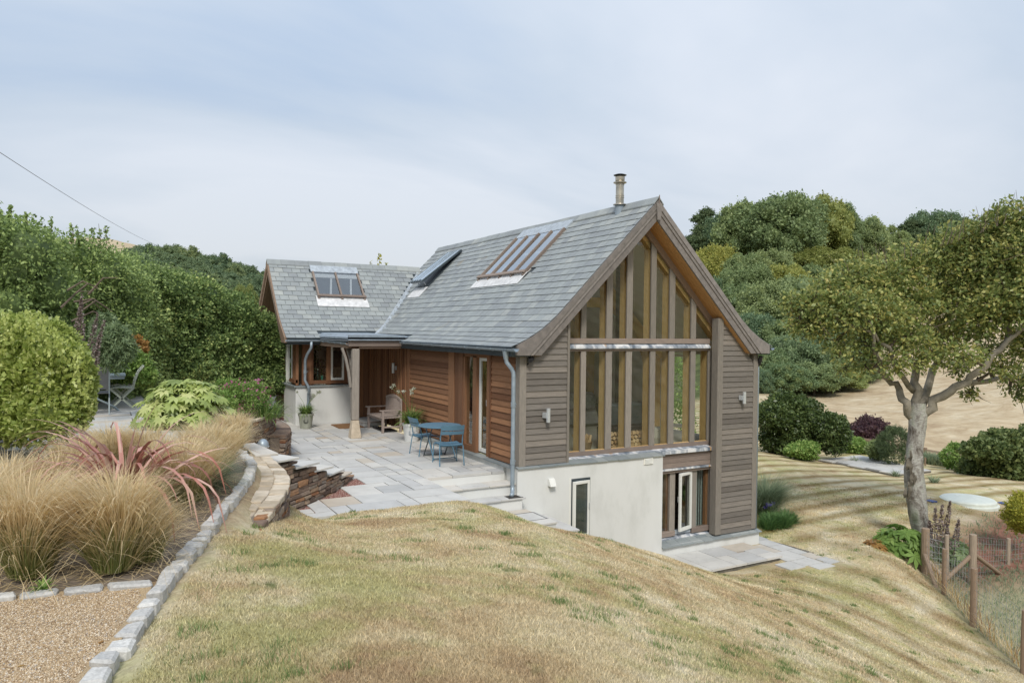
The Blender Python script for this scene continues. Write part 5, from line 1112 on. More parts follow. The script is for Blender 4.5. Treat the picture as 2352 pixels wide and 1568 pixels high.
# front retaining wall: stepped face along the stair, then the long curve towards the camera
SW = thing('stone_wall', 'curved rubble stone wall with a broad cream stone top curling beside the granite edging', 'wall', (-5.3, -3, .2))
STW = thing('stone_stair', 'stone stair up from the patio with slab treads overhanging its rubble side wall', 'steps', (-4.2, -.2, -.1))
tips = [(-3.15, .76, .05), (-3.44, .27, .22), (-3.80, -.31, .39), (-4.15, -.75, .56), (-4.57, -1.16, .73), (-4.99, -1.66, .90)]
Ls = [(-3.48, .33), (-3.84, -.20), (-4.20, -.60), (-4.60, -1.09), (-5.0, -1.39), (-5.32, -1.70)]
fpath = [(-3.0, 1.15), (-3.3, .62), (-3.68, .02), (-4.15, -.55), (-4.62, -1.02), (-5.05, -1.42), (-5.12, -1.65)]
_c1, fpt, fL = 0, None, None
def zstep(s):
    k_ = min(5, int(max(0, s - .40) / .585)); return (-.03, .14, .31, .48, .65, .82)[k_] if s > .36 else PZ + .04
_c1, fpt, fL = wall(STW, fpath, lambda s: PZ - .05, zstep, face=-1, depth=.3)
for k_ in range(6):
    (x, y, z), (lx, ly) = tips[k_], Ls[k_]; dx, dy = lx - x, ly - y; L_ = math.hypot(dx, dy); dx /= L_; dy /= L_
    nx_, ny_ = dy, -dx                                            # towards the hidden inner side of the flight
    if nx_ * -1 + ny_ * 1 < 0: nx_, ny_ = -nx_, -ny_
    W_ = 1.15; P_ = [(x, y), (lx, ly), (lx + nx_ * W_ - dx * .1, ly + ny_ * W_ - dy * .1), (x + nx_ * W_, y + ny_ * W_)]
    MB().prism(P_, lambda p: (p[0], p[1], z - .035), lambda p: (p[0], p[1], z)).build('tread_slab', M['paving'], STW, bevel=.005)
    cxm, cym = np.mean([p[0] for p in P_]), np.mean([p[1] for p in P_])
    MB().prism([((p[0] - cxm) * .78 + cxm + nx_ * .16, (p[1] - cym) * .78 + cym + ny_ * .16) for p in P_], lambda p: (p[0], p[1], PZ - .2), lambda p: (p[0], p[1], z - .036)).build('step_core', M['mortar'], STW)
WT = .87
outer = [(-5.12, -1.55), (-5.14, -2.2), (-5.16, -3.0), (-5.3, -3.8), (-5.55, -4.5), (-5.78, -5.05), (-6.0, -5.6)]
inner = [(-5.42, -1.3), (-5.44, -2.1), (-5.47, -2.9), (-5.66, -3.75), (-5.92, -4.5), (-6.15, -5.1), (-6.3, -5.55)]
def gline(s): return None
Pp = resample(smooth_path(outer), .04); SS = np.concatenate([[0], np.cumsum(np.linalg.norm(np.diff(Pp, axis=0), axis=1))])
gzs = ground(Pp[:, 0] + .25, Pp[:, 1])
wall(SW, outer, lambda s: float(np.interp(s, SS, np.minimum(gzs, .75))) - .12, lambda s: .85 - max(0, s - 3.6) * .06, face=-1, depth=.30, rmin=.06, rmax=.12)
oB = resample(smooth_path(outer), .01); iB = resample(smooth_path(inner), .01); bb = MB()
for k_ in range(36):
    pa, pb2 = oB[int(k_ / 36 * (len(oB) - 1))], oB[int((k_ + 1) / 36 * (len(oB) - 1))]; qa, qb = iB[int(k_ / 36 * (len(iB) - 1))], iB[int((k_ + 1) / 36 * (len(iB) - 1))]
    ea, eb = qa + (qa - pa) * .25, qb + (qb - pb2) * .25; sa, sb_ = pa + (qa - pa) * .12, pb2 + (qb - pb2) * .12; za = .852 - max(0, k_ - 26) * .009
    bb.hexa([(*sa, .3), (*sb_, .3), (*eb, .3), (*ea, .3), (*sa, za), (*sb_, za - .0002), (*eb, za - .0002), (*ea, za)], .5)
bb.build('top_bedding', M['stone_top'], SW)
MB().prism([(-5.92, -5.45), (-6.02, -5.66), (-6.35, -5.62), (-6.3, -5.4)], lambda p: (p[0], p[1], .3), lambda p: (p[0], p[1], .77)).build('end_stone', M['stone'], SW, bevel=.03)
oP = resample(smooth_path(outer), .01); iP = resample(smooth_path(inner), .01); n = 15
for k_ in range(n):
    for half in (0, 1):
        def mixp(f, w_):
            a = oP[min(int(f * len(oP)), len(oP) - 1)]; b = iP[min(int(f * len(iP)), len(iP) - 1)]; return a * (1 - w_) + b * w_
        f0, f1 = (k_ + .04 + .3 * half * (k_ > 0)) / n, (k_ + .98 + .3 * half) / n; f1 = min(f1, .999)
        sp = .45 + random.uniform(-.12, .12); w0, w1 = (-.06, .44) if half == 0 else (.46, 1.0)
        q_ = [mixp(f0, w0), mixp(f0 + random.uniform(-.01, .01), w1), mixp(f1 + random.uniform(-.008, .0), w1), mixp(f1, w0)]
        q_ = [p + RNG.uniform(-.012, .012, 2) for p in q_]; zz = .868 - max(0, (k_ - 11)) * .022 + random.uniform(-.008, .008)
        MB().prism([tuple(p) for p in q_], lambda p: (p[0], p[1], zz - .07), lambda p: (p[0], p[1], zz)).build('top_stone', M['stone_top'], SW, bevel=.008)
# back wall round the raised bed, with its lower tier
BW = thing('stone_wall', 'curved rubble stone retaining wall of the raised shrub bed with a dome light on its face', 'wall', (-4.4, 2.6, -.1))
bpath = [(-6.0, .35), (-5.6, .75), (-5.2, 1.3), (-4.85, 1.9), (-4.45, 2.6), (-4.12, 3.3), (-3.92, 3.95), (-3.95, 4.5)]
wall(BW, bpath, lambda s: .1, lambda s: .90, face=1, depth=.3, rmin=.06, rmax=.13)
bP = resample(smooth_path(bpath), .01)
for k_ in range(14):
    f0, f1 = (k_ + .04) / 14, (k_ + .97) / 14; a, b = bP[int(f0 * len(bP))], bP[min(int(f1 * len(bP)), len(bP) - 1)]; d = (b - a) / np.linalg.norm(b - a); nn = np.array([-d[1], d[0]])
    q_ = [a - nn * .02, b - nn * .02, b + nn * .30, a + nn * .30]; zz = .93 + random.uniform(-.006, .006)
    MB().prism([tuple(p) for p in q_], lambda p: (p[0], p[1], zz - .05), lambda p: (p[0], p[1], zz)).build('top_stone', M['stone_top'], BW, bevel=.008)
BW2 = thing('stone_wall', 'low rubble stone tier at the patio edge in front of the raised shrub bed', 'wall', (-3.6, 4.3, -.1))
tpath = [(-3.95, 2.9), (-3.72, 3.4), (-3.6, 3.98), (-3.52, 4.6), (-3.5, 5.5), (-3.48, 6.6)]
wall(BW2, tpath, lambda s: PZ - .05, lambda s: .46, face=1, depth=.3, rmin=.06, rmax=.12)
bP = resample(smooth_path(tpath), .01)
for k_ in range(9):
    f0, f1 = (k_ + .04) / 9, (k_ + .97) / 9; a, b = bP[int(f0 * len(bP))], bP[min(int(f1 * len(bP)), len(bP) - 1)]; d = (b - a) / np.linalg.norm(b - a); nn = np.array([-d[1], d[0]])
    q_ = [a - nn * .02, b - nn * .02, b + nn * .38, a + nn * .38]; zz = .50 + random.uniform(-.006, .006)
    MB().prism([tuple(p) for p in q_], lambda p: (p[0], p[1], zz - .05), lambda p: (p[0], p[1], zz)).build('top_stone', M['stone'], BW2, bevel=.008)
MB().prism([(-6.3, .2), (-5.75, .75), (-5.3, 1.35), (-4.95, 2.0), (-4.55, 2.7), (-4.2, 3.4), (-4.05, 4.2), (-4.0, 8.5), (-6.35, 8.5)], lambda p: (p[0], p[1], .0), lambda p: (p[0], p[1], .90)).build('raised_bed_soil', M['bedding'], None, kind='structure')
# dome light on the wall
p = atd(604, 1024, 13.9); dl = thing('wall_light', 'small blue grey dome light fixed to the curved stone wall', 'light', tuple(p))
MB().add(*(lambda R_: ([(p[0] + R_ * math.sin(th_) * math.cos(ph_) * .8, p[1] + R_ * math.sin(th_) * math.sin(ph_) * .8, p[2] + R_ * math.cos(th_)) for th_ in np.linspace(.02, 1.6, 7) for ph_ in np.linspace(0, 2 * math.pi, 17)[:-1]],
       [(i * 16 + j, i * 16 + (j + 1) % 16, (i + 1) * 16 + (j + 1) % 16, (i + 1) * 16 + j) for i in range(6) for j in range(16)]))(.14)).build('dome', M['gutter'], dl, smooth=True)
MB().lathe(tuple(p), [(.115, -.02), (.12, 0)], 16).build('rim', M['alu'], dl)
# granite edgings
GE = thing('granite_edging', 'curving row of pale granite setts between the lawn and the ornamental grass bed', 'kerb', (-6.6, -6.5, .95))
sp_ = resample(SETT, .01); ss = np.concatenate([[0], np.cumsum(np.linalg.norm(np.diff(sp_, axis=0), axis=1))]); s = .02
while s < ss[-1] - .2:
    l_ = random.uniform(.17, .24); i0 = int(np.searchsorted(ss, s + l_ / 2)); i1 = min(i0 + 5, len(sp_) - 1); d = (sp_[i1] - sp_[i0 - 5]); d = d / np.linalg.norm(d); a_ = math.atan2(d[1], d[0]) + random.uniform(-.12, .12)
    stone_piece((sp_[i0][0] - .02, sp_[i0][1], .925 + .02 * min(1, s / 4) + random.uniform(-.008, .01)), math.cos(a_), math.sin(a_), l_ - .04, random.uniform(.10, .13), .15, 'granite', GE, 'sett', .2)
    s += l_
GE2 = thing('granite_edging', 'short straight row of long granite setts between the gravel drive and the grass bed', 'kerb', (-8, -7, .95))
x = -11.0; y_ = -6.93
while x < -7.1:
    l_ = random.uniform(.22, .30); stone_piece((x + l_ / 2, -6.98 - max(0, x + 8.2) * .16, .955), 1, -.1, l_ - .03, .10, .12, 'granite', GE2, 'sett', .16); x += l_
pebbles('pebbles', [tuple(atz(*q_, 1.0)[:2]) for q_ in ((-200, 1130), (130, 1105), (200, 1060), (170, 1035), (-100, 1030))], 2600, .035, M['pebble'], lambda x, y: np.full(len(x), .97), 'pale rounded pebbles spread under the bright green shrub', 'pebbles')

# ------------------------------------------------------------------ bistro set
def bistro_chair(loc, rz, label):
    t = thing('bistro_chair', label, 'chair', loc, rz, 'blue bistro chairs')
    def B(mb, name, par=t, **k):
        o = mb.build(name, M['blue'], None, **k); o.data.transform(Matrix.Translation(o.location)); o.location = (0, 0, 0); o.parent = par; return o
    W_, D_ = .25, .23                               # local: x across, y depth (front = -y)
    for s in (-1, 1):
        B(MB().tube([(s * W_, -D_ + .03, .43), (s * (W_ + .005), -D_ - .01, .40), (s * (W_ + .02), -D_ - .05, .0)], .012, 6, r=.5), 'leg')
        B(MB().tube([(s * W_, D_ - .05, .43), (s * (W_ + .005), D_ - .01, .40), (s * (W_ + .015), D_ + .05, .0)], .012, 6, r=.5), 'leg')
        B(MB().tube([(s * W_ * .96, D_ - .03, .42), (s * W_ * .96, D_ + .0, .6), (s * W_ * .96, D_ + .10, .85)], .012, 6, r=.5), 'back_upright')
    st_ = MB(); n = 10; vs = []; fs = []
    for i in range(n + 1):
        u = i / n * 2 - 1
        for j, (y, dz) in enumerate(((-D_ - .01, -.012), (-D_ + .02, .002), (0, -.004), (D_ - .02, .004), (D_, -.004))): vs.append((u * (W_ - .005), y, .445 + dz - .012 * (1 - u * u)))
    for i in range(n):
        for j in range(4): a = i * 5 + j; fs.append((a, a + 5, a + 6, a + 1))
    m_ = len(vs); vs += [(x, y, z - .012) for x, y, z in vs]; fs += [tuple(k_ + m_ for k_ in f[::-1]) for f in fs]
    B(st_.add(vs, fs, .5), 'seat')
    for z0, z1 in ((.66, .735), (.75, .86)):
        vs = []; fs = []
        for i in range(9):
            u = i / 8 * 2 - 1; yb = D_ + .03 + .035 * (1 - u * u)
            for (z, dy) in ((z0, (z0 - .6) * .38 - .02), (z1, (z1 - .6) * .38 - .02)): vs += [(u * W_, yb + dy, z), (u * W_, yb + dy + .008, z)]
        for i in range(8):
            a = i * 4; fs += [(a, a + 4, a + 6, a + 2), (a + 1, a + 3, a + 7, a + 5), (a + 2, a + 6, a + 7, a + 3), (a, a + 1, a + 5, a + 4)]
        B(MB().add(vs, fs, .5), 'back_slat')
    B(MB().tube([(-W_, -D_ + .03, .41), (W_, -D_ + .03, .41)], .01, 6).tube([(-W_, D_ - .03, .41), (W_, D_ - .03, .41)], .01, 6), 'seat_rail')
    return t
bistro_chair((-.82, 1.58, PZ), R(180 - 8), 'nearer blue metal bistro chair standing before the round blue table')
bistro_chair((-.80, 2.90, PZ), R(92), 'blue metal bistro chair behind the table, its back to the porch')
tb = thing('bistro_table', 'round blue metal bistro table with folding legs on the patio', 'table', (-.68, 2.38, PZ))
TC = (-.68, 2.38)
MB().lathe((TC[0], TC[1], PZ + .70), [(.46, 0), (.475, .008), (.478, .022), (.465, .027), (.02, .028)], 36, .5).build('table_top', M['blue'], tb)
for s in (-1, 1):
    lg = MB()
    for o_ in (-.26, .26):
        a = (TC[0] + o_, TC[1] + s * .30, PZ); b = (TC[0] + o_, TC[1] - s * .20, PZ + .70); lg.bar(a, b, .016, .022, r=.5)
    lg.bar((TC[0] - .26, TC[1] + s * .28, PZ + .03), (TC[0] + .26, TC[1] + s * .28, PZ + .03), .012, .02, r=.5).build('leg_frame', M['darkgrey'] if s > 0 else M['blue'], tb)
# ------------------------------------------------------------------ bench against the porch wall, facing left
bn = thing('garden_bench', 'silvered wooden bench with arms and an arched slatted back in the porch', 'bench', (-.3, 7.1, PZ))
BY0, BY1 = 6.52, 7.74
for y in (BY0, BY1):
    MB().box(-.60, -.54, y - .03, y + .03, PZ, PZ + .60).build('leg', M['bench'], bn); MB().hexa([(-.09, y - .03, PZ), (-.03, y - .03, PZ), (-.03, y + .03, PZ), (-.09, y + .03, PZ), (-.04, y - .03, PZ + .92), (.0 - .0, y - .03, PZ + .92), (.0, y + .03, PZ + .92), (-.04, y + .03, PZ + .92)]).build('leg', M['bench'], bn)
    MB().box(-.66, -.05, y - .035, y + .035, PZ + .60, PZ + .63).build('armrest', M['bench'], bn)
    MB().box(-.55, -.06, y - .02, y + .02, PZ + .14, PZ + .18).build('stretcher', M['bench'], bn)
for k_ in range(7): MB().box(-.62 + k_ * .076, -.555 + k_ * .076, BY0 - .02, BY1 + .02, PZ + .40, PZ + .425).build('seat_slat', M['bench'], bn)
MB().box(-.58, -.55, BY0, BY1, PZ + .33, PZ + .39).build('seat_rail', M['bench'], bn); MB().box(-.10, -.07, BY0, BY1, PZ + .40, PZ + .46).build('back_rail', M['bench'], bn)
for k_ in range(15):
    y = BY0 + .06 + k_ * (BY1 - BY0 - .12) / 14; h = .86 + .10 * (1 - ((y - (BY0 + BY1) / 2) / .61) ** 2)
    MB().hexa([(-.095, y - .018, PZ + .44), (-.08, y - .018, PZ + .44), (-.08, y + .018, PZ + .44), (-.095, y + .018, PZ + .44), (-.05, y - .018, PZ + h), (-.035, y - .018, PZ + h), (-.035, y + .018, PZ + h), (-.05, y + .018, PZ + h)]).build('back_slat', M['bench'], bn)
tr_ = MB(); ys = np.linspace(BY0, BY1, 13); hh = [.86 + .10 * (1 - ((y - (BY0 + BY1) / 2) / .61) ** 2) for y in ys]
for a, b, ha, hb in zip(ys, ys[1:], hh, hh[1:]): tr_.hexa([(-.06, a, PZ + ha - .03), (-.02, a, PZ + ha - .03), (-.02, b, PZ + hb - .03), (-.06, b, PZ + hb - .03), (-.06, a, PZ + ha + .04), (-.02, a, PZ + ha + .04), (-.02, b, PZ + hb + .04), (-.06, b, PZ + hb + .04)], .5)
tr_.build('top_rail', M['bench'], bn)
MB().box(-.50, -.08, 6.7, 7.6, PZ + .002, PZ + .03).build('boot_tray', M['black'], None, label='flat black tray lying under the wooden bench', cat='tray')
MB().box(-1.38, -.66, 7.85, 8.8, PZ + .002, PZ + .022).build('door_mat', M['mat'], None, label='brown coir mat on the flags behind the porch post', cat='door mat')
# ------------------------------------------------------------------ lights, camera, bits on sills
def cyl_light(p, out, side, label, tilt=None):
    t = thing('wall_light', label, 'light', p, 0, 'silver cylinder wall lights')
    o = Vector(out); s_ = Vector(side); q_ = Vector(p) + o * .10 + s_ * .06
    MB().tube([q_ + Vector((0, 0, -.14)), q_ + Vector((0, 0, .14))], .042, 14, r=.5).build('tube', M['alu'], t, smooth=False)
    MB().bar(Vector(p) + s_ * -.0, Vector(p) + o * .10 + s_ * .03, .05, .11, r=.4).build('bracket', M['alu'], t); return t
cyl_light((.55, -.02, 1.02), (0, -1, 0), (1, 0, 0), 'silver cylinder light on the grey boards left of the glazed gable')
cyl_light((6.04, -.02, 1.18), (0, -1, 0), (1, 0, 0), 'silver cylinder light on the grey boards right of the glazed gable')
cyl_light((-.035, 6.95, 1.63), (-1, 0, 0), (0, -.3, 0), 'silver cylinder light on the brown porch boards above the bench')
sc_ = thing('security_camera', 'small black bullet camera under the left foot of the roof', 'camera', (.2, -.1, 2.16))
MB().tube([(.14, -.17, 2.13), (.26, -.06, 2.16)], .045, 12).build('body', M['black'], sc_); MB().box(.2, .26, -.09, .0, 2.16, 2.225).build('mount', M['black'], sc_)
bt = thing('bottle', 'dark wine bottle standing on the sill inside the bay window', 'bottle', (-1.63, 9.36, 1.17))
MB().lathe((-1.63, 9.36, 1.17), [(.038, 0), (.04, .02), (.04, .19), (.014, .25), (.014, .31)], 14, .5).build('glass_body', M['bottle'], bt, smooth=True)
MB().lathe((-1.63, 9.36, 1.47), [(.016, 0), (.016, .035)], 10).build('cap', M['white'], bt)
MB().lathe((-1.50, 9.36, 1.17), [(.035, 0), (.042, .14)], 14).build('tumbler', M['green_tumbler'], None, label='green glass tumbler beside the bottle on the bay window sill', cat='glass')
# ------------------------------------------------------------------ pots with strap leaved plants
def pot(loc, r_, h, m, label, ring=True):
    t = thing('plant_pot', label, 'plant pot', loc); x, y, z = loc
    MB().lathe(loc, [(r_ * .72, 0), (r_ * .93, h * .86), (r_ * .99, h * .87), (r_, h), (r_ * .86, h), (r_ * .84, h * .93), (.02, h * .92)], 26, .5).build('pot_body', M[m], t, smooth=False)
    MB().lathe((x, y, z + h * .93), [(r_ * .84, 0), (.02, .01)], 20).build('soil', M['bedding'], t)
    d = Vector((CAM[0] - x, CAM[1] - y, 0)).normalized(); s_ = Vector((-d.y, d.x, 0)); c0 = Vector((x, y, z + h * .52)) + d * (r_ * .845)
    em = MB(); em.tube([c0 + s_ * math.cos(a) * r_ * .28 + Vector((0, 0, math.sin(a) * r_ * .28)) for a in np.linspace(0, 2 * math.pi, 15)], .006, 4); em.tube([c0 + s_ * math.cos(a) * r_ * .17 + Vector((0, 0, math.sin(a) * r_ * .17)) for a in np.linspace(0, 2 * math.pi, 11)], .005, 4)
    em.build('round_emblem', M['black'] if m == 'pot_sage' else M['gutter'], t)
    return t
def blades(name, c, n, L, W, spread, m, par=None, rise=1.0, droop=.9, seg=5, r0=.05, up0=0, wind=(0, 0), **k):
    """arching strap leaves or grass blades from a crown: n leaves, each a tapering ribbon"""
    az = RNG.uniform(0, 2 * math.pi, n); ln = RNG.uniform(.55, 1.0, n) * L; tl = np.abs(RNG.normal(0, 1, n)) * spread + .08; rr0 = RNG.uniform(0, r0, n)
    a2 = az + RNG.normal(0, .25, n); dr = RNG.uniform(.5, 1.3, n) * droop
    cx_ = c[0] + np.cos(az) * rr0; cy_ = c[1] + np.sin(az) * rr0; s = np.linspace(0, 1, seg + 1)
    tw = RNG.normal(0, .5, n)
    V_ = []; px_ = cx_.copy(); py_ = cy_.copy(); pz_ = np.full(n, c[2] + up0)
    ang = tl.copy()
    pts = []
    for i in range(seg + 1):
        pts.append(np.stack([px_, py_, pz_], -1)); st = ln / seg; px_ = px_ + wind[0] * st * i / seg; py_ = py_ + wind[1] * st * i / seg
        px_ = px_ + np.cos(a2) * np.sin(ang) * st; py_ = py_ + np.sin(a2) * np.sin(ang) * st; pz_ = pz_ + np.cos(ang) * st * rise
        ang = np.minimum(ang + dr * (1.1 + i * .35) / seg, 2.9)
    sd_ = np.stack([-np.sin(a2 + tw), np.cos(a2 + tw), np.zeros(n)], -1)
    for i in range(seg + 1):
        w_ = W * (1 - (i / seg) ** 2.2) * (.75 if i == 0 else 1) * .5 + W * .02
        V_.append(np.stack([pts[i] - sd_ * w_, pts[i] + sd_ * w_], 1))
    V_ = np.stack(V_, 1).reshape(n, -1, 3); along = np.tile(np.repeat(np.arange(seg + 1) / seg, 2), n)                       # n, (seg+1)*2, 3
    f = np.array([[2 * i, 2 * i + 1, 2 * i + 3, 2 * i + 2] for i in range(seg)]); kk = (seg + 1) * 2
    F_ = (f[None] + (np.arange(n) * kk)[:, None, None]).reshape(-1, 4)
    o = npmesh(name, V_.reshape(-1, 3), F_, np.repeat(RNG.random(n), kk), m, par, False, **k)
    a = o.data.attributes.new('along', 'FLOAT', 'POINT'); a.data.foreach_set('value', along.astype('f')); return o
def umbels(name, c, n, L, par, m='flower_white', lean=.5, hr=.05):
    st_ = MB(); hd = []
    for k_ in range(n):
        a = random.uniform(0, 6.28); ln = L * random.uniform(.8, 1.1); p1 = Vector(c) + Vector((math.cos(a) * lean * ln * .3, math.sin(a) * lean * ln * .3, ln * .55)); p2 = Vector(c) + Vector((math.cos(a) * lean * ln, math.sin(a) * lean * ln, ln))
        st_.tube([c, p1, p2], .004, 4); hd.append(p2)
    st_.build('flower_stems', M['agap'], par, kind='stuff')
    for p in hd:
        fl = MB()
        for q_ in range(26):
            d = Vector(RNG.normal(0, 1, 3)).normalized(); e_ = p + d * hr * random.uniform(.6, 1.1); o_ = d.orthogonal().normalized() * hr * .22; o2 = d.cross(o_)
            fl.add([p, e_ - o_, e_ + d * hr * .25, e_ + o_], [(0, 1, 2, 3)]); fl.add([e_ - o2, e_ + d * hr * .2, e_ + o2], [(0, 1, 2)])
        fl.build('flower_head', M[m], par)
def potted(loc, r_, h, m, lab1, lab2, n, L, flowers, lean):
    pot(loc, r_, h, m, lab1); t = thing('potted_plant', lab2, 'plant', (loc[0], loc[1], loc[2] + h)); c = (loc[0], loc[1], loc[2] + h * .95)
    blades('leaves', c, n, L, .026, .55, M['agap'], t, droop=1.0, r0=.12)
    umbels('flowers', c, flowers, L * 1.5, t, lean=lean)
potted((-2.2, 8.42, PZ), .22, .42, 'pot_sage', 'sage green glazed pot with a round emblem beside the bay downpipe', 'strap leaved plant with seed heads in the sage green pot', 190, .42, 6, .6)
potted((-.37, 4.88, PZ), .24, .46, 'pot_white', 'white pot with a round emblem between the bench and the bistro table', 'strap leaved plant with white seed heads in the white pot', 260, .60, 7, .55)
ORD = ['leftmost', 'second from the left', 'third from the left', 'fourth from the left', 'fifth from the left', 'sixth from the left', 'seventh from the left', 'eighth from the left', 'ninth from the left', 'tenth from the left', 'eleventh from the left', 'twelfth from the left', 'thirteenth from the left', 'fourteenth from the left', 'fifteenth from the left', 'sixteenth from the left']
# ------------------------------------------------------------------ vegetation
def leaves_at(pts, nrm, size, rnd=None, droopy=.35, aspect=.55):
    """one small pointed leaf (two triangles) at every point"""
    n = len(pts); d = nrm + RNG.normal(0, .75, (n, 3)); d[:, 2] -= droopy * RNG.random(n); d /= np.linalg.norm(d, axis=1, keepdims=True)
    q = RNG.normal(0, 1, (n, 3)); s = np.cross(d, q); s /= np.maximum(np.linalg.norm(s, axis=1, keepdims=True), 1e-6)
    L = size * RNG.uniform(.6, 1.25, (n, 1)); up = np.cross(s, d)
    v = np.stack([pts - d * L * .5, pts + s * L * aspect * .5 + up * L * .05, pts + d * L * .5, pts - s * L * aspect * .5 + up * L * .05], 1)
    r = RNG.random(n) if rnd is None else rnd
    return v.reshape(-1, 3), np.arange(n * 4).reshape(-1, 4), np.repeat(r, 4)
def cloud(lumps, n, shell=.75, rough=.16, below=.25):
    """points through the outer part of a union of lumps; lumps: (centre, radii)"""
    lumps = [(np.array(c, float), np.array(r if hasattr(r, '__len__') else (r, r, r), float)) for c, r in lumps]
    w_ = np.array([(r[0] * r[1] * r[2]) ** (2 / 3) for _, r in lumps]); w_ /= w_.sum(); P_, Nn, T = [], [], []
    for (c, r), k in zip(lumps, RNG.multinomial(int(n * 1.5), w_)):
        d = RNG.normal(0, 1, (k, 3)); d /= np.linalg.norm(d, axis=1, keepdims=True); d = d[(d[:, 2] > -.55) | (RNG.random(k) < below)]; k = len(d)
        # clumpy surface: small sub-bumps
        bump_ = 1 + rough * np.sin(d[:, 0] * 7 + c[0] * 3) * np.sin(d[:, 1] * 8 + c[1]) * np.sin(d[:, 2] * 7 + c[2] * 2) * 1.6 + RNG.normal(0, rough * .35, k)
        rad = (1 - (1 - shell) * RNG.random(k) ** 1.6) * bump_
        P_.append(c + d * rad[:, None] * r); Nn.append(d); T.append(rad)
    P_ = np.concatenate(P_); Nn = np.concatenate(Nn); keep = np.ones(len(P_), bool)
    for c, r in lumps: keep &= (((P_ - c) / (r * .72)) ** 2).sum(1) > 1
    P_, Nn = P_[keep], Nn[keep]; i = RNG.permutation(len(P_))[:n]
    return P_[i], Nn[i]
def core_mesh(lumps, m, par, k=.74, name='shade_core'):
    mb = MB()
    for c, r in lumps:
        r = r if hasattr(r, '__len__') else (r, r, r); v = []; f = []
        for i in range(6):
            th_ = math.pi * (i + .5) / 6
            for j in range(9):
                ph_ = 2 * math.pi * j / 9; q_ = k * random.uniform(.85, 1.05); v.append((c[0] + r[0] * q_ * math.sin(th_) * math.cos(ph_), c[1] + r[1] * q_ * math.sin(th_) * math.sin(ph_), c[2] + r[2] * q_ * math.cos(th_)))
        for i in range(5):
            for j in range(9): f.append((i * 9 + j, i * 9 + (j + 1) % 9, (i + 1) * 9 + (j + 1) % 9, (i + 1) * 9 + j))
        f += [tuple(range(9))[::-1], tuple(range(45, 54))]; mb.add(v, f, random.uniform(0, .25))  # low rnd darkens the solid core: inner shade put into its leaf colour
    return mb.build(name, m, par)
def bush(name, label, cat, lumps, n, size, m, group=None, core=True, aspect=.55, droopy=.35, **k):
    base = (float(np.mean([l[0][0] for l in lumps])), float(np.mean([l[0][1] for l in lumps]))); zb = min(l[0][2] - (l[1][2] if hasattr(l[1], '__len__') else l[1]) for l in lumps)
    t = thing(name, label, cat, (base[0], base[1], zb), 0, group)
    P_, Nn = cloud(lumps, n, **k); v, f, r = leaves_at(P_, Nn, size, None, droopy, aspect)
    npmesh('foliage', v, f, r, M[m], t)
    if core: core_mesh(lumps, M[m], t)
    return t
def lump(px_, py_, d, rpx, ry=None):
    s = d / FOC; return (tuple(atd(px_, py_, d)), (rpx * s, rpx * s * .9, (ry or rpx) * s))

# ---- far wood on the left hill and trees on the right hill: shared crowns, one object per tree
def crown_proto(kind, m, n, size, seed):
    global RNG
    RNG = np.random.default_rng(seed); random.seed(seed); L_ = [((0, 0, .05), (.62, .62, .5))]
    for k_ in range(26):
        a = k_ * 2.4; el = math.asin(-.55 + 1.5 * (k_ + .5) / 26); rr_ = random.uniform(.62, .86); L_.append(((math.cos(a) * math.cos(el) * rr_, math.sin(a) * math.cos(el) * rr_, math.sin(el) * rr_ * .95), random.uniform(.17, .30)))
    if kind == 'layered': L_ = [((random.uniform(-.25, .25) , random.uniform(-.25, .25), -.6 + k_ * .17), (.95 - k_ * .085, .95 - k_ * .085, .13)) for k_ in range(9)]
    P_, Nn = cloud(L_, n, shell=.8, rough=.22); st = RNG.random(len(P_)) < .07; P_[st] += Nn[st] * RNG.uniform(.03, .11, (int(st.sum()), 1)); v, f, r = leaves_at(P_, Nn, size, None, .3, .75)
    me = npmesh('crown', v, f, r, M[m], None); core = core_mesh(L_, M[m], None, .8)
    # one crown mesh: foliage and a solid core with inner shade in its colour
    for o in (me, core): o.data.transform(Matrix.Translation(o.location)); o.location = (0, 0, 0)
    return me, core
PROTO = {}
for i, (nm, kd, mm) in enumerate((('a', 'round', 'leaf_hill'), ('b', 'round', 'leaf_hill2'), ('c', 'round', 'leaf_olive'), ('d', 'layered', 'leaf_dark'), ('e', 'round', 'leaf_hill'))):
    PROTO[nm] = crown_proto(kd, mm, 22000, .06, 20 + i)
for i, nm in enumerate('fg'): PROTO[nm] = crown_proto('round', 'leaf_far', 5200, .10, 30 + i)
RNG = np.random.default_rng(5); random.seed(5)
trunk_me = MB().tube([(0, 0, -1), (.02, .01, -.4), (-.03, 0, .2)], [.06, .05, .03], 7, r=.5).build('trunk', M['bark_dark'], None)
trunk_me.data.transform(Matrix.Translation(trunk_me.location)); tmesh = trunk_me.data; bpy.data.objects.remove(trunk_me)
PM = {k_: (a.data, b.data) for k_, (a, b) in PROTO.items()}
for a, b in PROTO.values(): bpy.data.objects.remove(a); bpy.data.objects.remove(b)
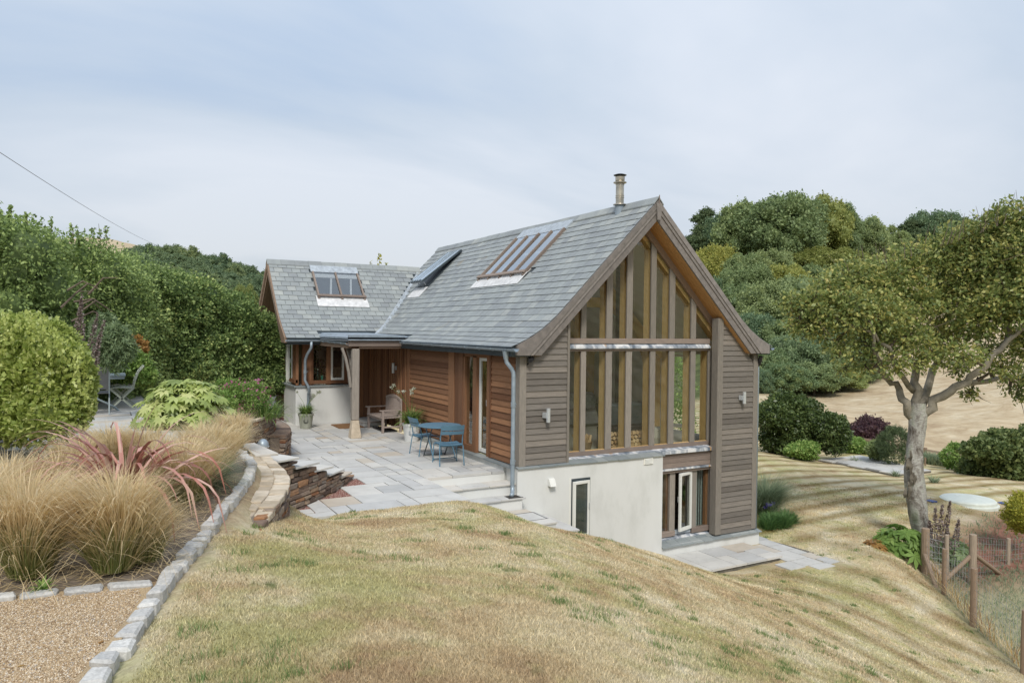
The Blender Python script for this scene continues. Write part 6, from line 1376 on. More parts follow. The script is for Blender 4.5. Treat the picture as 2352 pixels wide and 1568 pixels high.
def far_tree(px_, ytop, wpx, hpx, d, kind, label, group, name='tree', extra_down=0):
    s = d / FOC; c = atd(px_, ytop + hpx / 2, d); rx, rz_ = wpx * s * .56, hpx * s * .60; zg = gz(c[0], c[1]); rot = random.uniform(0, 6.28)
    t = thing(name, label, 'tree' if name == 'tree' else 'shrub', (c[0], c[1], min(zg, c[2] - rz_)), rot, group)
    for me, nm in ((PM[kind][0], 'crown'), (PM[kind][1], 'shade_core')):
        o = bpy.data.objects.new(nm, me); col.objects.link(o); o.parent = t; o.location = (0, 0, c[2] - t.location[2]); o.scale = (rx, rx * random.uniform(.85, 1.1), rz_)
    h = c[2] - t.location[2]
    o = bpy.data.objects.new('trunk', tmesh); col.objects.link(o); o.parent = t; o.location = (0, 0, h); o.scale = (rx * .8, rx * .8, max(h, .5))
    return t
HT = [(1612, 483, 105, 130, 122, 'd', 'dark layered conifer nearest the roof on the right skyline'), (1665, 500, 110, 120, 120, 'b', 'blue green tree between the dark conifer and the big rounded crown'), (1715, 468, 150, 160, 114, 'a', 'tall green tree at the left shoulder of the skyline clump'),
      (1795, 453, 170, 160, 110, 'e', 'largest rounded tree on the right skyline'), (1885, 456, 130, 150, 116, 'c', 'olive tinted tree right of the largest skyline tree'), (1930, 470, 110, 130, 118, 'a', 'green tree leaning out at the right end of the high clump'),
      (1985, 505, 105, 105, 122, 'b', 'lower windswept tree in the dip of the skyline'), (2035, 525, 90, 85, 126, 'e', 'small green tree in the skyline dip above the dry field'), (2085, 508, 110, 100, 130, 'd', 'dark tree above the dry field behind the beech'),
      (2140, 490, 120, 110, 132, 'b', 'blue green tree on the far right skyline'), (2195, 500, 100, 95, 134, 'e', 'rightmost rounded tree of the skyline belt'), (2250, 520, 90, 85, 134, 'a', 'tree on the skyline partly behind the beech top'), (2310, 520, 110, 90, 136, 'b', 'tree on the skyline at the right edge behind the beech')]
for a in HT: far_tree(*a, 'trees along the right skyline')
rows = [(1648, 566, 110, 120, 104, 'c'), (1708, 585, 110, 110, 98, 'a'), (1775, 578, 110, 100, 101, 'b'), (1845, 566, 130, 80, 108, 'c'), (1915, 572, 130, 75, 110, 'c'), (1985, 590, 110, 70, 112, 'c'), (2040, 600, 70, 45, 116, 'a'),
        (1632, 640, 80, 120, 94, 'b'), (1690, 655, 120, 140, 90, 'a'), (1762, 655, 140, 150, 87, 'b'), (1838, 640, 140, 140, 91, 'b'), (1910, 650, 140, 120, 95, 'a'), (1975, 650, 120, 110, 98, 'e'), (2030, 645, 90, 80, 102, 'a'), (1735, 725, 110, 120, 80, 'b'), (1805, 735, 140, 130, 77, 'a'), (1880, 725, 150, 120, 80, 'b'), (1950, 725, 130, 110, 83, 'a'), (2010, 705, 110, 90, 90, 'b'),
        (1715, 610, 120, 110, 95, 'e'), (1870, 610, 130, 100, 101, 'a'), (1800, 610, 120, 100, 96, 'c'), (1940, 612, 120, 90, 103, 'e'), (1690, 740, 110, 130, 84, 'a'), (1740, 800, 90, 110, 70, 'b')]
KN = {'a': 'mid green', 'b': 'blue green', 'c': 'olive', 'e': 'rounded green'}
for lo, hi, wh in ((0, 605, 'under the skyline trees'), (605, 630, 'in the tier under the olive scrub'), (630, 700, 'halfway down the wooded slope'), (700, 900, 'low on the wooded slope')):
    tier = sorted([a for a in rows if lo <= a[1] < hi], key=lambda q_: q_[0])
    for k_, a in enumerate(tier): far_tree(*a, '%s tree %s, %s' % (KN[a[5]], wh, ORD[k_]), 'trees massed on the right hillside')
for k_, a in enumerate(sorted([(1765, 800, 120, 130, 67, 'a'), (1830, 775, 140, 140, 69, 'b'), (1900, 775, 130, 125, 70, 'a'), (1960, 795, 110, 95, 72, 'b'), (1990, 825, 70, 55, 73, 'a'), (1800, 835, 120, 80, 64, 'a'), (1870, 835, 130, 75, 66, 'b'), (1930, 835, 110, 65, 68, 'a'), (1748, 850, 50, 60, 62, 'b')])):
    far_tree(*a, ('blue green' if a[5] == 'b' else 'mid green') + ' scrub bush above the dry field, ' + ORD[k_] + ' below the wood', 'scrub at the foot of the wood', 'scrub')
sky_x, sky_y = [220, 300, 360, 420, 480, 540, 600, 660], [585, 572, 568, 574, 590, 604, 628, 660]
for k_ in range(8):
    x = (312 if k_ < 2 else 235) + random.uniform(0, 25); jj = 0
    while x < 640:
        yt = float(np.interp(x, sky_x, sky_y)) + k_ * 17 + random.uniform(-3, 5) - 6; wpx = random.uniform(48, 66)
        far_tree(x, yt, wpx, random.uniform(40, 52), 255 - k_ * 17, random.choice('fg'), 'grey green tree in %s of the far left wood, %s' % (['the skyline row', 'the second row', 'the third row', 'the fourth row', 'the fifth row', 'the sixth row', 'the seventh row', 'the lowest row'][k_], ORD[jj]), 'trees of the far left wood'); x += random.uniform(30, 42); jj += 1
far_tree(560, 655, 60, 75, 110, 'c', 'pale olive tree standing lower in front of the far left wood', None)
far_tree(595, 640, 45, 60, 120, 'g', 'grey green tree just left of the wing gable', None)

# ---- hedges on the left
L_ = []
random.seed(11)
top = [(-260, 470, 14.5), (-160, 475, 14.5), (-60, 480, 14.5), (20, 492, 14.8), (62, 530, 15), (110, 548, 15.6), (165, 556, 16.2), (215, 572, 17), (262, 585, 17.8), (300, 600, 18.6), (335, 640, 19.5)]
for (x, y, d) in top:
    yy = y + 55
    while yy < 900:
        L_.append(lump(x + random.uniform(-18, 18), yy, d + random.uniform(-.5, .7), random.uniform(62, 88), random.uniform(55, 75))); yy += random.uniform(60, 85)
bush('mixed_hedge', 'tall overgrown mixed hedge filling the left side behind the lime green shrub', 'hedge', L_, 105000, .085, 'leaf_hedge', rough=.24, shell=.72)
L_ = []
topb = [(345, 640, 19.5), (385, 628, 20), (430, 632, 20.6), (475, 650, 21.2), (520, 680, 21.8), (560, 705, 22.4), (598, 725, 23), (640, 745, 23.4), (680, 760, 24)]
for (x, y, d) in topb:
    yy = y + 40
    while yy < 885:
        L_.append(lump(x + random.uniform(-10, 10), yy, d + random.uniform(-.3, .3), random.uniform(48, 62), random.uniform(42, 52))); yy += random.uniform(42, 55)
bush('beech_hedge', 'glossy clipped beech hedge between the mixed hedge and the timber gable of the wing', 'hedge', L_, 80000, .085, 'leaf_beech', rough=.2, shell=.8, aspect=.7)
def sprig(px_, py_, d, hpx, label, m='leaf_hedge', n=26, name='sapling', sz=.10):
    s = d / FOC; b = Vector(atd(px_, py_, d)); h = hpx * s; t = thing(name, label, 'shoot' if name == 'sapling' else 'plant', tuple(b)); x2 = b + Vector((random.uniform(-.1, .1) * h, random.uniform(-.1, .1) * h, h))
    MB().tube([b, (b + x2) / 2 + Vector((.03, 0, 0)), x2], [.012, .009, .004], 5).build('stem', M['twig'], t)
    f = RNG.random(n); P_ = np.array([b.lerp(x2, float(q_)) for q_ in f]) + RNG.normal(0, .035 * h / .8, (n, 3)); v, ff, r = leaves_at(P_, RNG.normal(0, 1, (n, 3)), sz, None); npmesh('leaves', v, ff, r, M[m], t)
for i_, (x, y, h, d) in enumerate(sorted(((112, 560, 62, 15.5), (213, 590, 66, 17), (228, 590, 76, 17), (240, 592, 70, 17.2), (165, 560, 48, 16), (182, 570, 42, 16.3), (60, 540, 50, 15), (22, 500, 28, 14.8), (300, 612, 24, 18.5)))): sprig(x, y, d, h, 'leafy shoot sticking up above the mixed hedge, ' + ORD[i_], n=44)
for o in [o for o in col.objects if o.name.startswith('sapling') and o.parent is None]: o['group'] = 'shoots above the mixed hedge'
sprig(868, 640, 30, 58, 'yellow green sapling top rising behind the wing ridge', 'leaf_yellow', 60, sz=.14); sprig(852, 640, 30, 40, 'short yellow green shoot behind the wing ridge left of the sapling', 'leaf_yellow', 30, sz=.14); sprig(884, 640, 30, 38, 'short yellow green shoot behind the wing ridge right of the sapling', 'leaf_yellow', 26, sz=.14)
# bare bent branches showing in the hedge
mb = MB()
for k_ in range(8):
    a = Vector(atd(random.uniform(110, 230), random.uniform(660, 740), 13.7)); b = a + Vector((random.uniform(.3, .8), random.uniform(-.3, .3), random.uniform(-.2, .35))); mb.tube([a, (a + b) / 2 + Vector((0, 0, .15)), b], [.022, .016, .006], 5)
mb.build('bare_branches', M['twig'], bpy.data.objects['mixed_hedge'], kind='stuff')
# dry flower spikes in front of the hedge
def spike(px_, ybot, ytop, lean, d, label, group, m='spike'):
    s = d / FOC; b = Vector(atd(px_, ybot, d)); e_ = Vector(atd(px_ + lean, ytop, d)); t = thing('flower_spike', label, 'flower', tuple(b), 0, group); MB().tube([b, (b + e_) / 2, e_], [.012, .01, .005], 5).build('stem', M['twig'], t)
    n = 230; f = .25 + .75 * RNG.random(n); P_ = np.array([b.lerp(e_, float(q_)) for q_ in f]); r_ = (.07 * (1.15 - f))[:, None] * (d / 13); an_ = RNG.uniform(0, 6.28, n); P_ += np.stack([np.cos(an_), np.sin(an_), RNG.normal(0, .2, n)], 1) * r_
    v, ff, r = leaves_at(P_, np.stack([np.cos(an_), np.sin(an_), np.zeros(n)], 1), .05 * d / 13, None); npmesh('florets', v, ff, r, M[m], t, kind='stuff')
for i_, (x, yb, yt, ln) in enumerate(sorted(((165, 830, 690, 22), (182, 850, 675, 6), (195, 850, 720, 30), (205, 870, 735, 35), (178, 860, 745, 15), (215, 880, 770, 12), (160, 850, 760, -4)))): spike(x, yb, yt, ln, 12.6, 'dry pinkish brown flower spike before the mixed hedge, ' + ORD[i_], 'dry flower spikes by the hedge')
bush('fern', 'drooping blue green fern fronds below the flower spikes', 'fern', [lump(262, 800, 13.5, 42, 52), lump(240, 760, 14, 30, 40)], 5000, .13, 'leaf_hill2', aspect=.22, droopy=1.2)
bush('spiraea', 'low autumn tinted shrub at the foot of the hedge behind the terrace table', 'shrub', [lump(290, 840, 16, 48, 40), lump(250, 835, 15.5, 30, 36), lump(330, 865, 16, 28, 26)], 9000, .075, 'leaf_bright')
bush('spiraea', 'small shrub with orange brown leaves beside the terrace lawn', 'shrub', [lump(305, 800, 16.5, 30, 28)], 2400, .075, 'leaf_red', core=False)
# lime green shrub at the left
bush('griselinia_shrub', 'large rounded lime green glossy shrub at the left edge', 'shrub', [lump(40, 880, 9.7, 140, 125), lump(105, 900, 9.5, 98, 110), lump(-40, 860, 9.8, 130, 130), lump(60, 800, 9.9, 110, 78), lump(138, 860, 9.6, 72, 76), lump(-100, 880, 10, 120, 130), lump(163, 925, 9.5, 50, 58), lump(100, 960, 9.3, 90, 70), lump(0, 960, 9.3, 100, 70)], 34000, .075, 'leaf_lime', rough=.10, shell=.86, aspect=.62, droopy=-.3)
P_ = []; N_ = []
for k_ in range(170):
    x = random.uniform(-120, 205); yt = float(np.interp(x, [-120, 0, 60, 130, 180, 210], [745, 735, 728, 775, 820, 890])); y = yt + random.uniform(0, 70); b = np.array(atd(x, y + 14, random.uniform(9.0, 9.8))); d = np.array([random.uniform(-.3, .3), random.uniform(-.3, .3), 1]); q_ = np.arange(14) / 13 * random.uniform(.12, .26)
    P_.append(b + d * q_[:, None] + RNG.normal(0, .014, (14, 3))); N_.append(np.tile(d, (14, 1)) + RNG.normal(0, .5, (14, 3)))
v, f, r = leaves_at(np.concatenate(P_), np.concatenate(N_), .06, None, -.3, .6); npmesh('young_shoots', v, f, np.clip(r * .4 + .6, 0, 1), M['leaf_lime'], bpy.data.objects['griselinia_shrub'])
# ---- lobed leaves (fatsia)
def palmate(name, label, cat, c, rad, n, lr, m, lobes=8, hz=.9, tilt=.55, sub=None):
    t = thing(name, label, cat, (c[0], c[1], c[2])); V_ = []; F_ = []; Rr = []; st_ = MB(); k = 0
    for i in range(n):
        a = random.uniform(0, 6.28); u = random.random() ** .55; e_ = random.uniform(.05, 1.35); o = Vector((math.cos(a) * math.cos(e_) * rad * (.5 + .5 * u), math.sin(a) * math.cos(e_) * rad * (.5 + .5 * u), math.sin(e_) * rad * hz * (.6 + .4 * u) + .08))
        p = Vector(c) + o; nrm = (Vector((math.cos(a) * math.cos(e_), math.sin(a) * math.cos(e_), math.sin(e_) + .55)) + Vector(RNG.normal(0, .25, 3))).normalized()
        fw = (Vector((math.cos(a), math.sin(a), -.35)) - nrm * nrm.dot(Vector((math.cos(a), math.sin(a), -.35)))).normalized(); sw = nrm.cross(fw); r_ = random.random(); L0 = lr * random.uniform(.75, 1.15)
        if i % 4 == 0: st_.tube([Vector(c) + Vector((o.x * .15, o.y * .15, 0)), p], .006, 4)
        for q_ in range(lobes):
            th_ = (q_ - (lobes - 1) / 2) / (lobes - 1) * 4.3; ll = L0 * (1 - .28 * abs(th_) / 2.15); d = fw * math.cos(th_) + sw * math.sin(th_); s_ = fw * -math.sin(th_) + sw * math.cos(th_)
            w_ = ll * .17; dz = nrm * -ll * .16
            V_ += [p, p + d * ll * .55 + s_ * w_, p + d * ll + dz, p + d * ll * .55 - s_ * w_]; F_.append((k, k + 1, k + 2, k + 3)); Rr += [min(1, r_ * .8 + random.random() * .2)] * 4; k += 4
    npmesh('leaves', [tuple(p) for p in V_], F_, Rr, M[m], t); st_.build('stems', M['agap'], t); return t
c0 = atd(425, 965, 12.9)
palmate('fatsia', 'bright yellow green fatsia with big lobed leaves beside the terrace', 'shrub', (c0[0], c0[1], .92), .80, 360, .20, 'leaf_fatsia', hz=1.05)
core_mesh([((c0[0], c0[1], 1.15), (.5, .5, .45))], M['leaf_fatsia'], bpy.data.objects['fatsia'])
bush('flowering_shrub', 'loose shrub with small pink flowers between the fatsia and the bay', 'shrub', [lump(545, 920, 14.6, 44, 38), lump(582, 912, 15.2, 32, 32), lump(522, 902, 15, 30, 32), lump(505, 932, 14, 36, 32)], 10000, .05, 'leaf_bright', rough=.3, droopy=-.2, core=False)
P_, Nn = cloud([lump(545, 915, 14.6, 47, 41), lump(583, 907, 15, 35, 35)], 300, shell=.95); v, f, r = leaves_at(P_, Nn, .045, None, 0, .9); npmesh('flowers', v, f, r, M['flower_pink'], bpy.data.objects['flowering_shrub'], kind='stuff')
p = atd(605, 935, 15); t = thing('strap_leaf_clump', 'clump of long green strap leaves at the end of the raised bed', 'plant', (p[0], p[1], .9)); blades('leaves', (p[0], p[1], .88), 320, .55, .022, .5, M['agap'], t, droop=1.0, r0=.35)
p = atd(470, 980, 12.6)
t = thing('ground_cover', 'sparse grey green planting under the fatsia', 'plant', (p[0], p[1], .9)); blades('leaves', (p[0], p[1], .9), 500, .3, .02, .7, M['bluegrass'], t, droop=1.2, r0=.7)
# ---- feather grasses and red flax in the bed
def stipa(px_, py_, z, L, n, label, r0=.13, lean=None):
    p = atz(px_, py_, z); t = thing('feather_grass', label, 'ornamental grass', (p[0], p[1], z), 0, 'feather grasses in the bed')
    wd_ = (random.uniform(-.35, .45), random.uniform(-.35, .25))
    blades('green_blades', (p[0], p[1], z), int(n * .26), L * .62, .0062, .24, M['stipa_green'], t, droop=.45, seg=3, r0=r0)
    blades('straw_blades', (p[0], p[1], z), int(n * .42), L * 1.05, .0058, .22, M['feather'], t, wind=wd_, droop=.6, seg=6, r0=r0)
    blades('seed_plumes', (p[0], p[1], z + L * .45), int(n * .22), L * .58, .0070, .40, M['stipa'], t, wind=wd_, droop=1.2, seg=5, r0=r0 * 1.5)
    blades('stray_blades', (p[0], p[1], z), int(n * .05), L * 1.25, .005, .75, M['stipa'], t, wind=wd_, droop=1.1, seg=6, r0=r0)
for a in [(70, 1318, 1.0, .86, 3000, 'large straw feather grass at the left edge above the gravel drive'), (-60, 1300, 1.0, .85, 2200, 'feather grass partly cut by the left edge of the view'), (262, 1305, 1.0, .84, 3200, 'straw feather grass clump in front of the red flax'), (330, 1285, 1.0, .55, 900, 'small slumped straw grass tuft spilling onto the setts'),
          (430, 1150, 1.0, .78, 2000, 'feather grass with green base right of the red flax'), (500, 1085, 1.0, .72, 2000, 'feather grass leaning over the top of the granite setts'), (460, 1070, 1.0, .68, 1500, 'feather grass behind the setts beneath the fatsia'), (535, 1030, .95, .68, 1600, 'farthest feather grass beside the curved stone wall'),
          (250, 1085, 1.0, .68, 1700, 'feather grass behind the red flax before the terrace'), (180, 1110, 1.0, .66, 1600, 'feather grass between the red flax and the lime green shrub'), (330, 1080, 1.0, .66, 1600, 'feather grass behind the right side of the red flax'), (130, 1180, 1.0, .7, 1800, 'feather grass behind the left edge clump'), (20, 1190, 1.0, .7, 1600, 'feather grass in front of the pale pebbles'), (380, 1130, 1.0, .72, 1600, 'feather grass in the middle of the bed beside the flax')]: stipa(*a)
p = atz(475, 1120, .98); t = thing('blue_grass', 'fine blue green grass tuft hanging over the granite setts', 'ornamental grass', tuple(p)); blades('blades', tuple(p), 1300, .55, .005, .5, M['bluegrass'], t, droop=1.3, seg=5, r0=.15)
p = atz(285, 1195, 1.0); t = thing('red_flax', 'red and pink striped flax plant with arching strap leaves among the straw grasses', 'plant', tuple(p))
blades('leaves', (p[0], p[1], p[2] + .18), 105, 1.28, .042, .50, M['phormium'], t, droop=1.15, seg=10, r0=.16); blades('leaves', tuple(p), 8, 1.25, .04, .2, M['phormium'], t, droop=.4, seg=8, r0=.06)
p = atz(478, 1052, 1.0); t = thing('red_flax', 'smaller red flax at the back of the bed near the stone wall', 'plant', tuple(p)); blades('leaves', tuple(p), 16, .6, .05, .4, M['phormium'], t, droop=.8, seg=7, r0=.06)
# flattened dry blades over the soil of the bed
n = 5200; xs = RNG.uniform(-9.2, -5.9, n * 2); ys = RNG.uniform(-7.0, -2.2, n * 2); k = (sdist(xs, ys, PLATEAU) < -.05); xs, ys = xs[k][:n], ys[k][:n]; n = len(xs)
an_ = RNG.uniform(0, 6.28, n); ll = RNG.uniform(.08, .4, n); z0 = .96 + RNG.uniform(.0, .05, n); w_ = .0035
dx, dy = np.cos(an_), np.sin(an_); V_ = np.stack([np.stack([xs - dy * w_, ys + dx * w_, z0], -1), np.stack([xs + dy * w_, ys - dx * w_, z0], -1), np.stack([xs + dx * ll, ys + dy * ll, z0 + RNG.uniform(-.01, .05, n)], -1)], 1)
npmesh('dry_litter', V_.reshape(-1, 3), np.arange(n * 3).reshape(-1, 3), np.repeat(RNG.random(n), 3), M['stipa'], None, kind='stuff', label='flattened dry grass litter over the soil of the bed', cat='grass litter')
MB().prism([(-14, -6.9), (-8.0, -6.9), (-7.1, -7.05), (-6.85, -6.9), (-6.5, -6.0), (-6.2, -5.1), (-5.95, -4.3), (-5.7, -3.4), (-5.6, -2.6), (-5.7, -1.2), (-5.9, -.5), (-8.0, -.5), (-14, -1)], lambda p: (p[0], p[1], .7), lambda p: (p[0], p[1], .965)).build('bed_soil', M['mortar'], None, kind='structure')
# scattered leaves and small weeds on the drive
lv = [(x, y) for x, y in ((62, 1512), (232, 1470), (245, 1530), (48, 1524), (150, 1470), (300, 1250))]
for i_, (x, y) in enumerate(sorted(lv)):
    p = atz(x, y, 1.0); v, f, r = leaves_at(np.array([[p[0], p[1], .995]]), np.array([[1., 0, 0]]), .05, None, 0, .6); v[:, 2] = .99 + np.abs(v[:, 2] - .995) * .3; npmesh('fallen_leaf', v, f, r, M['leaf_red'], None, label='small dry brown fallen leaf on the gravel drive, ' + ORD[i_], cat='leaf', group='fallen leaves on the drive')
p = atz(98, 1356, 1.0); t = thing('weed', 'small green weed growing against the granite setts by the drive', 'weed', tuple(p)); blades('leaves', tuple(p), 30, .12, .02, .7, M['leaf_bright'], t, droop=1.2, r0=.03)

# ------------------------------------------------------------------ right: the old beech tree
TD = 18.6
def T(x, y, dd=0): return Vector(atd(x, y, TD + dd))
bt = thing('beech_tree', 'old grey barked beech with scarred leaning trunk and wide wind shaped crown', 'tree', tuple(T(2112, 1275)))
pix = TD / FOC
random.seed(3)
tk = [(2128, 1290, 66), (2126, 1262, 54), (2120, 1225, 47), (2109, 1180, 47), (2102, 1130, 50), (2097, 1080, 45), (2101, 1030, 40), (2107, 985, 40), (2110, 950, 44), (2110, 925, 34)]
# trunk with burls: ring radii perturbed
mb = MB(); seg = 14; vs = []; fs = []; rings = 40
xs_ = np.interp(np.linspace(0, 1, rings), np.linspace(0, 1, len(tk)), [a[0] for a in tk]); ys_ = np.interp(np.linspace(0, 1, rings), np.linspace(0, 1, len(tk)), [a[1] for a in tk]); ws_ = np.interp(np.linspace(0, 1, rings), np.linspace(0, 1, len(tk)), [a[2] for a in tk])
for i in range(rings):
    c = T(xs_[i], ys_[i]); r_ = ws_[i] * pix * .43
    for j in range(seg):
        a = 2 * math.pi * j / seg; k_ = 1 + .07 * math.sin(3 * a + i * .21) + .05 * math.sin(5 * a - i * .33) + random.uniform(-.03, .03) + (.16 if 12 < i < 24 and math.cos(a - 3.6) > .6 else 0)
        vs.append((c.x + math.cos(a) * r_ * k_, c.y + math.sin(a) * r_ * k_, c.z))
for i in range(rings - 1):
    for j in range(seg): fs.append((i * seg + j, i * seg + (j + 1) % seg, (i + 1) * seg + (j + 1) % seg, (i + 1) * seg + j))
mb.add(vs, fs, .5).build('trunk', M['bark'], bt, smooth=True)
limbs = [([(2098, 965, 0), (2082, 925, 0), (2062, 895, .2), (2038, 868, .3), (2012, 845, .4), (1990, 820, .2), (1960, 800, 0)], [.20, .20, .17, .14, .11, .08, .05]),
         ([(2106, 965, 0), (2104, 900, .3), (2098, 850, .5), (2080, 800, .6), (2062, 740, .3), (2050, 680, 0)], [.24, .22, .19, .15, .10, .05]),
         ([(2120, 960, 0), (2152, 925, -.2), (2200, 885, -.4), (2250, 850, -.6), (2300, 805, -.8), (2352, 750, -1.0), (2420, 680, -1.1)], [.24, .24, .20, .17, .13, .10, .07]),
         ([(2112, 940, 0), (2128, 890, .6), (2150, 830, 1.0), (2170, 760, 1.2), (2180, 690, 1.2), (2200, 620, 1.0)], [.24, .20, .16, .12, .09, .05]),
         ([(2200, 885, -.4), (2255, 875, .4), (2320, 870, 1.0), (2390, 850, 1.6)], [.18, .13, .10, .06]),
         ([(2300, 805, -.8), (2320, 730, -.6), (2310, 650, -.4), (2330, 570, -.2)], [.15, .12, .08, .05]),
         ([(2038, 868, .3), (2022, 850, -.4), (2005, 800, -.8), (2000, 740, -1.0), (1960, 700, -.8)], [.13, .11, .08, .06, .04]),
         ([(2104, 900, .3), (2060, 850, -.4), (2040, 800, -.8), (1990, 760, -.9), (1920, 730, -.8), (1860, 720, -.6)], [.15, .12, .09, .07, .05, .03])]
allp = []
for pts, rad in limbs:
    q_ = [T(*p) for p in pts]; fine_ = []; fr = []
    for i in range(len(q_) - 1):
        for s in (0, .34, .67): fine_.append(q_[i].lerp(q_[i + 1], s) + Vector(RNG.normal(0, .035, 3))); fr.append((rad[i] * (1 - s) + rad[i + 1] * s) / 2)
    fine_.append(q_[-1]); fr.append(rad[-1] / 2); MB().tube(fine_, fr, 9, r=.5).build('limb', M['limb'], bt, smooth=True); allp += list(zip(fine_, fr))
CL = [(1838, 742, -.5, 34), (1868, 700, -.6, 44), (1905, 668, -.4, 48), (1880, 748, -.6, 40), (1960, 640, -.2, 55), (1950, 712, -.8, 60), (2022, 640, .1, 58), (2020, 722, -.6, 66), (1985, 790, -.4, 42), (2085, 610, .4, 60), (2092, 690, .2, 66), (2085, 775, -.5, 52), (2150, 590, .6, 60), (2165, 680, .8, 68), (2165, 770, .6, 55), (2215, 560, .4, 60), (2235, 640, .3, 68), (2240, 730, -.2, 62), (2285, 530, .0, 62), (2305, 615, -.3, 72), (2310, 705, -.7, 68),
      (2345, 500, -.4, 55), (2372, 580, -.7, 78), (2385, 670, -1.0, 80), (2440, 560, -1, 90), (2450, 680, -1.1, 90), (2350, 790, -.2, 45), (2420, 790, -.8, 70), (2270, 800, .8, 36), (2325, 868, 1.2, 36), (2395, 862, 1.4, 50), (2225, 905, .6, 22), (2200, 850, .6, 26), (2120, 830, -.6, 30), (2470, 500, -1, 80), (1925, 790, -.6, 36), (1985, 838, -.3, 30), (2055, 835, -.8, 38), (2150, 815, -.2, 36), (2215, 815, -.9, 42), (2300, 845, -.3, 40), (2345, 905, .8, 30), (1820, 700, -.4, 30), (1935, 850, -.2, 18)]
twigs = MB(); P_all = []; N_all = []
for (x, y, dd, rp) in CL:
    c = T(x, y, dd); r_ = rp * pix; src, sr_ = min(allp, key=lambda q_: (q_[0] - c).length); mid = src.lerp(c, .5) + Vector(RNG.normal(0, .12, 3)); twigs.tube([src, mid, c], [min(sr_, .05), .03, .015], 5)
    for k_ in range(12):
        e_ = c + Vector(RNG.normal(0, .62, 3)) * r_; twigs.tube([c.lerp(mid, random.random() * .6), c.lerp(e_, .55) + Vector(RNG.normal(0, .05, 3)), e_], [.012, .008, .003], 4)
    n = int(560 * (rp / 55) ** 2.2 * (1 if y < 780 else .62)); d = RNG.normal(0, 1, (n, 3)); d /= np.linalg.norm(d, axis=1, keepdims=True); rad = RNG.random((n, 1)) ** .45 * r_ * 1.12; k_ = 1 + .2 * np.sin(d[:, :1] * 9) * np.sin(d[:, 1:2] * 8)
    P_all.append(np.array(c) + d * rad * k_ * np.array([1, 1, .82])); N_all.append(d)
twigs.build('twigs', M['twig'], bt, kind='stuff')
P_ = np.concatenate(P_all); Nn = np.concatenate(N_all)
# leaves sit in small sprays
P_ = np.repeat(P_, 3, 0) + RNG.normal(0, .055, (len(P_) * 3, 3)); Nn = np.repeat(Nn, 3, 0)
v, f, r = leaves_at(P_, Nn, .112, None, .3, .55); npmesh('crown', v, f, r, M['leaf_beechtree'], bt)
# bare shoots above the crown
mb = MB()
for k_ in range(46):
    x = random.uniform(1950, 2352); y = float(np.interp(x, [1950, 2060, 2150, 2240, 2352], [600, 575, 545, 515, 470])) + 25; a = T(x, y, random.uniform(-.8, .8)); b = a + Vector((random.uniform(-.2, .25), random.uniform(-.2, .2), random.uniform(.25, .75))); mb.tube([a, (a + b) / 2 + Vector(RNG.normal(0, .03, 3)), b], [.01, .007, .003], 4)
mb.build('bare_shoots', M['twig'], bt, kind='stuff')
sv = MB()
for k_ in range(26):
    y = random.uniform(1045, 1140); x = 2086 + 6 * math.sin(y * .07) + random.uniform(-5, 9); c = T(x, y, -.24 + random.uniform(-.04, .03)); rr_ = random.uniform(.04, .10)
    vs_b = [tuple(c + Vector((math.cos(a) * rr_ * random.uniform(.5, 1.1), -rr_ * .3 * random.random(), math.sin(a) * rr_ * random.uniform(1.0, 2.4)))) for a in np.linspace(0, 6.28, 7)[:-1]] + [tuple(c + Vector((-.02, -rr_ * .9, 0)))]
    sv.add(vs_b, [(i, (i + 1) % 6, 6) for i in range(6)])
sv.build('bark_scar', M['bark_dark'], bt, kind='stuff')
# ---- plants at its foot
p = hit(2068, 1268, 15, 24)
palmate('acanthus', 'broad lobed green plant with yellowing leaves at the foot of the beech', 'plant', (p[0], p[1], p[2]), .62, 85, .32, 'leaf_bright', lobes=7, hz=.95)
palmate('acanthus', 'small browning lobed plant left of the green one at the beech foot', 'plant', tuple(Vector(p) + Vector((-.75, .2, 0))), .32, 22, .2, 'leaf_red', lobes=6, hz=.9)
p = hit(2175, 1278, 15, 24); palmate('acanthus', 'dark green lobed plant between the beech and the wire fence', 'plant', (p[0], p[1], p[2]), .55, 70, .26, 'leaf_hill', lobes=7, hz=.7)
for i_, (x, yb, yt, ln) in enumerate(sorted(((2145, 1275, 1165, 4), (2155, 1275, 1158, 10), (2163, 1275, 1150, 20), (2175, 1275, 1205, 0), (2190, 1275, 1192, 12), (2132, 1262, 1195, 4)))): spike(x, yb, yt, ln, 18.0, 'dark dry flower spike beside the beech trunk, ' + ORD[i_], 'dark flower spikes by the beech', 'spike')
# ---- wire fence
wf = thing('wire_fence', 'rustic round post and wire mesh fence running down at the lower right', 'fence', tuple(hit(2124, 1316, 12, 24)))
def rpost(xb, yb, yt, d, r_, par=wf):
    b = Vector(atd(xb, yb, d)); h = (yb - yt) * d / FOC; MB().tube([b + Vector((0, 0, -.3)), b + Vector((random.uniform(-.02, .02), 0, h * .5)), b + Vector((0, 0, h))], [r_ * 1.05, r_, r_ * .95], 12, r=random.random()).build('post', M['fencewood'], par, bevel=.008); return b, h
p1 = rpost(2124, 1318, 1212, 17.5, .095); p2 = rpost(2168, 1366, 1259, 16.2, .055); p4 = rpost(2235, 1438, 1303, 14.5, .065); p7 = rpost(2353, 1550, 1400, 12.2, .06); p5 = rpost(2233, 1330, 1226, 17.2, .085); p6 = rpost(2315, 1316, 1235, 18.5, .05); p3 = rpost(2173, 1320, 1227, 17.3, .05); p8 = rpost(2420, 1300, 1225, 19.5, .05)
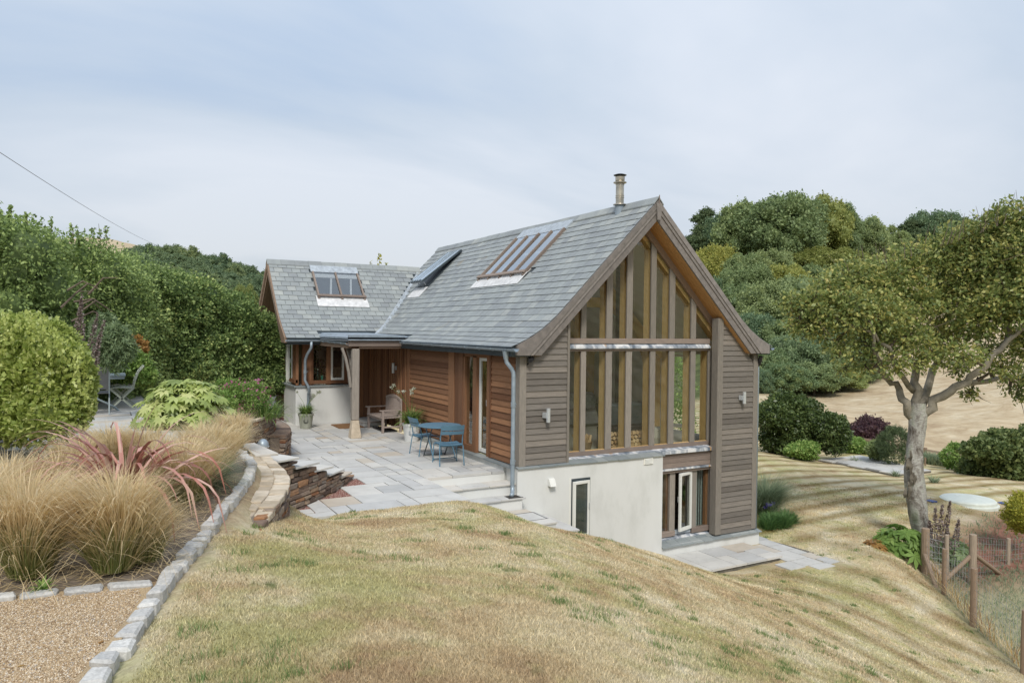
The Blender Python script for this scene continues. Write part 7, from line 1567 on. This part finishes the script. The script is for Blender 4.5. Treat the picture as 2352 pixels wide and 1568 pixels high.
for a, b in ((atd(2122, 1268, 17.5), atd(2152, 1352, 16.6)), (atd(2128, 1285, 17.5), atd(2165, 1322, 17.3)), (atd(2236, 1270, 17.2), atd(2172, 1330, 17.2)), (atd(2240, 1274, 17.2), atd(2303, 1322, 17.9))): MB().tube([a, b], .05, 9, r=random.random()).build('strut', M['fencewood'], wf)
wm = MB()
def mesh_run(a, b, ha, hb):
    for k_ in range(8): t_ = (k_ / 7) ** 1.15; wm.tube([a + Vector((0, 0, ha * .92 * t_ + .03)), b + Vector((0, 0, hb * .92 * t_ + .03))], .0035, 3, False)
    n = max(2, int((a - b).length / .15))
    for k_ in range(n + 1): q_ = a.lerp(b, k_ / n); wm.tube([q_ + Vector((0, 0, .03)), q_ + Vector((0, 0, (ha * (1 - k_ / n) + hb * k_ / n) * .92))], .003, 3, False)
for A_, B_ in ((p1, p2), (p2, p4), (p4, p7), (p1, p3), (p3, p5), (p5, p6), (p6, p8)): mesh_run(A_[0], B_[0], A_[1], B_[1])
wm.build('wire_mesh', M['wire'], wf, kind='stuff')
# rough herbage inside the fence and along it
def scatter(poly, n): P = np.array(poly); q_ = RNG.uniform(P.min(0), P.max(0), (n * 4, 2)); q_ = q_[sdist(q_[:, 0], q_[:, 1], poly) < 0][:n]; return q_
def herb(name, poly, n, L, W, m, label, spread=.35, droop=.8, cat='rough grass'):
    q_ = scatter(poly, n); k = len(q_); zz = ground(q_[:, 0], q_[:, 1]); o = blades(name, (q_[:, 0], q_[:, 1], zz), k, L, W, spread, M[m], None, droop=droop, seg=3, r0=.01, kind='stuff', label=label, cat=cat); return o
ln_ = [np.array(p_[0][:2]) for p_ in (p1, p2, p4, p7)]
off_ = np.array([.45, .35]); strip = [tuple(q_ + off_ * .1) for q_ in ln_] + [tuple(q_ + off_ * 1.6) for q_ in ln_[::-1]]
herb('dry_weeds', strip, 2600, .55, .008, 'stipa', 'tall dry straw and rust weeds behind the wire fence'); herb('rusty_weeds', strip, 700, .6, .012, 'leaf_red', 'rusty dock stems among the weeds behind the wire fence', .2, .2)
herb('rough_grass', ROUGH, 9000, .16, .010, 'bluegrass', 'pale rough grass inside the wire fenced corner', .6); herb('bank_weeds', SOIL, 1600, .22, .014, 'leaf_hill2', 'sparse weeds on the red soil bank', .6)
# ---- tank lid and blue covers
c = hit(2223, 1152, 15, 40) - np.array([0, 0, .05]); tk_ = thing('tank_lid', 'round pale green plastic tank lid set in the lawn right of the beech', 'tank lid', tuple(c))
MB().lathe(tuple(c), [(.86, -.1), (.86, .03), (.80, .05), (.79, .13), (.74, .17), (.4, .19), (.02, .195)], 40, .5).build('lid', M['tank'], tk_, smooth=False); MB().box(c[0] - .08, c[0] + .02, c[1] + .3, c[1] + .38, c[2] + .185, c[2] + .2).build('label_plate', M['white'], tk_)
for x, y, lb in ((2304, 1156, 'small square blue cover in the lawn right of the tank lid'), (2138, 1151, 'small square blue cover in the lawn between beech trunk and tank lid')):
    c = hit(x, y, 15, 40); MB().box(c[0] - .13, c[0] + .13, c[1] - .13, c[1] + .13, c[2] - .05, c[2] + .03).build('drain_cover', M['blue_plastic'], None, label=lb, cat='drain cover')
# ---- shrubs of the lower garden
def gbush(name, label, px_, ybase, wpx, hpx, d, m, n, size, cat='shrub', lumps=7, **k):
    """a shrub standing on the ground at the given place"""
    L_ = []
    for i in range(lumps):
        a = i / lumps * 6.28 + random.uniform(-.3, .3); k3 = random.uniform(.8, 1.2); L_.append(lump(px_ + math.cos(a) * wpx * .25 * k3, ybase - hpx * (.42 + .28 * math.sin(a) * k3), d + math.sin(a * 1.7) * wpx * .2 * d / FOC, wpx * random.uniform(.20, .30), hpx * random.uniform(.22, .32)))
    L_.append(lump(px_, ybase - hpx * .5, d, wpx * .36, hpx * .40)); L_.append(lump(px_, ybase - hpx * .2, d, wpx * .34, hpx * .22))
    return bush(name, label, cat, L_, n, size, M and m, **k)
gbush('laurel_bush', 'large dense dark green rounded bush right of the house', 1812, 1046, 172, 150, 33.5, 'leaf_laurel', 26000, .15, rough=.12)
gbush('shrub', 'mid green bush on the right flank of the large dark bush', 1912, 1040, 84, 100, 33, 'leaf_laurel', 9000, .14)
gbush('shrub', 'low leafy bush at the foot of the large dark bush', 1845, 1052, 90, 42, 31.5, 'leaf_bright', 4200, .12)
gbush('purple_shrub', 'purple leaved shrub beyond the garden rail fence', 1998, 1018, 120, 62, 41, 'leaf_purple', 6000, .16, rough=.3)
gbush('shrub', 'light green bush below the purple shrub by the rail fence', 1965, 1042, 60, 42, 36, 'leaf_bright', 3000, .12)
gbush('pine_sapling', 'young dark pine standing beside the beech trunk', 2052, 1062, 72, 92, 32, 'leaf_dark', 6500, .20, aspect=.12, droopy=-.8, core=False)
gbush('shrub', 'rough green bush left of the young pine', 2015, 1052, 60, 45, 33, 'leaf_hill', 3000, .13)
gbush('hazel_bush', 'big fresh green bush at the right edge beyond the lawn', 2305, 1102, 190, 120, 30, 'leaf_hazel', 19000, .17, aspect=.75)
gbush('hazel_bush', 'taller part of the green bushes leaving the view at the right edge', 2400, 1105, 160, 140, 30, 'leaf_hazel', 12000, .17, aspect=.75)
gbush('shrub', 'loose green shrub left of the big right hand bush', 2195, 1075, 70, 62, 33, 'leaf_bright', 3500, .13, core=False)
gbush('golden_shrub', 'golden yellow conifer bush at the right edge above the red soil bank', 2352, 1215, 90, 85, 19, 'leaf_yellow', 9000, .07, rough=.25, droopy=-.5)
jn = thing('juniper', 'low feathery juniper beside the right corner of the house', 'shrub', tuple(hit(1784, 1213, 15, 24)))
for k_ in range(9):
    p = hit(1760 + k_ * 6.5 + random.uniform(-4, 4), 1206 + random.uniform(-8, 8), 15, 24); blades('foliage', (p[0], p[1], p[2]), 330, random.uniform(.34, .5), .02, .62, M['leaf_juniper'], jn, droop=.5, seg=4, r0=.16)
p = hit(1757, 1180, 15, 24); t = thing('ornamental_grass', 'tall blue green fountain grass against the right corner of the house', 'ornamental grass', tuple(p)); blades('blades', tuple(p), 3000, 1.5, .009, .34, M['bluegrass'], t, droop=.9, seg=6, r0=.2)
p = hit(1765, 1192, 15, 24); t = thing('blue_agapanthus', 'small blue flowered plant between the fountain grass and the juniper', 'flower', tuple(p)); blades('leaves', tuple(p), 60, .4, .02, .5, M['agap'], t, r0=.1); umbels('flowers', tuple(p), 6, .42, t, 'flower_blue', .35, .05)
# edge of long grass by the far fence
for k_, (xa, xb) in enumerate(((1940, 2035), (2130, 2230))):
    a, b = atd(xa, 1035 + k_ * 40, 36.5 - k_ * 1.5), atd(xb, 1050 + k_ * 28, 35 - k_ * 1.0); P = [tuple(a[:2]), tuple(b[:2]), (b[0] + .5, b[1] + 1.3), (a[0] + .5, a[1] + 1.3)]
    herb('long_grass', P, 1500, .75, .03, 'bluegrass' if k_ else 'leaf_bright', 'long pale grass along the rail fence ' + ('right of the beech' if k_ else 'left of the beech'), .25)
q_ = [(1800, 1160), (1740, 1165)]
for i_, (x, y) in enumerate(((1965, 1062), (2058, 1094), (2145, 1108))):
    p = hit(x, y, 20, 50); t = thing('grass_tuft', 'small grass tuft at the edge of the far patio, ' + ORD[i_], 'grass tuft', tuple(p), 0, 'tufts at the far patio'); blades('blades', tuple(p), 60, .4, .03, .5, M['bluegrass'], t, r0=.15)
p = (9.2, 6.2); t = bush('birch_sapling', 'slender leafy tree beyond the open side windows seen through the glazing', 'tree', [((p[0], p[1], .9), (.9, .8, 1.1)), ((p[0] + .5, p[1] + .4, -.4), (.9, .8, .9)), ((p[0] - .4, p[1], 1.7), (.6, .6, .8))], 3800, .12, 'leaf_bright', core=False)
MB().tube([(p[0], p[1], -2.6), (p[0], p[1], 1.6)], [.05, .02], 7).build('trunk', M['bark_dark'], t)
# ---- post and rail fence
rf = thing('rail_fence', 'weathered post and rail fence along the dry field', 'fence', tuple(atd(2035, 1050, 37)))
RFP = [(1900, 990, 42.5), (1947, 1001, 41), (2035, 1018, 38.5), (2125, 1033, 37.2), (2199, 1046, 36.2), (2290, 1064, 35), (2380, 1085, 34)]
tp = [Vector(atd(*q_)) for q_ in RFP]
for q_ in tp: MB().box(q_.x - .07, q_.x + .07, q_.y - .07, q_.y + .07, gz(q_.x, q_.y) - .2, q_.z + .12).build('post', M['fencewood'], rf)
for a, b in zip(tp, tp[1:]):
    for dz in (0, -.45): MB().bar(a + Vector((0, -.08, dz)), b + Vector((0, -.08, dz)), .06, .11).build('rail', M['fencewood'], rf)
for i_, (x, yb, yt, d) in enumerate(((1990, 1078, 1060, 33), (2125, 1064, 1050, 34), (2207, 1085, 1062, 31), (2217, 1088, 1040, 31))):
    p = Vector(atd(x, yb, d)); MB().tube([p + Vector((0, 0, -.2)), p + Vector((0, 0, (yb - yt) * d / FOC))], .04, 7).build('stake', M['fencewood'], None, label='slender wooden stake among the shrubs by the far lawn, ' + ORD[i_], cat='stake', group='stakes among the far shrubs')
# ---- overhead wire
a, b = Vector(atd(-220, 205, 45)), Vector(atd(380, 570, 230)); pts_ = [a.lerp(b, s) - Vector((0, 0, 3.0 * 4 * s * (1 - s) * .4)) for s in np.linspace(0, 1, 24)]
MB().tube(pts_, .028, 4, r=.5).build('overhead_wire', M['black'], None, label='thin dark overhead wire falling from the upper left to the far wood', cat='wire')

# ------------------------------------------------------------------ terrace table and chairs
tA = atz(289, 861, 1.74); tB = atz(289, 843, 1.74); tx, y0, y1 = float(tA[0]), float(tA[1]), float(tB[1])
tt_ = thing('dining_table', 'grey green slatted dining table on the upper terrace behind the shrub', 'table', (tx - .7, (y0 + y1) / 2, TZ))
for k_ in range(6):
    w_ = (y1 - y0) / 6; MB().box(tx - 1.6, tx, y0 + k_ * w_ + .006, y0 + (k_ + 1) * w_ - .006, 1.715, 1.74).build('table_slat', M['slategrey'], tt_)
MB().box(tx - 1.58, tx - .02, y0 + .02, y1 - .02, 1.66, 1.712).build('apron', M['slategrey'], tt_)
for s in (y0 + .25, y1 - .25): MB().tube([(tx - .25, s, 1.70), (tx - .55, s, 1.45), (tx - .5, s, 1.25), (tx - .2, s, 1.08), (tx - .12, s, 1.0)], .022, 8).build('curved_leg', M['slategrey'], tt_); MB().tube([(tx - 1.35, s, 1.70), (tx - 1.05, s, 1.45), (tx - 1.1, s, 1.25), (tx - 1.4, s, 1.08), (tx - 1.48, s, 1.0)], .022, 8).build('curved_leg', M['slategrey'], tt_)
def slat_chair(loc, rz, m, label, group=None):
    """folding chair with crossed legs; local +x is the back"""
    t = thing('folding_chair', label, 'chair', loc, rz, group); mw = t.matrix_basis
    def W(p): return mw @ Vector(p)
    for s in (-.22, .22):
        MB().bar(W((-.22, s, .0)), W((.24, s, .46)), .02, .035).build('leg', M[m], t); MB().bar(W((.26, s, .0)), W((-.20, s, .44)), .02, .035).build('leg', M[m], t)
        MB().tube([W((.22, s, .44)), W((.26, s, .62)), W((.32, s, .78)), W((.42, s, .90))], .016, 6).build('back_upright', M[m], t)
        MB().tube([W((.24, s, .45)), W((-.10, s, .47)), W((-.24, s, .44)), W((-.27, s, .38))], .016, 6).build('seat_rail', M[m], t)
    for k_ in range(8): x = -.24 + k_ * .06; MB().bar(W((x, -.22, .465 - (.03 if k_ == 0 else 0))), W((x, .22, .465 - (.03 if k_ == 0 else 0))), .045, .012).build('seat_slat', M[m], t)
    for k_ in range(7): q_ = k_ / 6; a = (.24 + q_ * q_ * .17, 0, .52 + q_ * .37); MB().bar(W((a[0], -.22, a[2])), W((a[0], .22, a[2])), .03, .03).build('back_slat', M[m], t)
    return t
slat_chair((-6.92, 4.62, TZ), 0, 'sage', 'nearer sage green folding chair at the end of the terrace table', 'terrace folding chairs')
slat_chair((-6.90, 5.55, TZ), R(4), 'sage', 'farther sage green folding chair behind the nearer one', 'terrace folding chairs')
def sling(loc, rz, label):
    t = thing('sling_chair', label, 'chair', loc, rz, 'dark sling chairs at the terrace table'); mw = t.matrix_basis
    def W(p): return mw @ Vector(p)
    for s in (-.26, .26):
        MB().tube([W((s, -.25, 0)), W((s, -.22, .44)), W((s, .22, .42)), W((s, .32, .95))], .014, 6).build('frame', M['slategrey'], t); MB().tube([W((s, .28, 0)), W((s, .05, .42))], .014, 6).build('leg', M['slategrey'], t)
    MB().hexa([W((-.25, -.22, .43)), W((.25, -.22, .43)), W((.25, .2, .415)), W((-.25, .2, .415)), W((-.25, -.22, .44)), W((.25, -.22, .44)), W((.25, .2, .425)), W((-.25, .2, .425))]).build('seat', M['mesh_grey'], t)
    MB().hexa([W((-.25, .225, .5)), W((.25, .225, .5)), W((.25, .235, .5)), W((-.25, .235, .5)), W((-.25, .32, .94)), W((.25, .32, .94)), W((.25, .33, .94)), W((-.25, .33, .94))]).build('backrest', M['mesh_grey'], t)
pS = atz(232, 952, TZ); sling((pS[0] - .12, pS[1] + .15, TZ), math.pi, 'dark sling chair seen from behind on the near side of the terrace table'); sling((tx - .75, y1 + .3, TZ), 0, 'grey sling chair on the far side of the terrace table')
MB().box(tx - .62, tx - .38, y0 + .35, y0 + .55, 1.742, 1.79).build('box', M['soffit'], None, label='small reddish brown box on the terrace table', cat='box')

# ------------------------------------------------------------------ inside the glazed room
so_ = thing('sofa', 'long grey sofa seen through the gable glazing', 'sofa', (2.6, 4.4, .06))
MB().box(.9, 5.3, 4.1, 5.0, .12, .48).build('seat_base', M['sofa'], so_, bevel=.04); MB().box(.9, 5.3, 4.85, 5.1, .48, .95).build('backrest', M['sofa'], so_, bevel=.05)
for x in (.75, 5.3): MB().box(x, x + .18, 4.1, 5.05, .12, .72).build('armrest', M['sofa'], so_, bevel=.04)
for k_, x in enumerate((1.2, 1.75, 2.3, 3.0, 3.6, 4.2, 4.75)):
    MB().hexa([(x, 4.45, .50), (x + .46, 4.45, .50), (x + .46, 4.62, .50), (x, 4.62, .50), (x + .03, 4.66, .93), (x + .43, 4.66, .93), (x + .43, 4.8, .93), (x + .03, 4.8, .93)], (k_ * .37) % 1).build('cushion', M['cushion'], None, bevel=.05, label='cushion leaning on the sofa in the glazed room, ' + ORD[k_], cat='cushion', group='cushions on the sofa')
ls = thing('log_store', 'dark steel log store below the stove full of split logs behind the glass', 'log store', (3.3, 1.1, .06))
MB().box(2.65, 3.95, .95, 1.0, .06, .52).build('back_panel', M['black'], ls)
for x in (2.62, 3.93): MB().box(x, x + .03, .7, 1.0, .06, .52).build('side_panel', M['black'], ls)
MB().box(2.62, 3.96, .7, 1.0, .52, .55).build('top_panel', M['black'], ls)
k_ = 0
for z in (.12, .21, .30, .39):
    x = 2.70 + (.04 if k_ % 2 else 0)
    while x < 3.9: a = random.uniform(0, 6.28); r_ = random.uniform(.045, .058); MB().prism([(x + math.cos(a + q_) * r_, z + math.sin(a + q_) * r_) for q_ in (0, 1.9, 3.4, 4.9)], lambda p: (p[0], .72, p[1]), lambda p: (p[0], .94, p[1])).build('log', M['log'], ls); x += .105
    k_ += 1
sv = thing('stove', 'dark wood stove with sloping sides above the log store', 'stove', (3.3, 1.0, .55)); MB().hexa([(2.75, .72, .57), (3.85, .72, .57), (3.85, 1.1, .57), (2.75, 1.1, .57), (2.62, .66, 1.08), (4.0, .66, 1.08), (4.0, 1.15, 1.08), (2.62, 1.15, 1.08)]).build('body', M['darkgrey'], sv, bevel=.04)
MB().tube([(3.3, 1.12, 1.08), (3.3, 1.14, 4.9)], .075, 14).build('flue_inside', M['black'], sv)
lt = thing('table_lamp', 'table lamp with a linen shade on the side table behind the glass', 'lamp', (1.35, 3.0, .8)); MB().box(1.22, 1.48, 2.88, 3.12, .8, 1.12).build('base', M['sofa'], lt, bevel=.02); MB().lathe((1.35, 3.0, 1.2), [(.24, 0), (.17, .34)], 22).build('lamp_shade', M['lampshade'], lt)
MB().box(1.0, 1.7, 2.7, 3.3, .74, .79).box(1.05, 1.12, 2.75, 2.82, .06, .74).box(1.58, 1.65, 2.75, 2.82, .06, .74).build('side_table', M['mesh_grey'], None, label='dark side table carrying the lamp in the glazed room', cat='side table')
MB().lathe((1.95, 1.9, .06), [(.26, 0), (.30, .1), (.27, .3), (.31, .42)], 16).build('stump_table', M['log'], None, label='tree stump side table behind the second pane', cat='side table')
MB().lathe((2.15, .85, .06), [(.16, 0), (.2, .2), (.18, .2), (.16, .16)], 16).build('log_basket', M['wicker'], None, label='wicker basket of kindling behind the second pane', cat='basket')
kb = MB()
for q_ in range(14): a = random.uniform(-.14, .14); kb.bar((2.15 + a, .85 + random.uniform(-.1, .1), .14), (2.15 + a * 1.6, .85 + random.uniform(-.15, .15), .36 + random.uniform(0, .07)), .025, .02)
kb.build('kindling', M['log'], None, kind='stuff', label='pale split kindling sticks standing in the wicker basket', cat='kindling')
MB().lathe((4.45, 1.0, .06), [(.26, 0), (.3, .15), (.27, .36), (.05, .38)], 20).build('pouffe', M['lampshade'], None, label='knitted beige pouffe behind the glass right of the log store', cat='pouffe', smooth=True) if False else MB().lathe((4.45, 1.0, .06), [(.26, 0), (.3, .15), (.27, .36), (.05, .38)], 20).build('pouffe', M['lampshade'], None, label='knitted beige pouffe behind the glass right of the log store', cat='pouffe')
pc = thing('painting', 'painting of a red brown moorland on the cream wall inside', 'painting', (2.6, 5.86, 1.3)); MB().box(2.0, 2.95, 5.84, 5.88, 1.15, 1.85).build('canvas', M['soffit'], pc)
vs_ = thing('vase', 'small yellow flowers in a vase behind the first pane', 'vase', (1.35, .75, .9)); MB().lathe((1.35, .75, .9), [(.05, 0), (.07, .1), (.035, .25)], 12).build('vase_body', M['lampshade'], vs_)
P_, Nn = cloud([((1.35, .75, 1.32), (.12, .12, .16))], 120); v, f, r = leaves_at(P_, Nn, .07); npmesh('flowers', v, f, r, M['leaf_yellow'], vs_); MB().box(1.25, 1.6, .6, .95, .06, .9).build('plinth', M['carpet'], None, label='low pale plinth under the vase behind the glass', cat='plinth')
